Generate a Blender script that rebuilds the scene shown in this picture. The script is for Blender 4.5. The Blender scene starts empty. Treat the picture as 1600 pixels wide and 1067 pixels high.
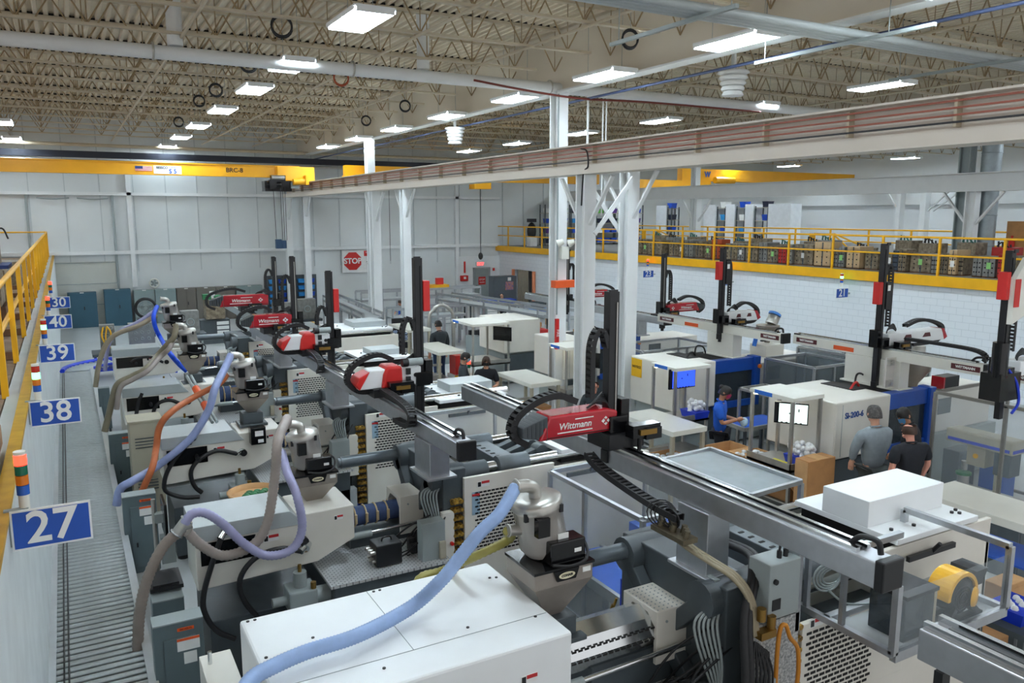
import bpy, bmesh, math, random
from mathutils import Vector, Matrix
random.seed(7)
S = bpy.context.scene
COL = S.collection
# ---------------------------------------------------------------- camera, world, exposure
EYE = Vector((0, 0, 5.0)); FPX = 1244.0
PITCH = math.atan((533.5 - 336.0) / FPX)
YAW = math.atan((800.0 - 96.0) / math.hypot(FPX, 533.5 - 336.0))
cam = bpy.data.cameras.new('camera'); cam.sensor_width = 36.0; cam.lens = 36.0 * FPX / 1600.0
cam.clip_end = 300; cam.clip_start = 0.05
camo = bpy.data.objects.new('camera', cam); COL.objects.link(camo)
camo.location = EYE; camo.rotation_euler = (math.pi / 2 - PITCH, 0, -YAW)
S.camera = camo
S.view_settings.view_transform = 'Standard'; S.view_settings.look = 'None'
S.view_settings.gamma = 1.0; S.view_settings.use_curve_mapping = False
S.view_settings.exposure = 1.66
w = bpy.data.worlds.new('world'); S.world = w; w.use_nodes = True
w.node_tree.nodes['Background'].inputs[0].default_value = (0.98, 0.985, 1.0, 1)
w.node_tree.nodes['Background'].inputs[1].default_value = 0.3
TUBE_POWER = 16.5

FW = Vector((math.sin(YAW) * math.cos(PITCH), math.cos(YAW) * math.cos(PITCH), -math.sin(PITCH)))
RT = Vector((math.cos(YAW), -math.sin(YAW), 0)); UP = RT.cross(FW)
def ray(u, v): return FW + RT * ((u - 800) / FPX) - UP * ((v - 533.5) / FPX)
def PZ(u, v, z): d = ray(u, v); return EYE + d * ((z - 5.0) / d.z)      # a point of the place at height z
def PX(u, v, x): d = ray(u, v); return EYE + d * (x / d.x)              # ... in the plane X = x
def PY(u, v, y): d = ray(u, v); return EYE + d * (y / d.y)              # ... in the plane Y = y

# ---------------------------------------------------------------- materials
def lin(c): return tuple(((x / 255) / 12.92 if x / 255 <= .04045 else ((x / 255 + .055) / 1.055) ** 2.4) for x in c)
MATS = {}
def mat(name, rgb, rough=.5, metal=0., var=.08, scale=6., bump=0., emit=0., alpha=1., trans=0., rgb2=None, coat=0.):
    if name in MATS: return MATS[name]
    m = bpy.data.materials.new(name); m.use_nodes = True; nt = m.node_tree
    b = nt.nodes['Principled BSDF']; c = lin(rgb)
    b.inputs['Roughness'].default_value = rough; b.inputs['Metallic'].default_value = metal
    if coat: b.inputs['Coat Weight'].default_value = coat
    tc = nt.nodes.new('ShaderNodeTexCoord'); nz = nt.nodes.new('ShaderNodeTexNoise')
    nz.inputs['Scale'].default_value = scale; nz.inputs['Detail'].default_value = 5
    nt.links.new(tc.outputs['Object'], nz.inputs['Vector'])
    rp = nt.nodes.new('ShaderNodeValToRGB')
    c2 = lin(rgb2) if rgb2 else tuple(x * (1 - var) for x in c)
    rp.color_ramp.elements[0].position = .35; rp.color_ramp.elements[1].position = .65
    rp.color_ramp.elements[0].color = (*c2, 1); rp.color_ramp.elements[1].color = (*c, 1)
    nt.links.new(nz.outputs['Fac'], rp.inputs['Fac']); nt.links.new(rp.outputs['Color'], b.inputs['Base Color'])
    if bump:
        bp = nt.nodes.new('ShaderNodeBump'); bp.inputs['Strength'].default_value = bump; bp.inputs['Distance'].default_value = .01
        nt.links.new(nz.outputs['Fac'], bp.inputs['Height']); nt.links.new(bp.outputs['Normal'], b.inputs['Normal'])
    if emit:
        b.inputs['Emission Strength'].default_value = emit; b.inputs['Emission Color'].default_value = (*c, 1)
    b.inputs['Alpha'].default_value = alpha
    b.inputs['Transmission Weight'].default_value = trans
    MATS[name] = m; return m
cream = mat('cream_paint', (222, 219, 209), .38, 0, .05, 3)
white = mat('white_paint', (233, 237, 238), .35, 0, .03, 3)
offwhite = mat('offwhite_cover', (226, 226, 216), .4, 0, .04, 3)
steelwhite = mat('white_steelwork', (226, 229, 229), .45, 0, .05, 2)
greylid = mat('grey_lid', (172, 180, 181), .35, 0, .06, 4)
castiron = mat('dark_cast_paint', (74, 83, 88), .45, 0, .15, 5)
slate = mat('slate_cabinet', (92, 108, 112), .42, 0, .06, 5)
boxgrey = mat('electrical_grey', (150, 160, 160), .45, 0, .05, 5)
black = mat('black_plastic', (22, 24, 28), .4, 0, .2, 8)
blackgl = mat('black_gloss', (14, 15, 18), .15, 0, .2, 8)
rubber = mat('black_rubber', (26, 27, 30), .55, 0, .2, 12)
chrome = mat('chrome', (214, 218, 220), .16, 1., .05, 10)
steel = mat('stainless', (186, 184, 178), .34, .75, .1, 8)
alu = mat('aluminium', (186, 190, 194), .36, .85, .08, 12)
brushed = mat('hopper_steel', (158, 150, 142), .36, .5, .1, 5)
redp = mat('robot_red', (178, 22, 38), .22, 0, .12, 4, coat=.5)
redplain = mat('signal_red', (205, 36, 32), .4)
blue = mat('machine_blue', (28, 82, 178), .35, 0, .1, 5)
royal = mat('royal_blue', (20, 58, 200), .4, 0, .1, 5)
bluebin = mat('bin_blue', (24, 78, 196), .42, 0, .1, 6)
yellow = mat('safety_yellow', (240, 178, 12), .42, 0, .1, 3)
craneyel = mat('crane_yellow', (247, 176, 18), .4, 0, .06, 2)
plate = mat('diamond_plate', (206, 208, 208), .34, .35, .3, 45, bump=.7, rgb2=(128, 132, 134))
copper = mat('copper_bar', (150, 84, 66), .45, .3)
cardboard = mat('cardboard', (186, 136, 86), .8, 0, .14, 6)
carton = mat('carton_light', (205, 160, 110), .8, 0, .14, 6)
woodm = mat('plank_wood', (150, 112, 78), .75, 0, .35, 4)
pallet = mat('weathered_wood', (120, 88, 64), .85, 0, .4, 5)
orange = mat('orange_plastic', (232, 92, 34), .45)
green = mat('green_plastic', (40, 120, 70), .45)
clear = mat('clear_film', (225, 235, 240), .1, 0, .02, 3, alpha=.22)
glass = mat('guard_glass', (208, 222, 228), .05, 0, .02, 3, alpha=.11)
tint = mat('tinted_window', (60, 70, 78), .08, 0, .1, 3, alpha=.78)
signblue = mat('sign_blue', (26, 82, 180), .35)
paperw = mat('label_white', (236, 238, 236), .5)
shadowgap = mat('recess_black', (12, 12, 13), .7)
tan = mat('tan_paint', (178, 172, 152), .5, 0, .06, 3)
brass = mat('brass_fittings', (150, 118, 60), .35, .8)
moldst = mat('mold_steel', (150, 138, 116), .5, .15, .35, 9, rgb2=(104, 92, 74))
moldst2 = mat('mold_grey', (142, 143, 140), .42, .25, .3, 7)
navy = mat('navy_jacket', (40, 62, 120), .7, 0, .2, 14)
tealc = mat('teal_locker', (52, 92, 110), .45, 0, .06, 3)
lockg = mat('locker_greygreen', (132, 150, 150), .45, 0, .05, 3)
lockt = mat('locker_taupe', (104, 100, 92), .45, 0, .05, 3)

# ---------------------------------------------------------------- mesh builder
def catmull(P, n=8):
    P = [Vector(p) for p in P]
    if len(P) < 3:
        return [P[0].lerp(P[1], i / n) for i in range(n + 1)]
    Q = [P[0] * 2 - P[1]] + P + [P[-1] * 2 - P[-2]]; out = []
    for i in range(1, len(Q) - 2):
        a, b, c, d = Q[i - 1:i + 3]
        for k in range(n):
            t = k / n
            out.append(.5 * ((2 * b) + (c - a) * t + (2 * a - 5 * b + 4 * c - d) * t * t + (3 * b - a - 3 * c + d) * t ** 3))
    out.append(P[-1]); return out
def resample(P, step):
    out = [P[0]]; acc = 0.
    for a, b in zip(P, P[1:]):
        L = (b - a).length
        if L < 1e-9: continue
        s = step - acc
        while s <= L:
            out.append(a.lerp(b, s / L)); s += step
        acc = (acc + L) % step if s - step <= L else acc + L
        acc = L - (s - step)
    return out
WORLD = {}
class MB:
    def __init__(s): s.v = []; s.f = []; s.sm = []; s.mi = []; s.M = None; s.cur = 0
    def add(s, vs, fs, smooth=False):
        n = len(s.v)
        for p in vs:
            p = Vector(p); s.v.append(s.M @ p if s.M else p)
        for f in fs: s.f.append([n + i for i in f]); s.sm.append(smooth); s.mi.append(s.cur)
        return s
    def box(s, x0, x1, y0, y1, z0, z1):
        vs = [(x, y, z) for z in (z0, z1) for y in (y0, y1) for x in (x0, x1)]
        return s.add(vs, [(0, 2, 3, 1), (4, 5, 7, 6), (0, 1, 5, 4), (2, 6, 7, 3), (0, 4, 6, 2), (1, 3, 7, 5)])
    def cbox(s, c, sx, sy, sz, R=None):
        c = Vector(c); vs = []
        for z in (-.5, .5):
            for y in (-.5, .5):
                for x in (-.5, .5):
                    p = Vector((x * sx, y * sy, z * sz)); vs.append(c + (R @ p if R else p))
        return s.add(vs, [(0, 2, 3, 1), (4, 5, 7, 6), (0, 1, 5, 4), (2, 6, 7, 3), (0, 4, 6, 2), (1, 3, 7, 5)])
    def bar(s, a, b, w, h, up=(0, 0, 1)):
        a = Vector(a); b = Vector(b); d = (b - a); L = d.length
        if L < 1e-6: return s
        d.normalize(); u = Vector(up)
        if abs(d.dot(u)) > .98: u = Vector((0, 1, 0))
        x = d.cross(u).normalized(); y = x.cross(d)
        R = Matrix((x, d, y)).transposed()
        return s.cbox((a + b) / 2, w, L, h, R)
    def cyl(s, a, b, r, r2=None, n=14, caps=True):
        a = Vector(a); b = Vector(b); d = (b - a).normalized(); r2 = r if r2 is None else r2
        u = Vector((0, 0, 1)) if abs(d.z) < .9 else Vector((1, 0, 0))
        x = d.cross(u).normalized(); y = d.cross(x)
        vs = []
        for c, q in ((a, r), (b, r2)):
            for i in range(n):
                t = 2 * math.pi * i / n; vs.append(c + x * (q * math.cos(t)) + y * (q * math.sin(t)))
        s.add(vs, [(i, (i + 1) % n, n + (i + 1) % n, n + i) for i in range(n)], True)
        if caps:
            s.add(vs[:n], [tuple(range(n))[::-1]]); s.add(vs[n:], [tuple(range(n))])
        return s
    def tube(s, P, r, n=8, rf=None, caps=True):
        P = [Vector(p) for p in P]; t0 = (P[1] - P[0]).normalized()
        u = Vector((0, 0, 1)) if abs(t0.z) < .9 else Vector((1, 0, 0))
        x = t0.cross(u).normalized(); vs = []
        for i, p in enumerate(P):
            t = (P[min(i + 1, len(P) - 1)] - P[max(i - 1, 0)]).normalized()
            x = (x - t * x.dot(t)).normalized(); y = t.cross(x)
            q = rf(i) if rf else r
            for k in range(n):
                a = 2 * math.pi * k / n; vs.append(p + x * (q * math.cos(a)) + y * (q * math.sin(a)))
        m = len(P)
        s.add(vs, [(i * n + k, i * n + (k + 1) % n, (i + 1) * n + (k + 1) % n, (i + 1) * n + k) for i in range(m - 1) for k in range(n)], True)
        if caps:
            s.add(vs[:n], [tuple(range(n))[::-1]]); s.add(vs[-n:], [tuple(range(n))])
        return s
    def hose(s, P, r, n=10, ridge=.08, step=None):
        C = catmull(P, 14); step = step or r * .45
        Q = resample(C, step)
        return s.tube(Q, r, n, rf=lambda i: r * (1 + (ridge if i % 2 else -ridge)))
    def prism(s, poly, axis, a0, a1):
        n = len(poly)
        def P(p, q):
            if axis == 'x': return (q, p[0], p[1])
            if axis == 'y': return (p[0], q, p[1])
            return (p[0], p[1], q)
        vs = [P(p, a0) for p in poly] + [P(p, a1) for p in poly]
        fs = [(i, (i + 1) % n, n + (i + 1) % n, n + i) for i in range(n)] + [tuple(range(n))[::-1], tuple(range(n, 2 * n))]
        return s.add(vs, fs)
    def lathe(s, prof, o, axis=(0, 0, 1), n=16):
        o = Vector(o); d = Vector(axis).normalized(); u = Vector((0, 0, 1)) if abs(d.z) < .9 else Vector((1, 0, 0))
        x = d.cross(u).normalized(); y = d.cross(x); vs = []
        for r, h in prof:
            for k in range(n):
                a = 2 * math.pi * k / n; vs.append(o + d * h + x * (r * math.cos(a)) + y * (r * math.sin(a)))
        m = len(prof)
        s.add(vs, [(i * n + k, i * n + (k + 1) % n, (i + 1) * n + (k + 1) % n, (i + 1) * n + k) for i in range(m - 1) for k in range(n)], True)
        s.add(vs[:n], [tuple(range(n))[::-1]]); s.add(vs[-n:], [tuple(range(n))]); return s
    def frustum(s, lo, hi):            # two rectangles (x0,x1,y0,y1,z)
        vs = []
        for x0, x1, y0, y1, z in (lo, hi): vs += [(x0, y0, z), (x1, y0, z), (x1, y1, z), (x0, y1, z)]
        return s.add(vs, [(0, 1, 5, 4), (1, 2, 6, 5), (2, 3, 7, 6), (3, 0, 4, 7), (3, 2, 1, 0), (4, 5, 6, 7)])
    def ball(s, c, rx, ry=None, rz=None, n=12, m=8):
        ry = ry or rx; rz = rz or rx; c = Vector(c); vs = [c + Vector((0, 0, -rz))]
        for i in range(1, m):
            a = -math.pi / 2 + math.pi * i / m
            for k in range(n):
                t = 2 * math.pi * k / n; vs.append(c + Vector((rx * math.cos(a) * math.cos(t), ry * math.cos(a) * math.sin(t), rz * math.sin(a))))
        vs.append(c + Vector((0, 0, rz))); fs = [(0, 1 + (k + 1) % n, 1 + k) for k in range(n)]
        for i in range(m - 2):
            for k in range(n):
                a = 1 + i * n; fs.append((a + k, a + (k + 1) % n, a + n + (k + 1) % n, a + n + k))
        e = 1 + (m - 2) * n; fs += [(e + k, e + (k + 1) % n, len(vs) - 1) for k in range(n)]
        return s.add(vs, fs, True)
    def torus(s, c, R, r, axis=(0, 0, 1), n=24, m=8):
        c = Vector(c); d = Vector(axis).normalized(); u = Vector((0, 0, 1)) if abs(d.z) < .9 else Vector((1, 0, 0))
        x = d.cross(u).normalized(); y = d.cross(x); vs = []
        for i in range(n):
            a = 2 * math.pi * i / n; e = x * math.cos(a) + y * math.sin(a)
            for k in range(m):
                t = 2 * math.pi * k / m; vs.append(c + e * (R + r * math.cos(t)) + d * (r * math.sin(t)))
        return s.add(vs, [(i * m + k, ((i + 1) % n) * m + k, ((i + 1) % n) * m + (k + 1) % m, i * m + (k + 1) % m) for i in range(n) for k in range(m)], True)
    def chain(s, P, wd, ht, side=(0, 1, 0), pitch=.055):      # a cable carrier of separate links
        Q = resample(catmull(P, 10), pitch); sd = Vector(side).normalized()
        for a, b in zip(Q, Q[1:]):
            d = (b - a).normalized(); y = sd.cross(d).normalized(); x = d.cross(y)
            R = Matrix((x, d, y)).transposed(); L = (b - a).length; c = (a + b) / 2
            for q in (-1, 1): s.cbox(c + x * (q * wd * .45), wd * .1, L * 1.02, ht, R)
            for q in (-1, 1): s.cbox(c + y * (q * ht * .42), wd * .9, L * .55, ht * .12, R)
        return s
    def build(s, name, m, parent=None, bevel=0., label=None, loc=None):
        me = bpy.data.meshes.new(name)
        o = bpy.data.objects.new(name, me)
        if parent is not None: org = WORLD[parent.name]
        elif loc is not None: org = Vector(loc)
        else:
            n = max(1, len(s.v)); zs = min(p.z for p in s.v) if s.v else 0
            org = Vector((sum(p.x for p in s.v) / n, sum(p.y for p in s.v) / n, zs))
        me.from_pydata([p - org for p in s.v], [], s.f)
        for mm in (m if isinstance(m, (list, tuple)) else [m]): me.materials.append(mm)
        me.polygons.foreach_set('use_smooth', s.sm); me.polygons.foreach_set('material_index', s.mi)
        me.update(); COL.objects.link(o)
        if parent is not None: o.parent = parent
        else: o.location = org
        WORLD[o.name] = org.copy()
        if bevel:
            b = o.modifiers.new('bevel', 'BEVEL'); b.width = bevel; b.segments = 2; b.limit_method = 'ANGLE'; b.angle_limit = math.radians(40)
        if label: o['label'] = label
        return o
def _each(s, name, m, parent=None, bevel=0.):          # every separate piece becomes an object of its own
    key = {}; rep = list(range(len(s.v)))
    def find(a):
        while rep[a] != a: rep[a] = rep[rep[a]]; a = rep[a]
        return a
    for i, p in enumerate(s.v):
        k = (round(p.x, 5), round(p.y, 5), round(p.z, 5))
        if k in key: rep[find(i)] = find(key[k])
        else: key[k] = i
    for f in s.f:
        for a in f[1:]: rep[find(a)] = find(f[0])
    parts = {}
    for fi, f in enumerate(s.f): parts.setdefault(find(f[0]), []).append(fi)
    out = []
    for fl in parts.values():
        q = MB(); ix = {}
        for fi in fl:
            nf = []
            for a in s.f[fi]:
                if a not in ix: ix[a] = len(q.v); q.v.append(s.v[a])
                nf.append(ix[a])
            q.f.append(nf); q.sm.append(s.sm[fi]); q.mi.append(s.mi[fi])
        out.append(q.build(name, m, parent, bevel))
    return out
MB.each = _each
def thing(name, label, cat, loc, group=None):
    o = bpy.data.objects.new(name, None); COL.objects.link(o); o.location = loc; o.empty_display_size = .1
    o['label'] = label; o['category'] = cat
    if group: o['group'] = group
    WORLD[o.name] = Vector(loc); return o
def tag(o, label, cat, group=None, kind=None):
    o['label'] = label; o['category'] = cat
    if group: o['group'] = group
    if kind: o['kind'] = kind
    return o
def struct(o): o['kind'] = 'structure'; return o
def kids(o): return [c for c in o.children]
def dup(root, loc, label=None, group=None):
    r = root.copy(); COL.objects.link(r); r.location = loc; WORLD[r.name] = Vector(loc)
    if label: r['label'] = label
    if group: r['group'] = group
    for ch in list(root.children):
        c = ch.copy(); COL.objects.link(c); c.parent = r; WORLD[c.name] = Vector(loc)
        for g in list(ch.children):
            d = g.copy(); COL.objects.link(d); d.parent = c; WORLD[d.name] = Vector(loc)
    return r
TXT = {}
def text(name, string, size, m, parent, o, xdir, ydir, ext=.003, bold=0., shear=0., align='CENTER'):
    cu = bpy.data.curves.new('t', 'FONT'); cu.body = string; cu.size = size; cu.extrude = ext; cu.align_x = align; cu.align_y = 'CENTER'
    cu.offset = bold; cu.shear = shear; cu.resolution_u = 3
    to = bpy.data.objects.new('t', cu); COL.objects.link(to)
    dg = bpy.context.evaluated_depsgraph_get(); me = bpy.data.meshes.new_from_object(to.evaluated_get(dg)); bpy.data.objects.remove(to)
    x = Vector(xdir).normalized(); y = Vector(ydir).normalized(); z = x.cross(y).normalized()
    M = Matrix.Translation(Vector(o)) @ Matrix((x, y, z)).transposed().to_4x4()
    mb = MB(); mb.add([M @ v.co for v in me.vertices], [tuple(p.vertices) for p in me.polygons]); bpy.data.meshes.remove(me)
    return mb.build(name, m, parent)
# ================================================================ THE SETTING
def brickmat(name, c1, c2, sx, sy, mort, rough=.5, coord='xz', bump=.3):
    m = bpy.data.materials.new(name); m.use_nodes = True; nt = m.node_tree; b = nt.nodes['Principled BSDF']; b.inputs['Roughness'].default_value = rough
    tc = nt.nodes.new('ShaderNodeTexCoord'); sp = nt.nodes.new('ShaderNodeSeparateXYZ'); cb = nt.nodes.new('ShaderNodeCombineXYZ')
    nt.links.new(tc.outputs['Object'], sp.inputs[0])
    nt.links.new(sp.outputs['XYZ'.index(coord[0].upper())], cb.inputs[0]); nt.links.new(sp.outputs['XYZ'.index(coord[1].upper())], cb.inputs[1])
    br = nt.nodes.new('ShaderNodeTexBrick'); br.inputs['Scale'].default_value = 1; br.inputs['Brick Width'].default_value = sx; br.inputs['Row Height'].default_value = sy
    br.inputs['Mortar Size'].default_value = mort; br.inputs['Mortar Smooth'].default_value = .3
    br.inputs['Color1'].default_value = (*lin(c1), 1); br.inputs['Color2'].default_value = (*lin(c1), 1); br.inputs['Mortar'].default_value = (*lin(c2), 1)
    nt.links.new(cb.outputs[0], br.inputs['Vector']); nt.links.new(br.outputs['Color'], b.inputs['Base Color'])
    bp = nt.nodes.new('ShaderNodeBump'); bp.inputs['Strength'].default_value = bump; bp.inputs['Distance'].default_value = .01; bp.invert = True
    nt.links.new(br.outputs['Fac'], bp.inputs['Height']); nt.links.new(bp.outputs['Normal'], b.inputs['Normal'])
    return m
floorm = mat('epoxy_floor', (186, 190, 190), .3, 0, .1, 1.2)
deckm = mat('roof_deck_paint', (228, 216, 194), .6, 0, .08, 1.5)
joistm = mat('joist_paint', (200, 188, 164), .55, 0, .1, 3); webm = mat('joist_web_shaded', (168, 146, 110), .6, 0, .2, 3); fluteg = mat('flute_shade', (30, 27, 24), .8)  # web tan and flute black both have roof shade put into the colour
wallpan = mat('panel_wall', (214, 219, 219), .5, 0, .04, .8)
block = brickmat('painted_block', (226, 232, 236), (206, 213, 218), .4, .2, .008, .45, 'yz')
fascia = mat('fascia_paint', (206, 212, 212), .55, 0, .12, 3)
deckwood = mat('deck_planks', (148, 124, 100), .8, 0, .35, 3)

struct(MB().box(-14, 48, -6, 41.2, -.2, 0).build('floor', floorm))
mb = MB(); x = -14.
while x < 46:
    p = .2; vs = [(x, -3, 9.3), (x + .07, -3, 9.3), (x + .095, -3, 9.37), (x + .175, -3, 9.37), (x + .2, -3, 9.3)]
    vs2 = [(a, 41.2, c) for a, b, c in vs]
    mb.add(vs + vs2, [(i, i + 1, 6 + i, 5 + i) for i in range(4)]); x += p
mb.box(-14, 46, -3, 41.2, 9.375, 9.4)
struct(mb.build('ceiling', deckm))
# back wall: liner panels with raised seams
mb = MB().box(-14, 48, 41, 41.2, 0, 9.4); mb.cur = 1
x = -13.6
while x < 26:
    mb.box(x - .02, x + .02, 40.975, 41, 2.4, 9.3); x += 1.38
struct(mb.build('wall_back', [wallpan, mat('panel_seam_grey', (190, 197, 198), .6)]))
n = 1
for z, h, d in ((5.88, .14, .2), (3.22, .16, .22)):
    struct(MB().box(-14, 22, 41 - d, 41, z, z + h).build('trim_%d' % n, steelwhite)); n += 1
for xx in (2.75, 16.4, 19.3):
    struct(MB().box(xx - .1, xx + .1, 40.8, 41, 0 if xx > 3 else 1.7, 7.4).build('trim_%d' % n, steelwhite)); n += 1
# white office panelling in the far right corner, with its door
struct(MB().box(19.4, 22, 40.86, 40.97, 0, 2.68).build('wall_corner', white))
d = struct(MB().box(20.35, 21.28, 40.8, 40.9, 0, 1.95).build('door_1', boxgrey, bevel=.01))
mb = MB()
for a in (20.27, 21.28): mb.box(a, a + .08, 40.78, 40.9, 0, 2.03)
mb.box(20.27, 21.36, 40.78, 40.9, 1.95, 2.03); mb.build('door_frame', alu, d)
MB().box(20.45, 20.5, 40.7, 40.8, .95, 1.05).build('door_handle', chrome, d)
MB().box(20.6, 21.05, 40.785, 40.8, 1.05, 1.5).build('notice', redplain, d)
text('notice_letters', 'STOP', .15, paperw, d, (20.82, 40.78, 1.34), (1, 0, 0), (0, 0, 1)); text('notice_letters', 'ALARM', .1, paperw, d, (20.82, 40.78, 1.18), (1, 0, 0), (0, 0, 1))
# block wall under the right-hand mezzanine, doorway left open
mb = MB(); mb.box(22, 22.25, -4, 36.75, 0, 2.95); mb.box(22, 22.25, 39.15, 41, 0, 2.95); mb.box(22, 22.25, 36.75, 39.15, 2.0, 2.95)
struct(mb.build('wall_right', block))
struct(MB().box(26, 26.1, 36, 40.9, 0, 2.9).build('wall_workshop', mat('workshop_wall', (214, 206, 196), .6)))
struct(MB().box(21.9, 48, -4, 41, 2.95, 3.25).build('floor_right', mat('mezz_concrete', (150, 150, 146), .6, 0, .15, 2)))
struct(MB().box(21.82, 21.9, -4, 41, 2.97, 3.27).build('trim_%d' % n, yellow)); n += 1
whitew = mat('lit_white_wall', (236, 240, 242), .5, 0, .02, .6)
struct(MB().box(44, 44.2, -4, 41, 3.2, 9.3).build('wall_far', whitew))
struct(MB().box(43.6, 44, -4, 41, 5.6, 6.4).build('trim_%d' % n, white)); n += 1
# left mezzanine: painted fascia, yellow kerb, plank deck
struct(MB().box(-.62, -.42, -4, 40.9, 0, 3.2).build('wall_left', fascia))
struct(MB().box(-.5, -.41, -4, 40.9, 3.2, 3.24).build('trim_%d' % n, mat('kerb_yellow', (196, 152, 44), .6, 0, .25, 6))); n += 1
mb = MB(); y = -4
while y < 40.6:
    mb.box(-9, -.64, y, y + .44, 3.1, 3.17 + random.uniform(0, .01)); y += .46
struct(mb.build('floor_left', deckwood))
# roll-up door in the back wall at the left
d = struct(MB().box(-1.3, 2.0, 40.9, 41, 0, 2.9).build('door_2', mat('sectional_door', (196, 198, 190), .5, 0, .05, 1)))
mb = MB()
for z in (.95, 1.9, 2.85): mb.box(-1.3, 2.0, 40.88, 40.9, z, z + .03)
mb.each('panel_joint', boxgrey, d)
mb = MB()
for xx in (-1.35, 2.02): mb.box(xx, xx + .09, 40.82, 40.96, 0, 6.0)
for xx in (-.9, .65): mb.tube(catmull([(xx, 40.85, 5.75), (xx + .6, 40.8, 5.7), (xx + 1.25, 40.85, 5.75)], 6), .03)
mb.each('door_track', boxgrey, d)
# floor markings
for i, (x0, x1, y0, y1) in enumerate(((9.95, 10.05, 5, 40), (7.9, 8.0, 6.2, 40), (8, 9.95, 7.3, 7.4))):
    struct(MB().box(x0, x1, y0, y1, 0, .004).build('trim_%d' % n, yellow)); n += 1

# ---------------------------------------------------------------- roof steel
def joist(name, x0, x1, label, group):
    t = thing(name, label, 'roof joist', (x0, 0, 8.3), group)
    MB().box(x0, x1, -.07, .07, 9.23, 9.29).build('top_chord', joistm, t)
    MB().box(x0 + .6, x1 - .6, -.055, .055, 8.3, 8.345).build('bottom_chord', joistm, t)
    mb = MB(); x = x0 + .15; k = 0
    while x < x1 - .6:
        a = (x, 0, 9.23); b = (x + .54, 0, 8.33); c = (x + 1.08, 0, 9.23)
        mb.cyl(a, b, .016, n=5, caps=False); mb.cyl(b, c, .016, n=5, caps=False)
        mb.cyl((x + .54, 0, 8.33), (x + .54, 0, 9.23), .011, n=4, caps=False); x += 1.08
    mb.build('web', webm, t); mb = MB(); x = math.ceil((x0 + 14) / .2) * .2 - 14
    while x < x1 - .2: mb.box(x + .085, x + .185, -.06, .06, 9.29, 9.34); x += .2  # dark boxes added as painted shade inside the deck flutes
    mb.build('flute_shade', fluteg, t, label='dark boxes painting shade in the deck flutes above the chord')['kind'] = 'stuff'; return t
ys = [16.5 + 2.2 * k for k in range(-7, 11)]
for (x0, x1, lab) in ((-13, 10.45, 'cream open-web roof joist spanning the left bay above the numbered machines'),
                      (10.75, 26.1, 'cream open-web roof joist spanning the middle bay right of the white column'),
                      (26.5, 43.8, 'cream open-web roof joist over the right mezzanine bay')):
    g = {-13: 'left bay roof joists', 10.75: 'middle bay roof joists', 26.5: 'mezzanine bay roof joists'}[x0]
    j0 = joist('roof_joist', x0, x1, lab, g)
    for i, y in enumerate(ys):
        if i == 0: j0.location.y = y; WORLD[j0.name].y = y
        else: dup(j0, (x0, y, 8.3))
girm = mat('girder_paint', (224, 216, 200), .55, 0, .03, 1)
for xx, lab in ((10.6, 'deep cream roof girder running over the row of white columns'), (26.3, 'deep cream roof girder over the mezzanine edge columns')):
    t = thing('roof_girder', lab, 'girder', (xx, 18, 7.86))
    MB().box(xx - .03, xx + .03, -2, 41, 7.9, 9.28).build('web', girm, t)
    MB().box(xx - .17, xx + .17, -2, 41, 7.86, 7.9).build('bottom_flange', steelwhite, t, label='white bottom flange')
# ---------------------------------------------------------------- columns and crane runways
def hcol(name, x, y, z1, lab, wd=.36, m=steelwhite, dp=.3):
    t = thing(name, lab, 'column', (x, y, 0))
    mb = MB(); 
    mb.box(x - .15, x + .15, y - .022 - dp / 2, y + .022 - dp / 2, .04, z1); mb.box(x - .15, x + .15, y - .022 + dp / 2, y + .022 + dp / 2, .04, z1); mb.box(x - .02, x + .02, y - dp / 2, y + dp / 2, .04, z1)
    mb.build('shaft', m, t)
    MB().box(x - .25, x + .25, y - .25, y + .25, 0, .04).build('base_plate', m, t)
    return t
c1 = hcol('building_column', 10.5, 16.5, 7.86, 'tall white roof column with orange band and red fire-extinguisher sign')
MB().box(10.2, 10.8, 16.1, 16.32, 3.27, 3.44).build('orange_band', orange, c1, label='orange band round the column')
MB().box(10.32, 10.41, 16.26, 16.33, 1.75, 2.5).build('extinguisher_sign', redplain, c1, label='tall narrow red sign')
tx = text('sign_letters', 'FIRE', .1, paperw, c1, (10.365, 16.25, 2.15), (0, 0, -1), (1, 0, 0))
mb = MB(); mb.box(10.42, 10.62, 16.18, 16.32, 3.95, 4.25); mb.cyl((10.3, 16.2, 4.32), (10.42, 16.12, 4.38), .1, .06); mb.cyl((10.62, 16.2, 4.32), (10.72, 16.1, 4.38), .1, .06); mb.build('emergency_light', offwhite, c1)
MB().cyl((10.36, 16.3, 2.6), (10.36, 16.3, 7.8), .02).each('conduit', boxgrey, c1)
hcol('building_column', 10.5, 30, 7.86, 'white roof column rising behind the far end of the runway beam')
for x, y, lab in ((9.8, 14.3, 'white runway column carrying the near crane beam, beside the tall black robot mast'), (10.95, 14.3, 'white runway column with yellow railing behind it and a cable loop on its face'),
                  (9.8, 27.6, 'white runway column just left of the second roof column, under the crane beam'), (10.95, 27.6, 'white runway column right of the red STOP sign'),
                  (9.7, 39.9, 'white runway column at the far end of the crane beam under the hoist'), (10.6, 40.0, 'slim white runway column by the back wall, right of the crane hook')):
    t = hcol('runway_column', x, y, 5.84 if x < 10 or y > 40 else 5.98, lab)
    zt = 5.84 if x < 10 or y > 40 else 5.98
    for q in (-1, 1):
        if y + q * .9 < 40.8: MB().bar((x, y + q * .15, zt - 1.05), (x, y + q * .95, zt - .05), .09, .05).each('brace', steelwhite, t)
t = thing('cross_brace', 'pair of white diagonal bars joining the two near runway columns', 'brace', (9.95, 14.3, 4.6))
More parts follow.
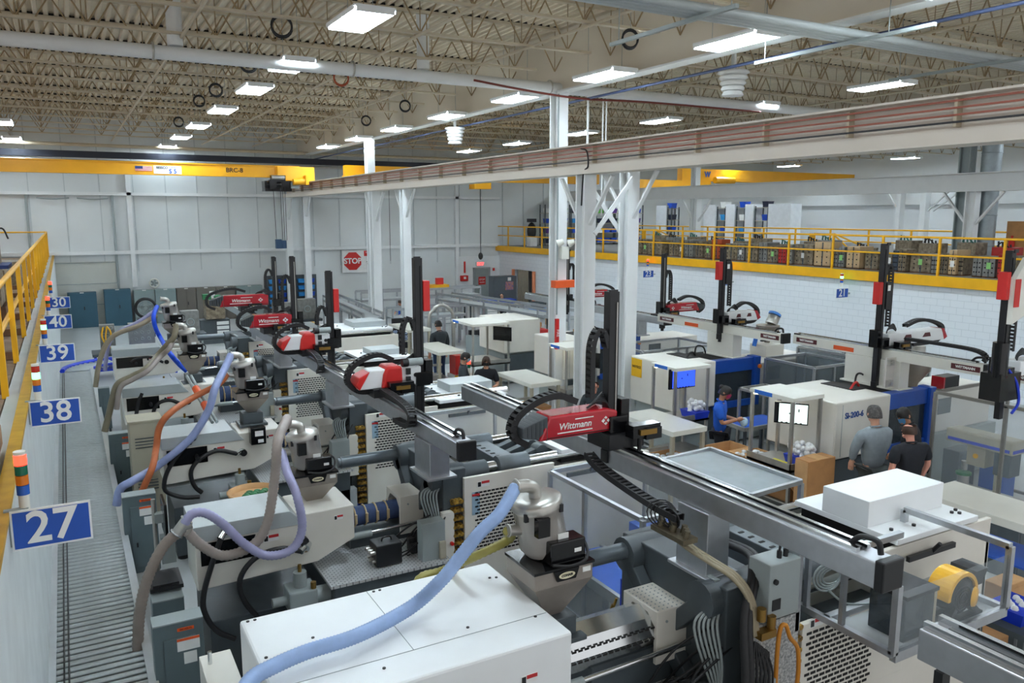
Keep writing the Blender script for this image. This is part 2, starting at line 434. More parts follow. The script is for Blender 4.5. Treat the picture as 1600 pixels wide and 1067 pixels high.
MB().bar((9.9, 14.1, 4.6), (10.9, 14.1, 5.8), .03, .1).build('diagonal_bar', steelwhite, t); MB().bar((9.9, 14.5, 5.8), (10.9, 14.5, 4.6), .03, .1).build('diagonal_bar', steelwhite, t)
def ibeam(mb, x, y0, y1, z0, z1, w=.34):
    mb.box(x - w / 2, x + w / 2, y0, y1, z0, z0 + .03); mb.box(x - w / 2, x + w / 2, y0, y1, z1 - .03, z1); mb.box(x - .02, x + .02, y0, y1, z0, z1)
t = thing('runway_beam', 'long cream crane runway beam with copper conductor bars across the picture', 'crane beam', (9.8, 20, 5.85))
beamm = mat('runway_beam_paint', (222, 214, 202), .5, 0, .04, 1)
mb = MB(); ibeam(mb, 9.8, 1, 40.3, 5.85, 6.46, .46); mb.build('i_beam', beamm, t)
MB().box(9.62, 9.78, 1, 40.3, 5.88, 6.02).build('lower_web', beamm, t)
for k in range(4):
    MB().box(9.65, 9.67, 1, 40.3, 6.37 - .085 * k, 6.395 - .085 * k).build('conductor_bar', black if k == 3 else copper, t, label='black conductor bar' if k == 3 else 'copper conductor bar')
y = 4.6
while y < 40: MB().box(9.665, 9.79, y - .02, y + .02, 6.07, 6.42).build('bar_hanger', joistm, t); y += 1.55
MB().tube(catmull([(9.66, 14.3, 6.38), (9.6, 14.0, 6.3), (9.6, 13.95, 6.0), (9.66, 14.2, 5.86), (9.72, 14.35, 5.2)], 6), .018).build('feed_cable', rubber, t)
t = thing('runway_beam', 'plain white crane runway beam just behind the near one with the conductor bars', 'crane beam', (10.95, 20, 5.98))
mb = MB(); ibeam(mb, 10.95, 6, 40.6, 5.98, 6.5, .3); mb.build('i_beam', beamm, t)
t = thing('runway_beam', 'pale crane runway beam over the edge of the right mezzanine', 'crane beam', (26, 20, 5.76))
mb = MB(); ibeam(mb, 26, 6, 40.6, 5.76, 6.36, .36); mb.build('i_beam', steelwhite, t)
for y, lab in ((15.7, 'white runway column on the mezzanine near the round duct'), (28.8, 'white runway column on the mezzanine before the bin racks')):
    t = hcol('runway_column', 26, y, 5.76, lab)
    t.location.z = 0
    for q in (-1, 1): MB().bar((26, y + q * .15, 4.7), (26, y + q * 1.0, 5.74), .1, .06).each('brace', steelwhite, t)
t = hcol('building_column', 26.6, 16.4, 7.86, 'tall grey roof column on the mezzanine wrapped with conduits', m=boxgrey)
mb = MB()
for k in range(5): mb.cyl((26.3 + .08 * k, 16.1, 3.3), (26.3 + .08 * k, 16.1, 7.8), .03)
mb.each('conduit', boxgrey, t)
hcol('building_column', 26.6, 29.6, 7.86, 'white roof column on the mezzanine next to the racks')
t = thing('round_duct', 'tall round galvanised duct standing on the right mezzanine', 'duct', (26.6, 15.7, 3.25))
mb = MB(); mb.cyl((26.6, 15.55, 3.25), (26.6, 15.55, 9.29), .3, n=20)
for z in (4, 5, 6, 7, 8): mb.torus((26.6, 15.55, z), .3, .015)
mb.build('duct_pipe', mat('galvanised', (150, 160, 164), .4, .6, .12, 6), t)
t = thing('runway_column', 'wide white column pair with knee braces against the far white wall', 'column', (38, 25.5, 3.25))
MB().box(37.8, 38.2, 25.2, 25.5, 3.25, 6.3).build('shaft', steelwhite, t); MB().box(37.8, 38.2, 26.6, 26.8, 3.25, 6.3).build('shaft', steelwhite, t)
for a, b in ((25.2, 24.0), (24.9, 23.4), (26.8, 27.6)): MB().bar((38, a, 5.2), (38, b, 6.3), .1, .06).each('brace', steelwhite, t)
t = thing('runway_beam', 'far copper-railed runway beam with a square red end stop', 'crane beam', (38, 20, 6.3))
MB().box(37.9, 38.1, 4, 26.9, 6.3, 6.95).build('i_beam', beamm, t)
for k in range(4): MB().box(37.86, 37.9, 4, 26.9, 6.45 + .12 * k, 6.5 + .12 * k).build('conductor_bar', copper, t)
MB().box(37.8, 38.1, 26.9, 27.1, 6.35, 6.95).build('end_stop', redplain, t, label='square red end stop')

# ---------------------------------------------------------------- light fixtures (the lamps that light the hall)
tubem = mat('lit_tube', (230, 243, 252), .4, emit=TUBE_POWER)
trayb = mat('fixture_tray', (236, 240, 242), .35, 0, .02, 3)
def fixture(x, y, z, label):
    t = thing('light_fixture', label, 'ceiling light', (x, y, z), 'high bay lights')
    mb = MB().box(x - .33, x + .33, y - .72, y + .72, z + .07, z + .1)
    for k in range(7): mb.prism([(x - .33 + .11 * k - .018, z + .07), (x - .33 + .11 * k + .018, z + .07), (x - .33 + .11 * k, z + .02)], 'y', y - .7, y + .7)
    mb.build('reflector_tray', trayb, t)
    mb = MB()
    for k in range(6): mb.cyl((x - .275 + .11 * k, y - .7, z + .03), (x - .275 + .11 * k, y + .7, z + .03), .026, n=6)
    mb.build('tube', tubem, t)
    MB().box(x - .3, x + .3, y - .74, y - .7, z + .0, z + .1).box(x - .3, x + .3, y + .7, y + .74, z + .0, z + .1).each('end_plate', trayb, t)
    mb = MB()
    for q in (-.6, .6): mb.cyl((x, y + q, z + .1), (x, y + q, 9.298), .006, n=4)
    mb.each('hanger_wire', boxgrey, t); return t
F0 = None
rows = [(4.35, [3.5, 8.2, 12.7, 17.1, 20.7, 25.2, 30.0, 34.6, 39.5], 8.0, 'lit six-tube light in the long left row above the numbered machines'),
        (10.15, [2.4, 6.4, 10.4, 14.2, 18.0, 22.1, 26.2, 30.2, 34.2], 7.85, 'lit six-tube light in the row beside the deep cream girder'),
        (17.3, [8.8, 12.9, 17.0, 21.0, 25.6, 30.5, 35.2], 8.0, 'lit six-tube light in the row over the right-hand machines'),
        (-1.5, [8.0, 20.0, 32.0, 38.6], 8.0, 'lit six-tube light over the left mezzanine'),
        (33, [10, 16, 22, 28, 34], 8.0, 'lit six-tube light over the right mezzanine'),
        (28.6, [13, 19, 25, 31, 37], 8.0, 'lit six-tube light over the molds of the right mezzanine'),
        (40, [12, 20, 28, 36], 8.0, 'lit six-tube light by the far white wall')]
for x, yl, z, lab in rows:
    for y in yl:
        if F0 is None: F0 = fixture(x, y, z, lab)
        else: dup(F0, (x, y, z), lab)
        F_last = lab
# ---------------------------------------------------------------- services under the roof
def pipething(name, P, r, m, lab, cat, n=12):
    return tag(MB().tube(catmull(P, 6), r, n).build(name, m), lab, cat)
t = thing('roof_drain_pipe', 'thick white pipe hung across the whole hall below the joists', 'pipe', (10, 16.3, 8))
MB().cyl((-12, 16.75, 8.0), (24, 16.5, 7.95), .13, n=16).build('pipe_run', steelwhite, t)
for xx in (1.7, 5.5, 10.3, 14.2):
    MB().torus((xx, 16.62, 7.99), .15, .02, axis=(1, 0, 0), n=16).each('clamp', steel, t)
for xx in (2.1, 7.1, 11.2):
    mb = MB().cyl((xx, 16.65, 8.12), (xx, 16.65, 9.298), .14, n=14); mb.each('riser', steelwhite, t)
tag(MB().tube(catmull([(8.2, 16.4, 7.95), (9.5, 16.25, 7.8), (11, 16.22, 7.72), (13, 16.3, 7.78), (17, 16.4, 7.8)], 8), .025).build('red_cable', mat('red_brown_cable', (120, 50, 40), .6)), 'dark red cable strapped under the thick white pipe', 'cable')
t = thing('pipe_bundle', 'bundle of four pale pipes crossing the top right under the roof', 'pipes', (12, 8.3, 7.6))
for k in range(4): MB().cyl((4.5, 8.15 + .12 * k, 7.62), (26, 8.3 + .12 * k, 7.62), .055, n=12).build('pipe', greylid, t)
for xx in (7.4, 10.4, 13.9): MB().box(xx - .03, xx + .03, 7.0 if xx > 10 else 7.6, 10.2, 7.5, 7.55).each('channel_support', boxgrey, t)
mb = MB()
for xx in (7.4, 10.4, 13.9):
    for yy in (7.7, 10.0): mb.cyl((xx, yy, 7.5), (xx, yy, 9.298), .008, n=5)
mb.each('hanger_rod', boxgrey, t)
for x, lab in ((8.3, 'pale conduit running along the joists left of the cream girder'), (11.2, 'blue-grey conduit running away under the middle bay beside the girder'), (2.2, 'cream bridging rod running away over the left bay'), (6.0, 'cream bridging rod between the two left rows of lights'), (14, 'cream bridging rod over the right-hand machines'), (20, 'cream bridging rod above the block wall'), (-1.6, 'cream diagonal rod above the yellow railing')):
    tag(MB().cyl((x, 2, 8.27 if x != 11.2 else 7.75), (x, 40.5, 8.27 if x != 11.2 else 7.75), .03, n=8).build('ceiling_conduit', mat('conduit_blue', (70, 84, 120), .5) if x == 11.2 else joistm), lab, 'conduit')
tag(MB().box(-13, 20, 39.6, 39.9, 7.45, 7.72).build('dark_header_beam', mat('dark_beam', (30, 36, 50), .5)), 'dark navy beam across the back wall above the yellow crane', 'beam')
pipething('header_pipe', [(-13, 39, 7.95), (5, 39, 7.93), (22, 39, 7.9)], .07, joistm, 'cream pipe above the dark beam at the back wall', 'pipe')
pipething('header_pipe', [(-13, 39.3, 7.32), (5, 39.3, 7.3), (22, 39.3, 7.3)], .05, steel, 'bright pipe below the dark beam at the back wall', 'pipe')
# coils of cable hung from the joists
for (u, v, z, r, lab, m) in ((440, 40, 8.2, .17, 'large coil of grey cable hung near the brightest light', rubber), (388, 98, 8.15, .17, 'black coil hung just below the thick white pipe', rubber), (337, 140, 8.1, .15, 'black coil beside the second light of the left row', rubber), (311, 157, 8.1, .14, 'black coil beside the third light of the left row', rubber), (279, 190, 8.1, .15, 'black coil above the fourth light of the left row', rubber), (533, 121, 8.2, .17, 'orange ring of cable hung below the thick white pipe', mat('orange_cable', (170, 74, 30), .5)), (985, 60, 8.0, .15, 'coil of cable hung at the end of the joist near the girder', rubber), (633, 165, 8.1, .15, 'coil of cable in the middle of the roof', rubber), (572, 188, 8.1, .15, 'coil of cable left of the far white column top', rubber)):
    p = PZ(u, v, z); t = thing('cable_coil', lab, 'cable coil', p)
    mb = MB()
    for k in range(2): mb.torus(p + Vector((.01 * k, .03 * k, -.02 * k)), r, .018, axis=(.15, 1, .1 * k), n=20, m=6)
    mb.build('coil', m, t); MB().cyl(p + Vector((0, 0, r)), (p.x, p.y, 9.298), .006, n=4).each('hanger_wire', boxgrey, t)
for u, v, z in ((1145, 135, 7.6), (711, 215, 7.4)):
    p = PZ(u, v, z); t = thing('ring_diffuser', 'white ribbed round air diffuser hung %s' % ('right of the cream girder' if u > 1000 else 'left of the roof column'), 'diffuser', p)
    mb = MB()
    for k in range(5): mb.lathe([(.3 - .03 * k, -.1 * k), (.33 - .03 * k, -.1 * k - .04), (.22, -.1 * k - .09)], p + Vector((0, 0, .3)), n=18)
    mb.build('rings', steelwhite, t); MB().cyl(p + Vector((0, 0, .3)), (p.x, p.y, 9.298), .05, n=8).build('duct_stem', steelwhite, t)
tag(MB().tube([(11.4, 16.6, 7.9), (11.4, 16.6, 5.0)], .03).build('drop_pipe', steelwhite), 'single thin white drop pipe right of the roof column', 'pipe')
t = thing('drop_pipe', 'pair of thin white drop pipes right of the single one', 'pipe', (11.9, 16.6, 5))
for k in (0, .1): MB().cyl((11.85 + k, 16.6, 5.0), (11.85 + k, 16.6, 7.9), .018).build('pipe', steelwhite, t)
# ================================================================ CRANES
t = thing('bridge_crane', 'long yellow bridge crane girder with flag and capacity plate across the back left', 'crane', (0, 36, 6.6))
MB().box(-13, 9.3, 35.85, 36.15, 6.61, 7.1).box(-13, 9.3, 35.78, 36.22, 7.08, 7.12).build('girder', craneyel, t)
MB().box(8.3, 9.9, 35.6, 36.6, 6.47, 7.08).build('end_truck', craneyel, t)
MB().cyl((8.9, 35.4, 6.42), (9.45, 35.4, 6.45), .14).box(9.4, 9.54, 35.2, 35.6, 6.3, 6.7).build('drive_motor', craneyel, t)
MB().box(2.72, 3.35, 35.83, 35.85, 6.75, 6.95).build('flag_sticker', paperw, t)
mb = MB()
for k in range(4): mb.box(2.72, 3.35, 35.825, 35.83, 6.75 + .052 * k, 6.776 + .052 * k)
mb.build('flag_stripes', redplain, t); MB().box(2.72, 3.0, 35.82, 35.826, 6.84, 6.95).build('flag_canton', navy, t)
MB().box(3.4, 4.45, 35.83, 35.85, 6.66, 6.98).build('capacity_plate', paperw, t)
text('plate_letters', 'SESSCO', .13, black, t, (3.72, 35.82, 6.9), (1, 0, 0), (0, 0, 1), bold=.004)
text('plate_letters', 'CAPACITY', .09, black, t, (4.2, 35.82, 6.91), (1, 0, 0), (0, 0, 1))
text('plate_letters', 'S 5', .24, signblue, t, (4.12, 35.82, 6.76), (1, 0, 0), (0, 0, 1), bold=.006)
text('girder_letters', 'BRC-8', .26, black, t, (6.55, 35.84, 6.87), (1, 0, 0), (0, 0, 1), bold=.003)
h = thing('chain_hoist', 'black hoist trolley hung under the right end of the left yellow crane', 'hoist', (8.3, 36, 6.1))
mb = MB(); mb.box(7.75, 8.9, 35.7, 36.3, 6.02, 6.46); mb.box(7.9, 8.2, 35.45, 35.7, 6.1, 6.5); mb.cyl((7.8, 35.62, 6.3), (8.4, 35.62, 6.3), .14); mb.box(8.0, 8.6, 35.5, 35.8, 6.42, 6.7)
mb.build('trolley', blackgl, h); MB().box(8.85, 9.2, 35.55, 35.8, 6.15, 6.42).build('control_box', boxgrey, h); MB().cyl((8.0, 35.5, 6.6), (8.55, 35.5, 6.6), .1).build('motor', steel, h)
mb = MB()
for xx in (8.1, 8.4, 8.5, 8.6): mb.cyl((xx, 35.7, 6.2), (xx * .9 + .85, 35.7, 3.9), .012, n=5)
mb.build('lift_rope', black, h); MB().box(8.1, 8.35, 35.6, 35.8, 3.55, 3.95).cyl((8.45, 35.7, 3.55), (8.45, 35.7, 3.9), .12).build('hook_block', mat('hook_block_blue', (40, 70, 100), .5), h)
t = thing('bridge_crane', 'short yellow crane girder seen behind the far white roof column', 'crane', (13, 35.4, 6.3))
MB().box(11.2, 25, 35.25, 35.6, 6.6, 7.2).build('girder', craneyel, t); MB().box(11.12, 13.2, 35.1, 35.5, 6.3, 6.75).build('end_truck', craneyel, t)
MB().cyl((11.6, 35.0, 6.72), (12.4, 35.0, 6.72), .13).build('drive_motor', craneyel, t); MB().box(14.2, 14.6, 35.2, 35.25, 6.8, 7.1).build('control_box', boxgrey, t)
mb = MB(); mb.cyl((13.2, 35.2, 6.3), (13.2, 35.2, 2.9), .01, n=5); mb.cyl((17.9, 35.2, 6.6), (17.9, 35.2, 3.0), .02, n=5); mb.build('lift_chain', black, t)
MB().ball((17.9, 35.2, 3.0), .12, .12, .18).build('hook', black, t)
MB().box(17.5, 18.4, 35.0, 35.6, 6.25, 6.6).build('hoist_trolley', craneyel, t)
t = thing('bridge_crane', 'yellow crane girder marked W above the mezzanine on the right', 'crane', (33, 34, 6.7))
MB().box(29.5, 43.5, 33.9, 34.3, 6.85, 7.5).build('girder', craneyel, t); MB().box(25.9, 31.5, 33.8, 34.2, 6.36, 6.85).build('end_truck', craneyel, t)
text('girder_letters', 'W', .4, signblue, t, (31.3, 33.88, 7.2), (1, 0, 0), (0, 0, 1), bold=.02)
MB().cyl((31.6, 33.6, 6.9), (33.0, 33.6, 6.9), .18).build('drive_motor', craneyel, t)

# ================================================================ LEFT MEZZANINE RAIL, SIGNS, CONVEYOR
t = thing('safety_railing', 'yellow guard railing along the edge of the left mezzanine', 'railing', (-.6, 20, 3.2))
ypts = [2.6, 4.8, 7.1, 9.32, 11.54, 13.95, 16.09, 18.22, 20.4, 22.6, 24.8, 27, 29.2, 31.4, 33.6, 35.8, 38, 40.2]
for y in ypts: MB().box(-.66, -.6, y - .04, y + .04, 3.18, 4.27).build('post', yellow, t)
MB().cyl((-.63, 1.5, 4.27), (-.63, 40.3, 4.27), .032).cyl((-.63, 40.3, 4.27), (-2.6, 40.3, 4.27), .032).build('top_rail', yellow, t)
MB().cyl((-.68, 1.5, 3.74), (-.68, 40.3, 3.74), .03).build('mid_rail', yellow, t)
for i, y in enumerate([3.2, 6.2, 9.3, 11.5, 13.9, 16.1, 18.2, 20.4]):
    pass
mb = None
P0 = None
for i, y in enumerate([9.6, 11.9, 14.3, 16.5, 18.7, 20.9, 23.2]):
    t = thing('wood_runner', 'reddish timber runner lying across the plank deck behind the yellow railing', 'timber', (-1.5, y, 3.18), 'deck timber runners')
    MB().box(-3.2, -.66, y - .07, y + .07, 3.18, 3.28).build('timber', pallet, t)
t = thing('timber_crate', 'long brown timber crate lid leaning over the kerb at the lower left edge', 'crate', (-.9, 5.2, 3.2))
MB().box(-1.5, -.52, 4.92, 6.98, 3.28, 3.45).build('lid', woodm, t, bevel=.015); MB().box(-1.5, -.68, 4.95, 6.9, 3.18, 3.28).build('runner', pallet, t)
mold = thing('injection_mold', 'big stained steel mold with blue crossbar standing behind the yellow railing', 'mold', (-1.6, 16.5, 3.2))
MB().box(-2.6, -1.0, 16.0, 17.0, 3.45, 4.55).build('mold_block', moldst, mold, bevel=.02); MB().box(-2.8, -.85, 15.95, 17.05, 4.1, 4.16).build('clamp_strap', navy, mold)
MB().box(-2.8, -1.15, 16.3, 16.6, 4.62, 4.72).build('lift_bar', mat('lift_bar_blue', (30, 110, 190), .4), mold, label='bright blue lifting bar')
mb = MB(); mb.box(-1.4, -1.0, 16.2, 16.6, 4.6, 4.75); mb.tube(catmull([(-1.1, 16.2, 4.7), (-.9, 16.1, 4.78), (-.82, 16.1, 4.6)], 5), .015)
for k in range(5): mb.cyl((-1.5 + .13 * k, 16.1, 4.72), (-1.45 + .12 * k, 16.05, 4.9), .02, n=6)
mb.build('valve_cluster', black, mold)
text('painted_letters', 'CH6', .17, redplain, mold, (-1.95, 15.98, 4.3), (1, 0, 0), (0, 0, 1)); text('painted_letters', 'M 071', .16, craneyel, mold, (-1.8, 15.98, 3.95), (1, 0, 0), (0, 0, 1))
MB().box(-2.6, -.95, 16.0, 17.0, 3.18, 3.45).build('base_skid', pallet, mold)
for x, y, lab, m in ((-1.5, 12.6, 'low grey steel mold base on the deck near the railing', moldst2), (-1.5, 20.5, 'dark mold block further along the deck', moldst), (-1.4, 24, 'small salmon-topped block near the far end of the deck', moldst)):
    q = thing('injection_mold', lab, 'mold', (x, y, 3.2)); MB().box(x - .6, x + .35, y - .5, y + .5, 3.18, 3.85).build('mold_block', m, q, bevel=.02); MB().box(x - .62, x + .37, y - .52, y + .52, 3.62, 3.68).build('parting_plate', boxgrey, q)
# numbered signs with stack lights
lampoff = {'r': mat('lamp_red', (200, 50, 36), .25), 'g': mat('lamp_green', (20, 104, 78), .25), 'o': mat('lamp_amber', (226, 126, 30), .25), 'b': mat('lamp_blue', (40, 96, 190), .25)}
lampon = {'r': mat('lamp_red_lit', (255, 40, 26), .3, emit=3.), 'g': mat('lamp_green_lit', (80, 255, 160), .3, emit=3.)}
def numsign(num, x0, x1, y, z, hgt, lit, extra):
    t = thing('number_sign', 'blue number plate reading %s%s' % (num, extra), 'sign', ((x0 + x1) / 2, y, z))
    MB().box(x0, x1, y, y + .012, z - hgt / 2, z + hgt / 2).build('plate', paperw, t)
    MB().box(x0 + .012, x1 - .012, y - .003, y, z - hgt / 2 + .012, z + hgt / 2 - .012).build('blue_face', signblue, t)
    text('digits', num, hgt * 1.12, paperw, t, ((x0 + x1) / 2, y - .004, z), (1, 0, 0), (0, 0, 1), bold=.004)
    if x0 < 5: MB().box(x0 - .03, x0 + .1, y + .012, y + .05, z - .1, z + .13).build('bracket', boxgrey, t)
    return t
WORDS = {'27': 'nearest', '38': 'second', '39': 'third', '40': 'fourth', '30': 'farthest', '23': 'left', '21': 'right', '22': 'half-hidden'}
def stacklight(x, y, z, lit, label, r=.035, h=.062, order='rgob'):
    t = thing('stack_light', label, 'stack light', (x, y, z))
    MB().cyl((x, y, z), (x, y, z + .13), r * .85).build('stem', offwhite, t)
    for k, c in enumerate(reversed(order)):
        m = lampon[c] if c == lit else lampoff[c]
        MB().cyl((x, y, z + .13 + h * k), (x, y, z + .13 + h * (k + 1) - .004), r).build('lens', m, t)
    MB().cyl((x, y, z + .13 + h * len(order)), (x, y, z + .15 + h * len(order)), r).build('cap', offwhite, t)
for num, y, lit, nm in (('27', 5.43, 'r', ', nearest and largest on the left wall'), ('38', 8.69, 'g', ' over the roller conveyor, second from the camera'), ('39', 12.5, 'g', ' above the bend of the conveyor'), ('40', 16.2, 'r', ' beyond sign 39 on the left wall'), ('30', 19.85, 'r', ', farthest of the left wall signs')):
    numsign(num, -.41, .02, y, 3.12, .25, lit, nm)
    stacklight(-.33, y + .05, 3.2, lit, 'four-colour stack light, %s, above the %s blue number plate of the left wall' % ('red lamp lit' if lit == 'r' else 'green lamp lit', WORDS[num]))
# roller conveyor
t = thing('roller_conveyor', 'long roller conveyor running away beside the left wall', 'conveyor', (0, 14, 0))
for xx, nm in ((-.42, 'left'), (.38, 'right')):
    MB().box(xx, xx + .04, 1.5, 24.3, .68, .88).box(xx - .02, xx + .06, 1.5, 24.3, .88, .9).each('side_rail', mat('rail_bright', (206, 210, 212), .3, .5, .06, 6), t)
roller = MB().cyl((-.38, 0, .8), (.38, 0, .8), .026, n=8)
rollm = mat('roller_steel', (196, 204, 206), .34, .5, .1, 10)
y = 4.3; cnt = 0; first = None; rest = MB()
while y < 24.2:
    if cnt < 100:
        if first is None:
            mb = MB().cyl((-.38, y, .8), (.38, y, .8), .03, n=10); first = mb.build('roller', rollm, t); fy = y
        else:
            o = first.copy(); COL.objects.link(o); o.parent = t; o.location = (0, y - fy, 0)
    else: rest.cyl((-.38, y, .8), (.38, y, .8), .029, n=6)
    y += .112; cnt += 1
o = rest.build('rollers_beyond', rollm, t); o['kind'] = 'stuff'
for xx in (-.3, -.26): MB().tube([(xx, 2, .832), (xx, 24, .832)], .008, n=5).build('drive_belt', black, t)
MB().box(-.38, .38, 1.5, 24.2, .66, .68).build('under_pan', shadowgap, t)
mb = MB()
for yy in range(3, 25, 3):
    for xx in (-.4, .36): mb.box(xx, xx + .05, yy, yy + .05, 0, .68)
    mb.box(-.4, .4, yy, yy + .05, .3, .35)
mb.build('leg_frame', castiron, t)
t = thing('curve_conveyor', 'blue-edged curved end of the roller conveyor turning right under sign 39', 'conveyor', (.6, 24.8, 0))
mb = MB(); mb2 = MB()
for k in range(14):
    a = math.pi - math.pi / 2 * k / 13
    mb2.cyl((1.2 + .85 * math.cos(a), 24.4 + .85 * math.sin(a), .8), (1.2 + 1.45 * math.cos(a), 24.4 + 1.45 * math.sin(a), .8), .03, n=6)
mb.tube([(1.2 + 1.5 * math.cos(math.pi - math.pi / 2 * k / 20), 24.4 + 1.5 * math.sin(math.pi - math.pi / 2 * k / 20), .82) for k in range(21)], .07, 6)
mb.tube([(1.2 + .8 * math.cos(math.pi - math.pi / 2 * k / 20), 24.4 + .8 * math.sin(math.pi - math.pi / 2 * k / 20), .8) for k in range(21)], .04, 6)
mb.box(1.2, 3, 25.95, 26.1, .75, .88)
mb.build('side_guard', royal, t); mb2.build('rollers', rollm, t)
mb = MB(); mb.box(0, .06, 25, 25.06, 0, .8); mb.box(1.2, 1.26, 25.9, 25.96, 0, .8); mb.each('leg', castiron, t)
# slate isolator cabinets beside the conveyor
def isolator(name, x0, x1, y, y1, z0, z1, lab, lbl=True, m=slate):
    t = thing(name, lab, 'electrical cabinet', ((x0 + x1) / 2, y, z0))
    MB().box(x0, x1, y, y1, z0, z1).build('body', m, t, bevel=.008)
    MB().box(x0 + .08, x1 - .07, y - .012, y, z0 + .08, z1 - .14).build('door', m, t, bevel=.004)
    MB().box(x0, x1, y - .008, y1, z1, z1 + .012).build('lid', boxgrey, t)
    MB().box(x0 + .13, x0 + .15, y - .03, y - .012, z0 + .35 * (z1 - z0), z0 + .35 * (z1 - z0) + .06).build('latch', black, t)
    if lbl:
        MB().box(x0 + .2, x0 + .34, y - .004, y, z1 - .085, z1 - .055).build('orange_label', orange, t)
        text('label_letters', '480 VOLTS', .022, black, t, (x0 + .27, y - .006, z1 - .07), (1, 0, 0), (0, 0, 1), ext=.001)
        MB().box(x0 + .19, x0 + .38, y - .016, y - .012, z1 - .27, z1 - .15).build('warning_label', paperw, t)
        MB().box(x0 + .19, x0 + .38, y - .018, y - .016, z1 - .175, z1 - .15).build('orange_band', orange, t)
        MB().box(x0 + .24, x0 + .35, y - .016, y - .012, z1 - .4, z1 - .29).build('warning_label', paperw, t)
    # standing frame
    mb = MB()
    for xx in (x0 + .02, x1 - .06): mb.box(xx, xx + .04, y + .05, y + .09, 0, z0)
    mb.each('stand_leg', castiron, t); return t
# ================================================================ INJECTION MOLDING MACHINES, LEFT ROW
treadp = brickmat('tread_pattern', (196, 198, 198), (120, 124, 126), .07, .03, .007, .34, 'xy', .5)
denim = mat('barrel_blanket', (58, 78, 120), .75, 0, .25, 14, bump=.4)
strapm = mat('blanket_strap', (200, 178, 140), .7)
wiry = mat('yellow_hydraulics', (196, 156, 62), .45, .35, .5, 22, rgb2=(84, 60, 28))
warnred = mat('warning_red', (196, 40, 44), .5)
def warn(mb_owner, x, y, z, w=.1, h=.05):      # small safety decal on a face looking along -Y
    MB().box(x, x + w, y - .004, y, z, z + h).build('safety_decal', paperw, mb_owner)
    MB().box(x + w * .35, x + w, y - .006, y - .004, z + h * .55, z + h).build('decal_header', warnred, mb_owner)
    MB().box(x + w * .05, x + w * .3, y - .006, y - .004, z + h * .1, z + h * .9).build('decal_symbol', black, mb_owner)
def vents(mb, x0, x1, y, z0, z1, dx=.06, dz=.04, tilt=0.):
    r = 0; z = z0
    while z < z1:
        x = x0 + (dx / 2 if r % 2 else 0)
        while x < x1 - dx * .7:
            mb.box(x, x + dx * .78, y - .004, y, z, z + dz * .5); x += dx
        z += dz; r += 1
    return mb
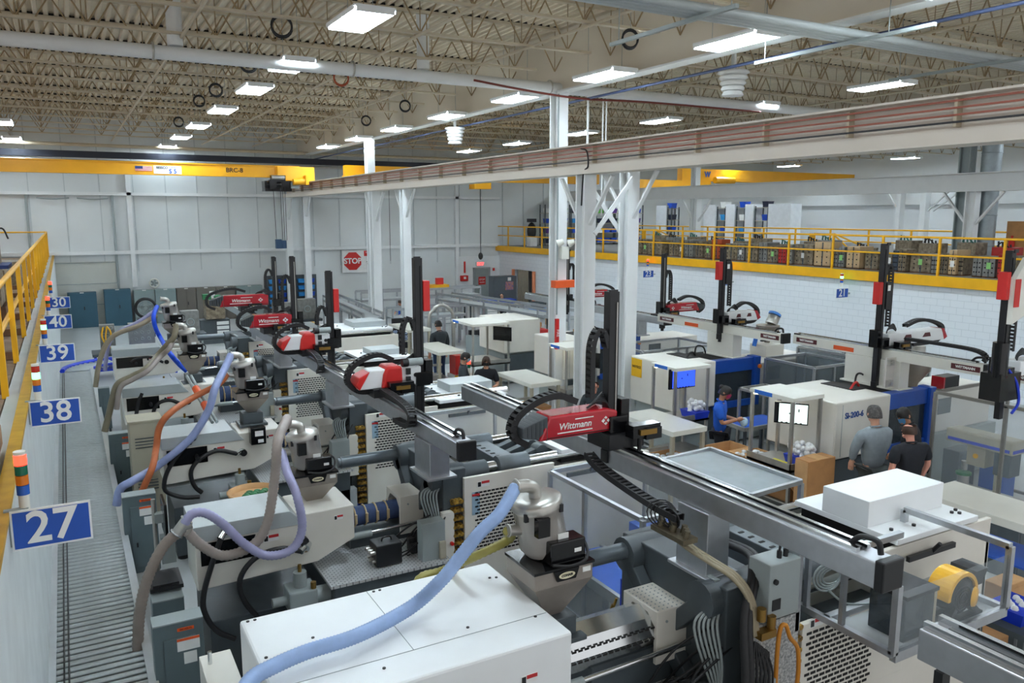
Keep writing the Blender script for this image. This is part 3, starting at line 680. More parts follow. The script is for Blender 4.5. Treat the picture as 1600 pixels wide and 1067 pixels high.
def left_machine(p):
    ax = p['ax']; x0 = p['x0']; dx = p.get('dx', 0.)
    t = thing('molding_machine', p['label'], 'molding machine', (3.5, ax, 0))
    f0, f1 = ax - p['hw'], ax + p['hw2']
    big = p.get('big')
    # bed frame and deck
    mb = MB().box(x0 + .1, p['cx1'] - .05, ax - .5, ax + .5, .06, .8)
    if big: mb.box(x0 + .4, p['px0'] - .02, ax - .9, ax + .6, .2, 1.05)
    if not big: mb.box(x0 + 1.3, p['px0'] - .1, ax - .95, ax + .5, .3, 1.1)
    mb.build('base_frame', castiron, t, bevel=.01)
    mb = MB()
    for xx in (x0 + .2, p['px0'], p['cx1'] - .3):
        for q in (-.4, .4): mb.cyl((xx, ax + q, 0), (xx, ax + q, .07), .09, n=10)
    mb.each('leveling_feet', black, t)
    MB().box(x0 + (.4 if big else 1.25), p['px0'] + (.15 if big else -.05), ax - 1.0, ax + .62, *((1.05, 1.08) if big else (1.1, 1.13))).build('tread_deck', treadp, t)
    MB().box(x0 + .5, p['px0'], ax - .95, ax - .8, .15, .8).build('tank_side', greylid, t)
    dz_ = 1.08 if big else 1.13; zt = p['zt']; yb0, yb1 = p['iy0'], p['iy1']
    if big:
        poly = [(x0, .95), (p['ix1'], .95), (p['ix1'], zt), (x0, zt)]
        MB().prism(poly, 'y', yb0, yb1 - .0).build('injection_cover', white, t, bevel=.02)
        mb = MB()
        for k in range(14):
            for j in range(3): mb.box(x0 - .006, x0 + .002, yb0 + .25 + .3 * j, yb0 + .5 + .3 * j, 1.05 + .05 * k, 1.07 + .05 * k)
        mb.build('vent_slots', shadowgap, t)
        mb = MB(); mb.box(x0 + .02, p['ix1'] - .02, yb0 + .32, yb0 + .324, zt - .001, zt + .003); mb.box(x0 + .95, x0 + .954, yb0 + .32, yb1 - .02, zt - .001, zt + .003)
        mb.build('panel_seam', boxgrey, t)
        mb = MB()
        for (a, b) in ((.05, .05), (.1, .05), (.06, .6), (.4, .5), (1.0, .05), (1.05, .05), (1.3, .3), (1.9, .28), (1.95, .3), (1.4, .9), (.7, 1.1), (1.9, 1.0)):
            mb.cyl((x0 + a, yb1 - b, zt), (x0 + a, yb1 - b, zt + .006), .012, n=8)
        mb.build('screw_heads', black, t)
        warn(t, p['ix1'] - .42, yb0, zt - .28, .13, .06)
    else:
        b1 = x0 + 1.05
        MB().prism([(x0, zt - .69), (x0 + 1.25, zt - .64), (x0 + 1.68, zt - .45), (x0 + 1.68, zt - .06), (b1, zt - .07), (b1, zt - .17), (x0, zt - .17)], 'y', yb0, yb1).build('injection_cover', cream, t, bevel=.012)
        MB().prism([(x0 - .012, zt - .17), (b1 + .08, zt - .17), (b1 - .08, zt), (x0 - .012, zt)], 'y', yb0 - .015, yb1 + .01).build('grey_lid', greylid, t, bevel=.006)
        MB().box(x0 + .05, x0 + .6, yb0 - .006, yb0 + .002, zt - .43, zt - .19).build('recess', blackgl, t, label='black recessed panel')
        warn(t, x0 + .68, yb0, zt - .3, .16, .07); warn(t, x0 + 1.45, yb0, zt - .2, .1, .05)
        MB().cyl((x0 + 1.1, yb0, zt - .36), (x0 + 1.1, yb0 - .06, zt - .36), .05).cyl((x0 + .45, yb0, zt - .32), (x0 + .45, yb0 - .09, zt - .34), .03).each('hose_port', black, t)
    # barrel, heater blanket, nozzle guard
    nx0, nx1, nz = p['nx0'], p['nx1'], p['nz']; bx0 = p['ix1'] if big else x0 + 1.6
    bz = nz - .22
    if p.get('blanket', True):
        MB().cyl((bx0 - .05, ax, bz), (nx0 + .06, ax, bz), p.get('br', .115), n=16).build('barrel_blanket', denim, t)
        mb = MB()
        for k in range(4):
            xx = bx0 + .22 + (nx0 - bx0 - .25) * k / 3.6; mb.torus((xx, ax, bz), p.get('br', .115) + .003, .011, axis=(1, 0, 0), n=18, m=5); mb.cyl((xx, ax - p.get('br', .115) - .007, bz - .05), (xx, ax - p.get('br', .115) - .007, bz + .06), .018, n=6)
        mb.each('blanket_strap', strapm, t)
    else:
        mb = MB(); n = 8; mb.M = None
        mb.cyl((bx0 - .02, ax, bz), (nx0 + .05, ax, bz), .2, n=8, caps=True); mb.sm = [False] * len(mb.sm)
        mb.build('barrel_guard', chrome, t, label='polished eight-sided barrel guard')
        mb = MB()
        for q, zz in ((-.2, bz - .03), (-.2, bz + .07)):
            xx = bx0
            while xx < nx0: mb.box(xx, xx + .04, ax + q - .004, ax + q + .004, zz, zz + .014); xx += .06
        mb.build('guard_slots', shadowgap, t)
    o = MB().prism([(ax - .23, nz - .47), (ax - .23, nz), (ax + .23, nz), (ax + .23, nz - .47), (ax + .19, nz - .47), (ax + .19, nz - .14), (ax + .1, nz - .05), (ax - .1, nz - .05), (ax - .19, nz - .14), (ax - .19, nz - .47)], 'x', nx0, nx1).build('nozzle_guard', cream, t, bevel=.006)
    mb = MB()
    for q in (.1, .25): mb.cyl((nx0 + q, ax - .23, nz - .1), (nx0 + q, ax - .24, nz - .1), .012, n=8)
    if big:
        for i in range(8):
            for j in range(9): mb.cyl((nx0 + .03 + .05 * i, ax - .2 + .048 * j, nz), (nx0 + .03 + .05 * i, ax - .2 + .048 * j, nz + .003), .008, n=5, caps=True)
    mb.build('vent_holes', boxgrey, o)
    MB().cyl((bx0, ax - .28, bz - .13), (p['px0'] + .05, ax - .28, bz - .1), .022, n=10).build('carriage_rod', chrome, t)
    MB().cyl((bx0, ax - .28, bz - .13), (bx0 + .35, ax - .28, bz - .13), .04, n=10).cyl((bx0, ax + .3, bz - .1), (bx0 + .4, ax + .3, bz - .1), .05, n=10).each('carriage_cylinder', boxgrey, t)
    MB().box(nx0 - .6, nx1 + .1, ax - .16, ax + .16, 1.08 if big else 1.13, bz - .14).build('carriage_block', castiron, t)
    # fixed platen with bosses and webs
    px0, px1, tz = p['px0'], p['px1'], p['tz']
    hp = .68
    mb = MB(); mb.box(px0, px1, ax - hp, ax + hp, .55, tz + .1)
    for q in (-.5, .5):
        for zz in (tz - .03, tz - .95): mb.cyl((px0 - .12, ax + q, zz), (px1 + .02, ax + q, zz), .16, n=16)
        mb.bar((px0 - .06, ax + q, tz - .05), (px0 - .06, ax + q * .25, bz), .14, .12, (1, 0, 0)); mb.bar((px0 - .06, ax + q, tz - .95), (px0 - .06, ax + q * .25, bz - .2), .14, .12, (1, 0, 0))
    mb.build('fixed_platen', castiron, t, bevel=.012)
    mb = MB()
    for q in (-.5, .5):
        mb.cyl((px1, ax + q, tz - .02), (px1 + .34, ax + q, tz - .02), .12, n=18)
    mb.each('tie_bar_nut', castiron, t)
    mb = MB(); mb.cyl((px0 - .85, ax + .5, tz + .01), (px0 - .1, ax + .5, tz + .01), .075, n=16); mb.cyl((px0 - .88, ax + .5, tz + .01), (px0 - .85, ax + .5, tz + .01), .06, n=14)
    mb.build('tie_bar_puller', mat('puller_grey', (96, 106, 112), .3, .2), t)
    for q in (-.5, .5):
        for zz in (tz, tz - .95): MB().cyl((px1 + .3, ax + q, zz), (p['cx1'] - .1, ax + q, zz), .064, n=16).build('tie_bar', chrome, t)
    # moving platen, toggles
    m0 = p['mx']; mb = MB().box(m0 + .06, m0 + .34, ax - .42, ax + .42, .9, tz + .04)
    for q in (-.5, .5):
        mb.cyl((m0, ax + q, tz), (m0 + .42, ax + q, tz), .115, n=18); mb.cyl((m0, ax + q, tz - .95), (m0 + .42, ax + q, tz - .95), .115, n=14)
    mb.build('moving_platen', mat('platen_grey', (104, 114, 120), .4, .1, .12, 5), t, bevel=.008)
    mb = MB()
    for q in (-.26, 0, .26):
        mb.bar((m0 + .34, ax + q, tz - .1), (m0 + .75, ax + q, tz + .02), .1, .12); mb.bar((m0 + .75, ax + q, tz + .02), (m0 + 1.15, ax + q, tz - .12), .1, .12); mb.cyl((m0 + .75, ax + q - .08, tz + .02), (m0 + .75, ax + q + .08, tz + .02), .09)
    mb.build('toggle_links', castiron, t)
    mb = MB()
    for k in range(5): mb.box(m0 + .1, m0 + .16, ax - .3 + .13 * k, ax - .27 + .13 * k, .9, tz + .045)
    mb.build('platen_slots', shadowgap, t)
    # clamp panels
    cx0, cxm, cx1, cz = p['cx0'], p['cxm'], p['cx1'], p['cz']; cy = p['cy']
    MB().box(cx0, cxm, cy, cy + .05, p.get('pz0', .28), p.get('pz1', cz)).build('front_panel', cream, t, bevel=.008)
    MB().box(p.get('cxs', cxm + .01), cx1, cy + .05 if big else cy + .03, cy + .1, .28, cz - .08).build('front_panel', cream, t, bevel=.008)
    back = 2 * ax - cy
    MB().box(cx0 + .3, cx1, back - .05, back, .28, 1.72 if big else cz - .06).build('back_panel', cream, t)
    MB().box(cx1 - .05, cx1, cy + .05, back - .05, .28, 1.9 if big else cz - .1).build('end_panel', cream, t)
    gx = p['grille']; vents(MB(), gx[0], gx[1], cy, gx[2], gx[3], p.get('gdx', .055), p.get('gdz', .042)).build('vent_grille', shadowgap, t)
    warn(t, gx[0] + .03, cy, gx[3] + .05, .16, .07)
    if not big:
        MB().box(cx0 + .1, cx0 + .2, cy - .004, cy, gx[3] - .28, gx[3]).build('instruction_label', mat('label_blue', (150, 180, 200), .5), t)
        MB().box(cx0 + .1, cx0 + .2, cy - .006, cy - .004, gx[3] - .05, gx[3] - .02).build('label_header', warnred, t)
    # clamp cover plate and raised lid
    c = p['cover']
    MB().box(c[0], c[1], c[2], c[3], c[4] - .055, c[4]).build('cover_plate', white, t, bevel=.006)
    MB().box(c[0] + .05, c[1] - .05, c[2] + .08, c[3] - .05, c[4] - .2, c[4] - .055).build('cover_frame', shadowgap, t)
    l = p['lid']; MB().box(l[0], l[1], l[2], l[3], c[4], l[4]).build('raised_lid', p.get('lidm', greylid), t, bevel=.006)
    mb = MB()
    for i, (a, b) in enumerate(((.12, .15), (.35, .12), (.2, .6), (.9, .1), (.94, .16), (.86, .14))): mb.cyl((c[0] + (c[1] - c[0]) * a, c[2] + (c[3] - c[2]) * b, c[4]), (c[0] + (c[1] - c[0]) * a, c[2] + (c[3] - c[2]) * b, c[4] + .02), .018, n=8)
    mb.each('lifting_bolts', black, t)
    MB().bar((p['hx'], cy + .01, cz - .2), (p['hx'] + .68, cy + .01, cz - .2), .035, .05).build('door_handle', black, t)
    MB().cyl((p['hx'] + .35, cy + .01, cz - .2), (p['hx'] + .35, cy - .06, cz - .1), .02).build('handle_knob', black, t)
    # hydraulic manifold, wiring, side boxes
    mb = MB()
    for k in range(13):
        for j in range(3): mb.cyl((cx0 - .13 + .045 * j, cy + .1, .5 + .1 * k), (cx0 - .13 + .045 * j, cy - .02, .5 + .1 * k), .026, n=7); 
        mb.box(cx0 - .15, cx0 - .02, cy + .03, cy + .2, .46 + .1 * k, .52 + .1 * k)
    mb.build('valve_stack', wiry, t)
    if not big:
        MB().box(cx0 - .29, cx0 - .14, cy - .02, cy + .06, .95, 1.6).build('terminal_box', cream, t, bevel=.005); MB().cyl((cx0 - .18, cy - .02, 1.22), (cx0 - .18, cy - .05, 1.22), .022).build('stop_button', redplain, t)
        e = MB().box(cx0 - .6, cx0 - .32, cy - .16, cy + .0, 1.02, 1.58).build('electrical_box', boxgrey, t, bevel=.006, label='grey electrical box')
        MB().box(cx0 - .4, cx0 - .33, cy - .2, cy - .16, 1.14, 1.34).build('connector', tan, e)
    mb = MB()
    for k in range(6):
        r = random.random; a = Vector((px0 - .02, ax - .62 + .02 * k, tz - .1)); 
        mb.tube(catmull([a, a + Vector((-.06 - .03 * k, -.05, -.1)), a + Vector((-.04, -.1, -.4 - .05 * k)), a + Vector((.0, -.05, -.75))], 6), .012, 6)
    mb.each('cable_loom', boxgrey, t)
    mb = MB()
    for k in range(7):
        a = Vector((px0 - .15 - .04 * k, ax + .55, 1.5 - .05 * k)); mb.tube(catmull([a, a + Vector((-.05, .06, -.3)), a + Vector((.06 * (k % 3), .05, -.7))], 5), .014, 5)
    mb.each('hydraulic_hoses', wiry, t)
    mb = MB()
    for k in range(5):
        a = Vector((cx0 - .1 - .03 * k, cy + .12, .5)); mb.tube(catmull([a, a + Vector((.02, -.06, -.15)), a + Vector((.05 * (k - 2), -.02, -.4))], 5), .014, 5)
    mb.each('blue_hoses', royal, t)
    random.seed(int(ax * 10)); mb = MB()
    for k in range(9):
        a = Vector((px0 - .25 - .5 * random.random(), ax - .75 + .5 * random.random(), dz_)); b = Vector((px0 + .05 + .2 * random.random(), ax - .66, dz_ + .25 + .5 * random.random())); c_ = a.lerp(b, .5) + Vector((random.uniform(-.2, .2), random.uniform(-.15, .1), random.uniform(.0, .12)))
        mb.tube(catmull([a, a + Vector((.15, .05, .02)), c_, b], 6), .011, 5)
    mb.build('loose_cables', rubber, t)
    mb = MB()
    for k in range(7): mb.cbox((px0 - .35 + .1 * (k % 4), ax - .62 + .08 * (k // 4), dz_ + .06 + .03 * (k % 3)), .08, .07, .1 + .04 * (k % 3))
    mb.build('valve_cluster', mat('valve_dark', (70, 72, 74), .4, .4, .3, 14), t)
    MB().bar((px0 + .02, ax - .1, tz + .12), (px0 + .02, ax - .55, tz + .12), .05, .03).build('cable_tray', boxgrey, t)
    # pump casting in front of the bed
    q = x0 + .85 if not big else x0 + 1.35; MB().box(q, q + .3, ax - .85, ax - .55, .83, 1.08).cyl((q + .15, ax - .7, 1.08), (q + .15, ax - .7, 1.24), .07).cyl((q + .3, ax - .72, .95), (q + .5, ax - .72, .95), .09).cyl((q - .15, ax - .7, .95), (q, ax - .7, .95), .05).build('pump_casting', boxgrey, t, bevel=.02)
    MB().cyl((q + .15, ax - .7, 1.24), (q + .15, ax - .7, 1.32), .02).cyl((q + .26, ax - .82, 1.08), (q + .26, ax - .82, 1.15), .03).each('pump_fitting', brass, t)
    return t
M38 = dict(ax=8.8, x0=.93, hw=.6, hw2=.6, zt=1.86, iy0=8.3, iy1=9.0, nx0=3.26, nx1=3.56, nz=1.68, px0=3.62, px1=3.92, tz=1.97, mx=4.42, cx0=3.86, cxm=5.1, cx1=6.62, cz=1.97, cy=8.05,
           grille=(4.0, 4.72, 1.0, 1.78), cover=(5.3, 6.52, 8.2, 9.4, 2.06), lid=(5.65, 6.35, 8.45, 9.1, 2.18), hx=5.3, label='')
def shifted(dy, dxx, **k):
    q = dict(M38); q['ax'] += dy
    for n in ('iy0', 'iy1', 'cy'): q[n] += dy
    for n in ('x0', 'nx0', 'nx1', 'px0', 'px1', 'mx', 'cx0', 'cxm', 'cx1', 'hx'): q[n] += dxx
    g = q['grille']; q['grille'] = (g[0] + dxx, g[1] + dxx, g[2], g[3])
    c = q['cover']; q['cover'] = (c[0] + dxx, c[1] + dxx, c[2] + dy, c[3] + dy, c[4]); c = q['lid']; q['lid'] = (c[0] + dxx, c[1] + dxx, c[2] + dy, c[3] + dy, c[4])
    q.update(k); return q
MACH = {}
M27 = dict(ax=5.0, x0=.9, big=True, hw=.7, hw2=.7, zt=2.1, ix1=2.92, iy0=4.35, iy1=5.66, nx0=4.04, nx1=4.5, nz=1.76, px0=4.36, px1=4.84, tz=1.97, mx=5.3, cx0=5.02, cxm=6.37, cxs=6.02, cx1=7.68, cz=2.17, pz0=.9, pz1=1.7, cy=4.12, blanket=False,
           grille=(5.07, 5.92, .95, 1.6), gdx=.075, gdz=.046, cover=(6.22, 7.42, 4.15, 5.3, 2.17), lid=(6.22, 7.33, 4.46, 4.97, 2.42), lidm=white, hx=6.35,
           label='large white injection molding machine at the front, under the sign reading 27')
left_machine(M27)
left_machine(dict(M38, label='cream injection molding machine with blue-jacketed barrel, second from the camera, under sign 38'))
left_machine(shifted(3.7, .07, label='cream injection molding machine with an orange hose, third from the camera', cover=(5.2, 6.45, 11.75, 13.25, 1.98), lid=(5.6, 6.42, 12.2, 12.75, 2.12), cz=1.9))
left_machine(shifted(7.6, -.2, label='cream injection molding machine with black loop hose beyond the orange one, under sign 40', cover=(5.2, 6.3, 15.6, 16.9, 2.05), lid=(5.5, 6.2, 15.95, 16.5, 2.17), br=.16))
left_machine(shifted(11.6, -.15, label='cream injection molding machine farthest down the left row, under sign 30', zt=1.98, cover=(5.9, 7.45, 19.8, 21.3, 2.06), lid=(6.5, 7.4, 20.2, 21.0, 2.2), cx1=7.55))

# ---------------------------------------------------------------- top-entry robots
def robot(label, bx, y0, y1, bz, col, arm, mast, style='red', mirror=1, gantry_w=.2, name='pick_robot', loop=True, drag=None, cov=.3):
    """beam along Y at x=bx (top at bz); arm = (y, xtail, xhead, z0, z1); mast = (x, zbot, ztop)"""
    t = thing(name, label, 'robot', (bx, (col[0] + col[1]) / 2, col[2]))
    bm = alu if style != 'pale' else offwhite
    w = gantry_w / 2
    MB().box(bx - w, bx + w, y0, y1, bz - .2, bz - .02).build('traverse_beam', bm, t, bevel=.008)
    mb = MB()
    for q in (-.55, .55): mb.box(bx + q * w - .018, bx + q * w + .018, y0 + .18, y1, bz - .02, bz + .012)
    mb.build('linear_rail', chrome, t)
    MB().box(bx - w * .15, bx + w * .15, y0 + .2, y1 - .1, bz - .02, bz).build('rail_strip', black, t)
    MB().box(bx - w - .005, bx + w + .005, y0 - .05, y0 + .02, bz - .21, bz).build('end_cap', black, t, bevel=.012)
    mb = MB(); mb.tube(catmull([(bx, y0 + .05, bz), (bx, y0 + .08, bz + .08), (bx, y0 + .2, bz + .07), (bx, y0 + .28, bz)], 6), .02); mb.build('beam_handle', black, t)
    MB().box(bx - w * 1.3, bx + w * 1.1, col[0], col[1], col[2], bz - .2).box(bx - w * 1.8, bx + w * 1.8, col[0] - .05, col[1] + .05, col[2], col[2] + .03).build('support_column', bm if style != 'pale' else offwhite, t, bevel=.006)
    ay, xt, xh, z0, z1 = arm; s = mirror; hy = .13
    hgt = z1 - z0; L = abs(xh - xt)
    MB().box(bx - .2, bx + .2, ay - .2, ay + .16, bz + .012, z0).build('carriage', black, t)
    if style == 'red':
        a = xt + s * L * .2
        MB().prism([(a - s * .06, z0 + .02), (xh, z0 + .02), (xh, z1 - .03), (xh - s * .12, z1), (a + s * .05, z1)], 'y', ay - hy, ay + hy).build('arm_cover', redp, t, bevel=.02)
        nose = MB(); n = 6
        for k in range(n):
            f = k / n; g = (k + .86) / n
            def sec(q): return xt + s * L * .23 * q
            def zz(q): return z0 + .02 + (hgt * (.16 * (1 - q)))
            def zt_(q): return z0 + hgt * (.62 + .36 * q)
            e = .02 * math.sin(math.pi * .5)
            nose.add([(sec(f), ay - hy * .9 * (.7 + .3 * f), zz(f)), (sec(f), ay + hy * .9 * (.7 + .3 * f), zz(f)), (sec(f), ay + hy * .9 * (.7 + .3 * f), zt_(f)), (sec(f), ay - hy * .9 * (.7 + .3 * f), zt_(f)),
                      (sec(g), ay - hy * 1.04 * (.7 + .3 * g), zz(g)), (sec(g), ay + hy * 1.04 * (.7 + .3 * g), zz(g)), (sec(g), ay + hy * 1.04 * (.7 + .3 * g), zt_(g) + .01), (sec(g), ay - hy * 1.04 * (.7 + .3 * g), zt_(g) + .01)],
                     [(0, 1, 2, 3), (4, 7, 6, 5), (0, 3, 7, 4), (1, 5, 6, 2), (3, 2, 6, 7), (0, 4, 5, 1)])
        nose.build('ribbed_nose', mat('nose_grey', (72, 78, 82), .4), t, bevel=.006)
        xm = xt + s * L * .52; zm = (z0 + z1) / 2 + .01
        text('maker_letters', 'Wittmann', hgt * .36, paperw, t, (xm, ay - hy - .002, zm), (1, 0, 0), (0, 0, 1), bold=.0005, shear=.2)
        MB().box(xm - L * .19, xm + L * .19, ay - hy - .004, ay - hy, zm - hgt * .25, zm - hgt * .21).box(xm - L * .0, xm + L * .2, ay - hy - .004, ay - hy, zm + hgt * .22, zm + hgt * .255).each('logo_lines', paperw, t)
        xd = xh - s * L * .14; e = hgt * .2
        MB().prism([(xd - e, zm), (xd, zm - e * .9), (xd + e, zm), (xd, zm + e * .9)], 'y', ay - hy - .004, ay - hy).build('logo_diamond', paperw, t)
        text('logo_mark', 'X', hgt * .24, redp, t, (xd, ay - hy - .006, zm), (1, 0, 0), (0, 0, 1), bold=.003)
        MB().box(min(xt + s * L * .22, xh), max(xt + s * L * .22, xh), ay - hy - .003, ay - hy, z0 + hgt * .16, z0 + hgt * .19).build('cover_seam', shadowgap, t)
    else:
        MB().prism([(xt + s * .04, z0), (xh, z0), (xh, z1 - .02), (xt + s * .2, z1 - .02)], 'y', ay - hy, ay + hy).build('arm_cover', white, t, bevel=.015)
        if style == 'redwhite':
            a, b = xt + s * L * .4, xt + s * L * .7
            MB().prism([(min(a, b) - .02, z0 - .01), (max(a, b), z0 - .01), (max(a, b) - .01, z1 + .01), (min(a, b) + .06, z1 + .02), (min(a, b) + .01, z1 - .08)], 'y', ay - hy - .05, ay + hy + .02).build('motor_cover', redplain, t, bevel=.03, label='glossy red motor cover')
            MB().prism([(xt + s * .0, z0 + .07), (xt + s * .05, z0 - .0), (xt + s * .19, z1 - .03), (xt + s * .04, z1 - .1)], 'y', ay - hy - .03, ay + hy).build('nose_cover', redplain, t, bevel=.012, label='ribbed red nose')
            for k in range(2): MB().box(xh - s * L * .21 - .03, xh - s * L * .21 + .03, ay - hy - .03, ay - hy, z0 + .04 + k * hgt * .42, z0 + .12 + k * hgt * .42).each('sensor_block', black, t)
            MB().cyl((xh - s * L * .09, ay - hy, (z0 + z1) / 2), (xh - s * L * .09, ay - hy - .008, (z0 + z1) / 2), .028).build('logo_disc', black, t)
            mb = MB().cyl((xh - s * .22, ay - .16, z1 + .05), (xh, ay - .16, z1 + .05), .05); mb.build('servo_motor', boxgrey, t); MB().cyl((xh - s * .28, ay - .16, z1 + .05), (xh - s * .2, ay - .16, z1 + .05), .055).build('motor_cap', black, t)
        else:
            MB().prism([(xt - s * .0, z0 + .05), (xt + s * .1, z0 - .0), (xt + s * .2, z1 - .02), (xt + s * .12, z1 - .02)], 'y', ay - hy - .005, ay + hy).build('nose_cover', redp, t, bevel=.01)
            mb = MB()
            for q in (.3, .62): mb.prism([(xt + s * L * q, z0 + hgt * .4), (xt + s * L * (q + .14), z0 + hgt * .4), (xt + s * L * (q + .1), z0 + hgt * .72), (xt + s * L * (q + .02), z0 + hgt * .72)], 'y', ay - hy - .006, ay - hy)
            mb.each('dark_trim', mat('maroon_trim', (88, 26, 34), .4), t)
            for q0, q1 in ((y0 + .06, y0 + .55), (y1 - .6, y1 - .1)):
                MB().box(bx - w - .006, bx - w, q0, q1, bz - .15, bz - .06).build('name_plate', mat('maroon_trim', (88, 26, 34), .4), t)
                text('maker_letters', 'WITTMANN', .06, paperw, t, (bx - w - .008, (q0 + q1) / 2, bz - .105), (0, -1, 0), (0, 0, 1), bold=.002)
            MB().box(bx - w - .008, bx - w, (y0 + y1) / 2 + .5, (y0 + y1) / 2 + .95, bz - .17, bz - .09).build('orange_label', orange, t)
    mx, mz0, mz1 = mast
    MB().box(mx - .055, mx + .055, ay - .05, ay + .05, mz0, mz1).build('vertical_mast', black, t, bevel=.006)
    MB().box(mx - .07 if s > 0 else mx - .02, mx + .02 if s > 0 else mx + .07, ay - .07, ay - .05, mz1 - .03, mz1 + .02).build('mast_cap', black, t)
    MB().box(mx + s * .018, mx + s * .03, ay - .062, ay - .05, mz0 + .1, mz1 - .1).build('mast_rail', steel if style == 'red' else black, t)
    MB().box(mx - .1, mx + .1, ay - .16, ay - .05, z0 - .02, z0 + .16).box(mx + s * .06, mx + s * .16, ay - .1, ay + .08, z0 - .02, z0 + .3).build('head_carriage', blackgl, t, bevel=.008)
    MB().box(mx - .06, mx + .05, ay - .05, ay + .05, mz0 - .12, mz0).cyl((mx, ay, mz0 - .18), (mx, ay, mz0 - .1), .04).build('wrist', black, t)
    # chain that loops above the arm and one beside the mast
    top = z1 + .05
    if loop:
        mb = MB(); R = hgt * .62
        P = [(xt + s * L * .62, ay + .03, top + .02), (xt + s * L * .42, ay + .03, top + .1), (xt + s * L * .2, ay + .03, top + .07), (xt + s * L * .0, ay + .03, top - .04), (xt - s * .06, ay + .03, z0 + hgt * .5), (xt - s * .02, ay + .03, z0 + .04), (xt + s * L * .12, ay + .03, z0 - .05)]
        if style != 'red': P += [(xt + s * L * .5, ay + .03, z0 - .06)]
        mb.chain(P, .1, .06, side=(0, 1, 0)); mb.build('cable_chain', rubber, t)
    mzm = mz0 + (mz1 - mz0) * (.72 if style == 'red' else (.62 if style != 'pale' else .82))
    mb = MB(); xs = mx - s * .2 if style != 'pale' else mx + .18 * s
    q = -1
    mb.chain([(mx - .04 * s * q * -1 if False else mx + s * q * .05, ay, mzm - .1), (mx + s * q * .1, ay, mzm + .05), (mx + s * q * .17, ay, mzm + .06), (mx + s * q * .225, ay, mzm - .08), (mx + s * q * .23, ay, (mzm + z1) / 2), (mx + s * q * .23, ay, z1 + .08)], .09, .05, side=(0, 1, 0))
    mb.build('mast_chain', rubber, t)
    if style in ('redwhite', 'pale'):
        MB().box(min(mx + s * .055, mx + s * .15), max(mx + s * .055, mx + s * .15), ay - .07, ay + .07, mz1 - cov - .4, mz1 - cov).build('axis_cover', redplain, t, bevel=.01, label='red axis cover')
    if style == 'pale':
        MB().box(mx + .055, mx + .2, ay - .07, ay + .05, mz1 - cov - .5, mz1 - cov).build('axis_head', black, t, bevel=.008)
        MB().box(mx + .07, mx + .14, ay - .075, ay - .07, mz1 - cov - .16, mz1 - cov - .06).build('flag_sticker', paperw, t)
    mb = MB()
    for k in range(7):
        a = Vector((xh - s * .3 + .03 * k, ay - .05 + .02 * k, z1 + .01)); mb.tube(catmull([a, a + Vector((s * .1, 0, .05 + .01 * k)), a + Vector((s * .22, .01, .03)), a + Vector((s * .27, 0, -.05))], 5), .01, 5)
    mb.build('air_lines', rubber, t)
    mb = MB(); mb.box(bx - .02, bx + .3, ay - .32, ay - .2, z0 - .03, z0 + .09); mb.box(bx + .12, bx + .3, ay - .34, ay - .2, z0 - .05, z0 + .06); mb.cyl((bx + .1, ay - .26, z0 - .16), (bx + .1, ay - .26, z0 - .03), .02); mb.build('valve_block', blackgl, t)
    MB().box(bx + .05, bx + .24, ay - .345, ay - .32, z0, z0 + .05).build('valve_plugs', brass, t)
    if drag:
        mb = MB(); mb.chain(drag, .1, .055, side=(1, 0, 0), pitch=.06); mb.build('drag_chain', rubber, t)
    return t
robot('biggest red pick robot, nearest the camera, on a long aluminium beam', 4.48, 3.05, 9.2, 2.82, (4.55, 4.92, 2.07), (6.0, 3.42, 4.42, 2.98, 3.22), (4.42, 2.78, 4.3), 'red',
      drag=[(4.15, 5.95, 2.78), (4.12, 5.7, 2.72), (4.12, 5.3, 2.66), (4.12, 4.9, 2.62), (4.14, 4.6, 2.6)])
robot('white pick robot with glossy red motor cover, second from the camera', 3.5, 7.25, 10.9, 2.68, (7.9, 8.35, 2.07), (9.7, 3.08, 3.98, 2.8, 3.06), (4.0, 2.2, 4.45), 'redwhite',
      drag=[(3.42, 9.5, 2.79), (3.4, 8.9, 2.78), (3.36, 8.45, 2.76), (3.33, 8.3, 2.68), (3.34, 8.45, 2.58), (3.36, 8.9, 2.55)])
robot('white pick robot with red motor cover, third from the camera', 3.55, 11.0, 14.5, 2.64, (11.7, 12.15, 2.07), (13.4, 3.0, 3.85, 2.76, 3.02), (3.9, 2.3, 4.05), 'redwhite',
      drag=[(3.46, 13.2, 2.75), (3.44, 12.7, 2.74), (3.4, 12.3, 2.7), (3.38, 12.2, 2.62), (3.4, 12.4, 2.52)])
robot('red pick robot between the farthest red one and the two white-and-red ones', 3.6, 14.6, 18.4, 2.6, (15.4, 15.9, 2.07), (16.6, 3.0, 4.0, 2.72, 3.0), (4.08, 2.55, 4.15), 'red')
robot('red pick robot farthest down the left row, in front of the lockers', 3.9, 18.5, 23.4, 2.62, (19.1, 19.6, 2.07), (20.6, 3.0, 4.4, 2.74, 3.04), (4.6, 2.6, 3.95), 'red')
robot('bare robot beam entering at the lower right corner', 4.02, -.2, 2.44, 2.8, (.0, .3, .8), (.1, 3.6, 4.3, 2.96, 3.2), (4.3, 2.7, 4.2), 'red', loop=False, gantry_w=.24)
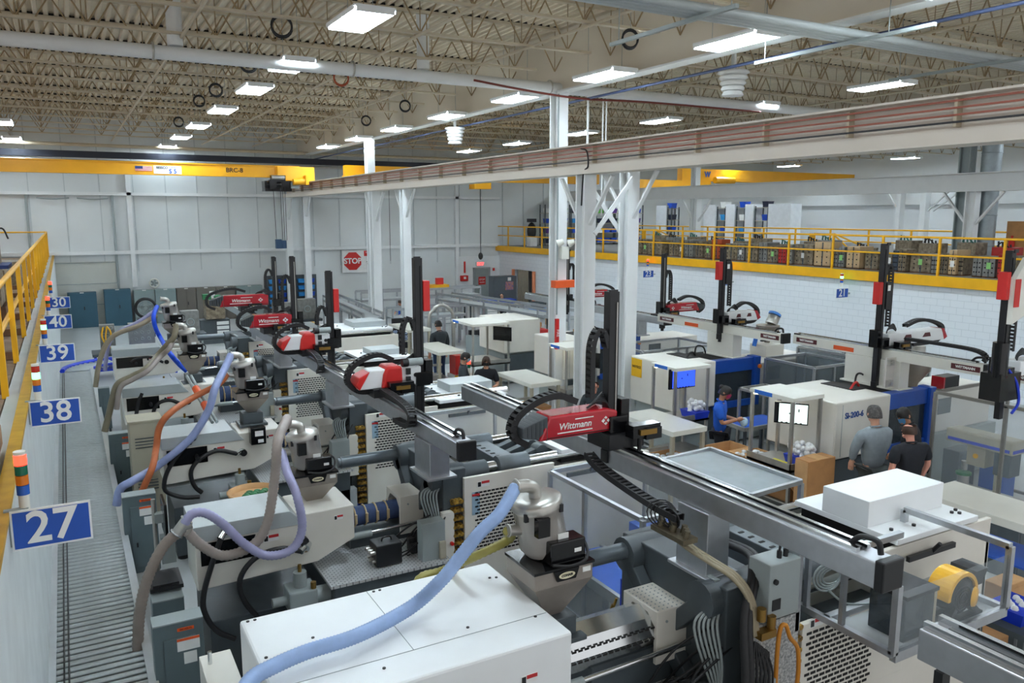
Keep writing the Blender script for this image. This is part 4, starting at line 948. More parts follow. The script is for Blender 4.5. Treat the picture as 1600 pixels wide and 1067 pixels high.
# ================================================================ HOPPERS
ovalm = mat('badge_cream', (228, 222, 190), .4)
def hopper(x, y, zb, zr, label, s=1., angle=-.18, badge=True):
    t = thing('material_hopper', label, 'hopper', (x, y, zb))
    h = .25 * s; d = .21 * s
    MB().box(x - .16 * s, x + .16 * s, y - .14 * s, y + .14 * s, zb - .16, zb).box(x - .22 * s, x + .22 * s, y - .2 * s, y + .2 * s, zb - .2, zb - .16).build('throat_block', castiron, t, bevel=.008)
    zf = zr - .12 * s
    MB().frustum((x - .07 * s, x + .07 * s, y - .06 * s, y + .06 * s, zb), (x - h, x + h, y - d, y + d, zf)).box(x - h, x + h, y - d, y + d, zf, zr).build('cone', brushed, t, bevel=.004)
    MB().box(x - h - .012, x + h + .012, y - d - .012, y + d + .012, zr, zr + .022).prism([(x - .1 * s, zr), (x + .12 * s, zr), (x + .09 * s, zr - .08 * s), (x - .07 * s, zr - .08 * s)], 'y', y - d - .02, y - d).build('black_lid', blackgl, t)
    mb = MB(); c = Vector((x + .01 * s, y - d - .021, zr - .04 * s))
    n = 18; vs = [c + Vector((.07 * s * math.cos(2 * math.pi * k / n), -.003, .026 * s * math.sin(2 * math.pi * k / n))) for k in range(n)]
    mb.add(vs, [tuple(range(n))]); mb.build('badge', ovalm, t)
    if badge: text('badge_letters', 'CONAIR', .026 * s, black, t, c + Vector((0, -.005, 0)), (1, 0, 0), (0, 0, 1), ext=.001, bold=.001)
    MB().box(x + .16 * s, x + .23 * s, y - d - .004, y - d, zr - .06 * s, zr - .02 * s).build('rating_label', paperw, t)
    # sight window set into the front slope
    f = Vector((0, -(d - .06 * s), zf - zb)).normalized(); c0 = Vector((x + .05 * s, y - .065 * s, zb + .05)) + f * .04; nrm = Vector((0, -f.z, f.y))
    R = Matrix((Vector((1, 0, 0)), f, nrm)).transposed()
    MB().cbox(c0 + f * (.13 * s) + nrm * -.002, .05 * s, .24 * s, .012, R).build('sight_window', blackgl, t); 
    mb = MB()
    for k in range(6): mb.cbox(c0 + f * (.03 + .036 * k) * s + nrm * .006, .02 * s, .012 * s, .004, R)
    mb.build('level_marks', boxgrey, t)
    MB().box(x - .1 * s, x + .2 * s, y - d * .9, y - d * .1, zr + .022, zr + .2 * s).build('motor_box', blackgl, t, bevel=.012)
    MB().box(x + .1 * s, x + .16 * s, y - d * .9 - .003, y - d * .9, zr + .1 * s, zr + .13 * s).build('motor_label', paperw, t)
    MB().tube(catmull([(x - .1 * s, y - d, zr + .05), (x + .05 * s, y - d * 1.15, zr + .03), (x + .2 * s, y - d, zr + .05), (x + .26 * s, y - d * .4, zr + .12), (x + .2 * s, y - d * .2, zr + .18)], 6), .012).build('motor_cable', rubber, t)
    a = Vector((math.sin(angle), .02, math.cos(angle))); o = Vector((x - .01 * s, y + .05 * s, zr + .05 * s)); r = .17 * s
    r = .185 * s; R_ = MB().lathe([(r * .8, 0), (r, .06 * s), (r, .36 * s), (r * 1.04, .36 * s), (r * 1.04, .375 * s)], o, a, 22).build('receiver_can', mat('polished_can', (222, 217, 210), .22, .45, .06, 5), t)
    MB().lathe([(r * 1.06, 0), (r * 1.06, .04 * s), (r * .96, .06 * s), (r * .5, .065 * s)], o + a * .375 * s, a, 22).build('can_lid', steel, t)
    mb = MB(); e1 = a.cross(Vector((0, 1, 0))).normalized(); e2 = a.cross(e1)
    for k in range(4):
        q = 2 * math.pi * k / 4 + .6; c = o + a * (.36 * s) + (e1 * math.cos(q) + e2 * math.sin(q)) * r * 1.05; mb.cbox(c, .03 * s, .025 * s, .06 * s)
    mb.build('clamp_latch', black, t); MB().cbox(o + a * .27 * s + Vector((-.08 * s, -r * .96, 0)), .1 * s, .06 * s, .14 * s).build('filter_box', blackgl, t); MB().box(o.x + .0, o.x + .09 * s, o.y - r * 1.02, o.y - r * .97, o.z + .09 * s, o.z + .19 * s).build('can_label', paperw, t)
    p1 = o + a * (.44 * s); e = Vector((-1, 0, .1)).normalized()
    MB().tube(catmull([p1, p1 + a * .06 * s, p1 + a * .09 * s + e * .05 * s, p1 + a * .09 * s + e * .16 * s], 5), .05 * s, 12).torus(p1 + a * .09 * s + e * .15 * s, .052 * s, .008, axis=e).build('top_elbow', steel, t)
    p2 = o + a * (.2 * s) - Vector((r * .9, 0, 0))
    MB().cyl(p2, p2 + Vector((-.12 * s, 0, .02)), .04 * s).torus(p2 + Vector((-.11 * s, 0, .02)), .043 * s, .008, axis=(1, 0, 0)).build('side_inlet', steel, t)
    t['_'] = 0; del t['_']
    return p1 + a * .09 * s + e * .15 * s, p2 + Vector((-.12 * s, 0, .02))
H27 = hopper(3.16, 5.05, 1.87, 2.32, 'nearest steel hopper with leaning receiver can and pale blue hose, in the front', 1.05)
H38 = hopper(2.27, 8.75, 1.76, 2.12, 'steel hopper with taupe hose behind the near white machine, second from the camera', .95)
H39 = hopper(2.33, 12.45, 2.0, 2.34, 'steel hopper with orange and lavender hoses, third from the camera', .95)
H40 = hopper(2.0, 16.3, 1.96, 2.36, 'steel hopper with olive hoses, fourth from the camera', .95)
H30 = hopper(2.12, 20.2, 2.22, 2.5, 'steel hopper with the bright blue hose, farthest down the left row', .95)
# ================================================================ HOSES
def hose(label, pts, r, rgb, nm, name='ribbed_hose', ridge=.07, rough=.45, n=10, step=None):
    m = mat(nm, rgb, rough, 0, .12, 10)
    return tag(MB().hose(pts, r, n, ridge, step).build(name, m), label, 'hose')
Q = lambda Y, L: [PY(u, v, Y) for u, v in L]
top27 = lambda L: [PZ(u, v, 2.2) for u, v in L]
hose('thick pale blue ribbed hose draped over the near white machine', [H27[0]] + [PY(781, 802, 5.02), PY(750, 832, 5.0), PY(716, 874, 5.0), PY(688, 908, 4.98)] + top27([(640, 950), (560, 992), (480, 1018), (425, 1042), (392, 1062), (370, 1100)]), .05, (150, 178, 222), 'hose_paleblue', step=.012, ridge=.05)
hose('olive yellow ribbed hose behind the pale blue one at the near hopper', [H27[1]] + Q(5.3, [(796, 842), (745, 868)]) + Q(5.75, [(690, 892), (655, 905), (640, 950)]), .036, (158, 152, 82), 'hose_olive_yellow', step=.022)
hose('long taupe ribbed hose looping down in front of the second machine', [H38[0]] + Q(8.55, [(448, 655)]) + Q(8.05, [(434, 690), (430, 740), (418, 815), (395, 852), (350, 868), (315, 852), (292, 830)]), .05, (158, 148, 142), 'hose_taupe', step=.022)
hose('taupe ribbed hose dropping from the Y-fitting to the floor beside the conveyor', Q(8.05, [(284, 828), (258, 850), (236, 890), (222, 935), (216, 985), (216, 1060)]), .052, (146, 134, 126), 'hose_taupe_dark', step=.022)
hose('lavender ribbed hose making a wide loop on the second machine', [H38[1]] + Q(8.3, [(449, 738)]) + Q(7.98, [(464, 775), (472, 825), (456, 858), (418, 868), (382, 850), (350, 820), (322, 802), (300, 803), (287, 820)]), .045, (160, 160, 196), 'hose_lavender', step=.02)
t = thing('y_fitting', 'steel Y-fitting where the taupe and lavender hoses meet', 'fitting', PY(284, 823, 8.02))
c = PY(284, 823, 8.02); MB().cyl(c + Vector((-.05, 0, -.06)), c + Vector((.05, 0, .06)), .055).cyl(c, c + Vector((.09, 0, .02)), .05).build('fitting_body', steel, t)
mb = MB(); mb.torus(c + Vector((.05, 0, .06)), .06, .01, axis=(1, 0, 1)); mb.torus(c + Vector((-.05, 0, -.06)), .06, .01, axis=(1, 0, 1)); mb.each('clamp', chrome, t)
hose('lavender blue smooth hose arching from the third hopper down to the slate cabinet', [H39[0]] + Q(12.3, [(350, 578)]) + Q(11.9, [(336, 606), (326, 640), (302, 680), (272, 708), (240, 732)]) + Q(11.5, [(206, 752), (188, 764), (182, 790)]), .055, (150, 164, 208), 'hose_periwinkle', ridge=.015)
hose('orange smooth hose running from the third hopper down past the tan cabinet', [H39[1]] + Q(12.35, [(340, 601), (300, 622)]) + Q(11.85, [(266, 645), (249, 668), (244, 700)]) + Q(11.5, [(238, 730), (226, 758), (214, 785)]), .046, (190, 104, 58), 'hose_orange', ridge=.012)
hose('olive smooth hose sagging from the fourth hopper across the cream cabinet', [H40[0]] + Q(16.2, [(272, 526), (260, 540), (245, 557)]) + Q(15.7, [(228, 576), (206, 588), (184, 600), (176, 622), (170, 648), (163, 676)]), .055, (128, 120, 98), 'hose_olive', ridge=.012)
hose('grey-olive smooth hose running just under the olive one', [H40[1]] + Q(16.0, [(264, 545), (250, 558)]) + Q(15.6, [(230, 580), (207, 593), (188, 606), (182, 640)]), .045, (150, 140, 134), 'hose_greyolive', ridge=.012)
hose('tan smooth hose sweeping from the farthest hopper down to the conveyor side', [PY(244, 493, 20.2)] + Q(20, [(216, 509), (186, 520), (172, 530), (162, 546), (154, 572), (149, 606)]), .055, (150, 138, 116), 'hose_tan', ridge=.012)
hose('lavender hose running along the tan hose at the far end', [PY(246, 483, 20.3)] + Q(20.2, [(216, 503), (190, 516), (176, 526), (168, 545), (164, 580)]), .045, (160, 162, 200), 'hose_lavender', ridge=.012)
hose('bright blue hose hanging from the farthest hopper to the fourth machine', [PY(245, 479, 20.1)] + Q(19.6, [(240, 494), (243, 512), (252, 530)]) + Q(17.6, [(264, 550), (279, 568), (292, 580)]), .05, (22, 84, 226), 'hose_bright_blue', ridge=.01)
blk = lambda lab, pts, r=.028: hose(lab, pts, r, (30, 31, 34), 'hose_black', 'hydraulic_hose', 0., .4, 8, .05)
blk('black hydraulic hose dropping from the recess of the second machine to its pump', Q(8.22, [(347, 838), (342, 850), (330, 885), (319, 925), (319, 955), (338, 985), (372, 1000)]), .03)
blk('black hydraulic hose hooking from the right port of the second machine to its pump', Q(8.18, [(470, 861), (440, 857), (405, 868), (382, 890), (374, 915), (384, 942), (404, 966)]), .03)
blk('black loop hose on the front of the third machine', Q(11.95, [(370, 709), (340, 704), (314, 716), (300, 732), (299, 748), (306, 762), (316, 770)]), .032)
blk('black hose falling from the recess of the third machine', Q(11.95, [(297, 690), (283, 705), (265, 730), (257, 752), (260, 768), (286, 777), (314, 776)]), .032)
blk('black arch hose on the front of the fourth machine', Q(15.9, [(280, 630), (266, 625), (251, 628), (242, 637), (240, 650), (246, 660)]), .035)
blk('black hose falling from the recess of the fourth machine', Q(15.9, [(222, 614), (216, 630), (212, 655)]), .035)
blk('dark arch hose on the front of the farthest machine', Q(19.9, [(255, 566), (236, 558), (214, 560), (203, 566)]), .03)
for (u, v, yy, lab, up) in ((348, 834, 8.2, 'shiny hose coupling in the recess of the second machine', 1), (474, 861, 8.16, 'shiny hose coupling at the right port of the second machine', 0), (299, 687, 11.93, 'shiny hose coupling in the recess of the third machine', 1), (374, 709, 11.93, 'shiny hose coupling at the right of the third machine', 0)):
    p = PY(u, v, yy); tag(MB().cyl(p + Vector((-.03, 0, -.05 * up)), p + Vector((.05, .06, .03)), .035, .028).cyl(p + Vector((.03, .03, .01)), p + Vector((.08, .12, .02)), .045).build('hose_coupling', chrome), lab, 'coupling')
# ================================================================ CABINETS beside the conveyor
isolator('isolator_cabinet', .42, .84, 7.25, 7.45, .35, 1.4, 'slate electrical cabinet with orange volt label, nearest the camera by the conveyor')
isolator('isolator_cabinet', .4, .8, 11.0, 11.2, .35, 1.4, 'slate electrical cabinet with orange volt label beside the lavender hose end')
isolator('isolator_cabinet', .4, .72, 14.4, 14.6, .35, 1.4, 'slate electrical cabinet left of the tan louvred cabinet')
isolator('isolator_cabinet', .4, .62, 19.0, 19.15, .4, 1.3, 'small slate cabinet under the olive hose, farthest along the conveyor', lbl=False)
isolator('isolator_cabinet', .5, .8, 8.35, 8.6, .3, 1.12, 'low grey-lidded slate box just beyond the nearest slate cabinet', lbl=False)
t = thing('louvred_cabinet', 'tall tan louvred cabinet with the orange hose in front', 'cabinet', (.9, 13.8, 0))
MB().box(.68, 1.15, 13.7, 14.2, .0, 1.72).build('body', tan, t, bevel=.008); MB().box(.66, 1.17, 13.68, 14.22, 1.72, 1.75).build('top', tan, t)
mb = MB()
for z in (.6, .65, .7, .75, 1.3, 1.35, 1.4, 1.45): mb.box(.75, 1.05, 13.69, 13.7, z, z + .015)
mb.each('louvres', castiron, t)
t = thing('control_cabinet', 'cream control cabinet between the fourth and farthest left machines', 'cabinet', (1.1, 20, 0))
MB().box(.74, 1.5, 17.4, 17.7, .0, 1.62).build('body', cream, t, bevel=.008); MB().box(.72, 1.52, 17.38, 17.72, 1.62, 1.65).build('top', cream, t)
mb = MB()
for x in (.82, 1.44): mb.cyl((x, 17.45, 1.65), (x, 17.45, 1.7), .03)
mb.each('eye_bolt', steel, t)
t = thing('control_box', 'small cream hinged box with ring latch left of the nearest machine', 'cabinet', (.8, 5.8, 1.0))
MB().box(.66, .89, 5.5, 6.1, .3, 1.66).build('body', cream, t, bevel=.006); MB().torus((.75, 5.49, 1.4), .035, .008, axis=(0, 1, 0)).build('ring_latch', chrome, t); MB().cyl((.72, 5.95, 1.66), (.72, 5.95, 1.76), .015).build('hook', chrome, t)
# operator computer on a pole
t = thing('operator_terminal', 'black monitor and keyboard on a pole at the left end of the second machine', 'computer terminal', (.62, 8.95, 0))
MB().cyl((.62, 8.98, 0), (.62, 8.98, 2.0), .022).box(.45, .8, 8.8, 9.15, 0, .03).build('pole', steel, t); MB().box(.7, .73, 8.72, 9.12, 1.62, 2.0).build('monitor', blackgl, t, bevel=.006); MB().box(.62, .7, 8.9, 9.0, 1.75, 1.85).build('bracket', boxgrey, t)
MB().box(.5, .82, 8.5, 8.95, 1.16, 1.2).build('keyboard_tray', black, t); MB().box(.53, .78, 8.52, 8.9, 1.2, 1.225).build('keyboard', rubber, t); MB().box(.66, .8, 8.86, 8.98, 1.3, 1.6).build('switch_box', boxgrey, t)
# boxes on the tread deck of the second machine
t = thing('power_box', 'black power box with plugs standing on the tread plate of the second machine', 'control box', (2.9, 8.1, 1.14))
MB().box(2.75, 3.05, 7.98, 8.23, 1.14, 1.39).build('case', black, t, bevel=.01); MB().tube(catmull([(2.85, 8.1, 1.39), (2.87, 8.1, 1.43), (2.95, 8.1, 1.43), (2.97, 8.1, 1.39)], 4), .01).build('handle', black, t)
mb = MB()
for k in range(3): mb.cyl((2.75, 8.03 + .07 * k, 1.3), (2.69, 8.03 + .07 * k, 1.3), .022); mb.cyl((2.75, 8.03 + .07 * k, 1.2), (2.71, 8.03 + .07 * k, 1.2), .018)
mb.each('plug', steel, t)
t = thing('light_sensor_box', 'black control box with white labels on the third machine', 'control box', PY(404, 680, 11.9))
p = PY(404, 680, 11.9); MB().box(p.x - .12, p.x + .1, 11.85, 12.02, p.z - .13, p.z + .13).build('case', blackgl, t, bevel=.01); MB().box(p.x - .06, p.x + .06, 11.845, 11.85, p.z - .0, p.z + .08).build('label', paperw, t); MB().box(p.x - .02, p.x + .06, 11.845, 11.85, p.z - .1, p.z - .05).build('label', paperw, t)
t = thing('parts_basket', 'shallow peach tray of parts and green scraps behind the second machine', 'tray', (1.75, 9.45, .85))
MB().lathe([(.26, 0), (.3, .08), (.28, .08), (.25, .02)], (1.75, 9.5, 1.66), n=20).build('tray', carton, t); mb = MB(); 
for k in range(9): mb.ball((1.65 + .03 * k, 9.4 + .05 * (k % 3), 1.72), .05, .04, .03, 6, 4)
mb.build('green_scraps', green, t); MB().box(1.5, 2.0, 9.3, 9.7, .83, 1.66).build('stand', castiron, t)
# orange-tied hose bundle on the third machine
t = thing('hose_manifold', 'grey hose pair wrapped with bright orange tape rising from the third machine', 'hose', PY(322, 640, 12.2))
mb = MB(); a, b = PY(292, 588, 13.2), PY(332, 660, 11.95)
for q in (0, .06): mb.tube([a + Vector((q, 0, 0)), b + Vector((q, 0, 0))], .025)
mb.each('hose_pair', boxgrey, t)
mb = MB()
for f, g in ((.28, .45), (.62, .78)): mb.tube([a.lerp(b, f) + Vector((.03, 0, 0)), a.lerp(b, g) + Vector((.03, 0, 0))], .06)
mb.each('orange_wrap', orange, t)
# ================================================================ ALUMINIUM GUARD FRAMES
def guard(label, x0, x1, y0, y1, z0, z1, e=.05, glassy='xXyY', mids=(), lid=False, legs=True, m=alu, gm=None, floorpan=False):
    t = thing('machine_guard', label, 'machine guard', ((x0 + x1) / 2, (y0 + y1) / 2, 0 if legs else z0)); h = e / 2
    for x in (x0, x1):
        for y in (y0, y1): MB().box(x - h, x + h, y - h, y + h, 0 if legs else z0, z1).build('post', m, t, bevel=.004)
    for z in (z0, z1):
        for y in (y0, y1): MB().box(x0 + h, x1 - h, y - h, y + h, z - h, z + h).build('cross_rail', m, t)
        for x in (x0, x1): MB().box(x - h, x + h, y0 + h, y1 - h, z - h, z + h).each('side_rail', m, t)
    for ax_, v in mids:
        if ax_ == 'x': MB().box(v - h, v + h, y0 - h, y0 + h, z0, z1).each('mid_post', m, t)
        else:
            for x in (x0, x1): MB().box(x - h, x + h, v - h, v + h, z0, z1).each('mid_post', m, t)
    gm = gm or glass
    if 'x' in glassy: MB().box(x0 - .004, x0 + .004, y0 + h, y1 - h, z0 + h, z1 - h).build('clear_panel', gm, t)
    if 'X' in glassy: MB().box(x1 - .004, x1 + .004, y0 + h, y1 - h, z0 + h, z1 - h).build('clear_panel', gm, t)
    if 'y' in glassy: MB().box(x0 + h, x1 - h, y0 - .004, y0 + .004, z0 + h, z1 - h).build('clear_panel', gm, t)
    if 'Y' in glassy: MB().box(x0 + h, x1 - h, y1 - .004, y1 + .004, z0 + h, z1 - h).build('clear_panel', gm, t)
    if lid: MB().box(x0 + h, x1 - h, y0 + h, y1 - h, z1 - .004, z1 + .004).build('clear_lid', gm, t)
    if floorpan: MB().box(x0, x1, y0, y1, z0 - .01, z0 + .01).build('floor_pan', mat('pan_grey', (170, 174, 174), .4, .2), t)
    return t
# front frame with the blower
t = thing('machine_guard', 'open aluminium frame with clear front holding the yellow blower at the lower right', 'machine guard', (5.9, 4.0, 1.7))
X0, X1, Y0, Y1, z0, z1, h = 5.2, 6.66, 3.44, 4.4, 1.74, 2.29, .026
MB().box(X0 - h, X0 + h, Y0 - h, Y0 + h, z0, z1).build('post', alu, t); MB().box(X1 - h, X1 + h, Y0 - h, Y0 + h, z0, z1).build('post', alu, t); MB().box(X1 - h, X1 + h, Y1 - h, Y1 + h, 2.17, z1).build('post', alu, t)
MB().box(X0 - h, X0 + h, Y0, 4.35, z0 - h, z0 + h).each('side_rail', alu, t); MB().box(X0 - h, X0 + h, Y0, 4.35, z1 - h, z1 + h).each('side_rail', alu, t); MB().box(X1 - h, X1 + h, Y0, Y1, z1 - h, z1 + h).each('side_rail', alu, t); MB().box(X1 - h, X1 + h, Y0, 4.08, z0 - h, z0 + h).each('side_rail', alu, t)
MB().box(X0, X1, Y0 - h, Y0 + h, z0 - .06, z0 + .02).build('cross_rail', alu, t); MB().box(X0, X1, 4.02, 4.08, z0 - h, z0 + h).build('cross_rail', alu, t); MB().box(X0, X0 + .9, 4.02, 4.07, z1 - h, z1 + h).build('cross_rail', alu, t)
mb = MB()
for xx in (X0 + .2, X1 - .35): mb.box(xx, xx + .05, 3.5, 4.13, 1.66, 1.715)
mb.each('bracket_arm', alu, t)
MB().box(X0 + h, X1 - h, Y0 - .004, Y0 + .004, z0 + h, z0 + .48).build('clear_panel', glass, t); MB().box(X0 + .02, X1 - .02, Y0 + .03, 4.0, z0 - .03, z0 - .02).build('floor_pan', mat('pan_grey', (170, 174, 174), .4, .2), t)
mb = MB()
for yy in (3.9, 4.25): mb.box(X0 - .02, X0 + .02, yy - .02, yy + .02, z0, z1)
mb.each('mid_post', alu, t)
b = thing('air_blower', 'yellow and black floor blower inside the clear front frame', 'blower', (6.14, 3.6, z0))
c = Vector((6.14, 3.6, z0 + .21))
MB().lathe([(.09, -.12), (.158, -.09), (.158, .09), (.09, .12)], c, (0, 1, 0), 24).build('fan_housing', black, b)
mb = MB()
for k in range(4): mb.torus(c + Vector((-.03, -.125, 0)), .03 + .025 * k, .005, axis=(0, 1, 0), n=18, m=5)
mb.build('intake_grille', black, b)
mb = MB(); pr = []
for k in range(13):
    a = math.radians(15 + 13 * k); pr.append(c + Vector((.185 * math.cos(a), 0, .185 * math.sin(a))))
AA = [math.radians(8 + 11 * k) for k in range(17)]
mb.prism([(c.x + .2 * math.cos(a), c.z + .2 * math.sin(a)) for a in AA] + [(c.x + .165 * math.cos(a), c.z + .165 * math.sin(a)) for a in AA[::-1]], 'y', c.y - .11, c.y + .09)
mb.build('yellow_shell', mat('blower_yellow', (240, 182, 30), .35), b, bevel=.006, label='glossy yellow upper shell')
MB().lathe([(.085, 0), (.075, .02), (.0, .025)], c + Vector((.13, -.115, -.03)), (.3, -1, 0), 18).build('side_cap', MATS['blower_yellow'], b, label='round yellow side cap')
MB().frustum((c.x + .1, c.x + .3, 3.52, 3.7, z0 + .24), (c.x + .17, c.x + .33, 3.5, 3.72, z0 + .38)).build('outlet', black, b)
mb = MB()
for q in (-.14, .16): mb.bar(c + Vector((q * .6, -.08, -.08)), c + Vector((q * 1.4, -.09, -.19)), .07, .05); mb.bar(c + Vector((q * .6, .08, -.08)), c + Vector((q * 1.4, .09, -.19)), .07, .05)
mb.box(c.x - .25, c.x + .27, 3.48, 3.54, z0 - .02, z0 + .03); mb.box(c.x - .25, c.x + .27, 3.66, 3.72, z0 - .02, z0 + .03); mb.build('stand', black, b)
b = thing('camera_housing', 'black box housing with tinted side left of the yellow blower', 'housing', (5.55, 3.7, z0))
MB().box(5.44, 5.8, 3.52, 3.84, z0 - .02, z0 + .34).build('case', tint, b, bevel=.01); MB().box(5.42, 5.82, 3.5, 3.86, z0 + .34, z0 + .37).build('lid', black, b); MB().box(5.8, 5.86, 3.54, 3.6, z0, z0 + .34).build('bracket', tan, b)
t = thing('control_box', 'grey control box with rocker switch below the near beam', 'control box', (4.7, 4.15, 1.8))
MB().box(4.54, 4.88, 4.06, 4.28, 1.88, 2.34).build('case', boxgrey, t, bevel=.008); MB().box(4.58, 4.67, 4.055, 4.06, 1.96, 2.05).build('rocker_switch', black, t); MB().cyl((4.6, 4.06, 2.2), (4.6, 4.04, 2.2), .022).build('knob', black, t)
mb = MB(); 
for q in (.0, .07): mb.cyl((4.72 + q, 4.14, 2.34), (4.72 + q, 4.14, 2.4), .02); mb.tube(catmull([(4.72 + q, 4.14, 2.4), (4.74 + q, 4.14, 2.46), (4.82 + q, 4.16, 2.43), (4.9, 4.2, 2.2)], 5), .01)
mb.each('plug', black, t); MB().box(4.88, 4.93, 4.08, 4.24, 1.7, 2.5).build('mount', alu, t)
t = thing('cable_coil', 'coil of grey cable inside the aluminium frame right of the grey control box', 'cable coil', (5.42, 4.2, 1.9))
mb = MB()
for k in range(4): mb.torus((5.4 + .02 * k, 4.22, 1.98), .12 - .012 * k, .01, axis=(.4, 1, .1 * k), n=22, m=6)
mb.tube(catmull([(5.4, 4.2, 1.88), (5.5, 4.1, 1.78), (5.7, 4.0, 1.77), (5.9, 3.9, 1.77)], 6), .01); mb.build('coil', boxgrey, t)
# yellow regulator hose at the near machine
t = thing('air_regulator', 'air regulator with amber hose on the tread plate side of the near machine', 'regulator', (4.95, 4.1, .8))
MB().box(4.42, 4.92, 4.08, 4.11, .5, 1.86).build('backing_plate', plate, t); MB().tube(catmull([(4.64, 4.02, .7), (4.62, 4.02, 1.4), (4.61, 4.0, 1.8), (4.66, 3.99, 1.86), (4.72, 3.99, 1.74), (4.82, 3.99, 1.6), (4.83, 3.99, 1.3), (4.74, 4.0, 1.05)], 7), .018, 8).build('amber_hose', mat('amber_hose', (196, 126, 30), .35), t)
mb = MB().cyl((4.46, 4.05, 1.92), (4.46, 4.05, 2.02), .035).cyl((4.56, 4.04, 1.84), (4.56, 4.04, 1.94), .035).box(4.42, 4.58, 4.0, 4.08, 1.78, 1.84); mb.each('gauges', brass, t); MB().box(4.46, 4.6, 4.0, 4.08, 1.2, 1.42).build('solenoid_box', boxgrey, t)
mb = MB()
for k in range(14):
    a = Vector((4.38 + .012 * k, 4.03, 1.78 - .01 * k)); mb.tube(catmull([a, a + Vector((.03 * (k % 4 - 1.5), -.04, -.25)), a + Vector((.03, -.0, -.6 - .02 * k))], 5), .009, 5)
mb.build('wire_bundle', rubber, t)
t = thing('hose_bundle', 'thick black hose pair arching down the front of the dark platen', 'hose', (4.7, 4.1, .6))
P = [(4.72, 5.1, 2.2), (4.72, 4.5, 2.26), (4.55, 4.25, 2.22), (4.33, 4.1, 1.95), (4.27, 4.0, 1.5), (4.22, 3.95, .9), (4.18, 3.95, .3)]
mb = MB()
for q in (0, .05): mb.tube(catmull([Vector(p) + Vector((q, 0, -.01)) for p in P], 7), .032, 8)
mb.each('hose_pair', rubber, t)
mb = MB()
for q in range(3): mb.tube(catmull([(4.12 + .03 * q, 4.85, 2.46), (4.18 + .03 * q, 4.6, 2.36), (4.24 + .03 * q, 4.4, 2.3), (4.32 + .03 * q, 4.22, 2.22), (4.4 + .02 * q, 4.12, 2.05), (4.4 + .02 * q, 4.06, 1.8)], 7), .018, 6)
mb.each('tan_lines', mat('tan_hose', (150, 140, 116), .5), t)
t = thing('gripper_valves', 'cluster of pneumatic valves hung from the near robot chain end', 'valves', (4.14, 4.7, 2.4))
mb = MB(); 
for k in range(8): mb.cyl((4.1 + .03 * (k % 3), 4.55 + .05 * k, 2.42), (4.12 + .03 * (k % 3), 4.53 + .05 * k, 2.54), .025)
mb.box(4.05, 4.2, 4.5, 4.9, 2.44, 2.48); mb.build('valve_bodies', mat('valve_metal', (120, 112, 92), .35, .6, .3, 12), t)
mb = MB()
for k in range(6): mb.torus((4.12, 4.7 + .03 * k, 2.58), .07 + .01 * k, .006, axis=(1, .2 * k, .1), n=14, m=5)
mb.build('air_tube', black, t)
# guards standing in the gaps in front of machines
guard('clear-sided aluminium guard between the two nearest left machines', 4.98, 6.46, 6.15, 7.95, .3, 1.9, mids=[('y', 7.2)])
t = thing('clear_canopy', 'tilted clear lid with aluminium border beside the near robot beam', 'machine guard', (6.9, 6.5, 1.9))
for a, b in (((6.45, 6.1, 1.92), (7.25, 6.1, 1.95)), ((7.25, 6.1, 1.95), (7.25, 7.6, 1.95)), ((7.25, 7.6, 1.95), (6.45, 7.6, 1.92)), ((6.45, 7.6, 1.92), (6.45, 6.1, 1.92))): MB().bar(a, b, .05, .05).each('border', alu, t)
MB().box(6.47, 7.23, 6.12, 7.58, 1.925, 1.935).build('clear_panel', mat('lid_sheet', (206, 218, 224), .1, alpha=.45), t)
mb = MB()
for x, y in ((7.25, 6.1), (7.25, 7.6)): mb.box(x - .025, x + .025, y - .025, y + .025, 0, 1.93)
mb.each('support_post', alu, t)
guard('clear-sided aluminium guard before the third left machine', 4.7, 6.1, 9.75, 11.5, .3, 1.85, mids=[('y', 10.7)])
guard('clear-sided aluminium guard before the fourth left machine', 4.5, 5.9, 13.6, 15.2, .3, 1.8)
def beltconv(label, x0, x1, y0, y1, z):
    t = thing('belt_conveyor', label, 'conveyor', ((x0 + x1) / 2, (y0 + y1) / 2, 0)); MB().box(x0 + .05, x1 - .05, y0, y1, z - .02, z).build('blue_belt', royal if False else mat('belt_blue', (36, 92, 196), .5, 0, .08, 5), t)
    for x in (x0, x1 - .05): MB().box(x, x + .05, y0, y1, z - .1, z + .03).each('side_rail', alu, t)
    for x in (x0, x1 - .06):
        for y in (y0 + .1, y1 - .16): MB().box(x, x + .06, y, y + .06, 0, z - .1).each('leg', alu, t)
    return t
beltconv('blue belt conveyor inside the guard between the two nearest left machines', 5.05, 5.75, 6.3, 7.9, .8)
beltconv('blue belt conveyor inside the guard before the third left machine', 4.8, 5.5, 9.85, 11.4, .8)
t = thing('deflector_chute', 'royal blue sheet box beside the clear guard, above the blue belt', 'chute', (6.1, 7.2, .6)); MB().box(5.85, 6.35, 6.9, 7.5, .35, 1.25).build('box', blue, t, bevel=.01); MB().box(5.95, 6.25, 7.0, 7.4, 0, .35).build('foot', castiron, t)
t = thing('deflector_chute', 'royal blue upright motor cover by the tie bar of the near machine', 'chute', (4.9, 6.0, .7)); MB().box(4.55, 5.0, 5.82, 5.95, .85, 1.45).cyl((4.85, 5.8, 1.1), (4.85, 5.95, 1.1), .2).build('cover', royal, t, bevel=.008); MB().box(4.6, 4.7, 5.85, 5.95, 0, .85).build('stand', castiron, t)
mb = MB(); mb.box(4.62, 4.85, 5.75, 5.82, 1.3, 1.36); mb.cyl((4.64, 5.7, 1.25), (4.64, 5.82, 1.25), .03); mb.build('hinge', steel, t)
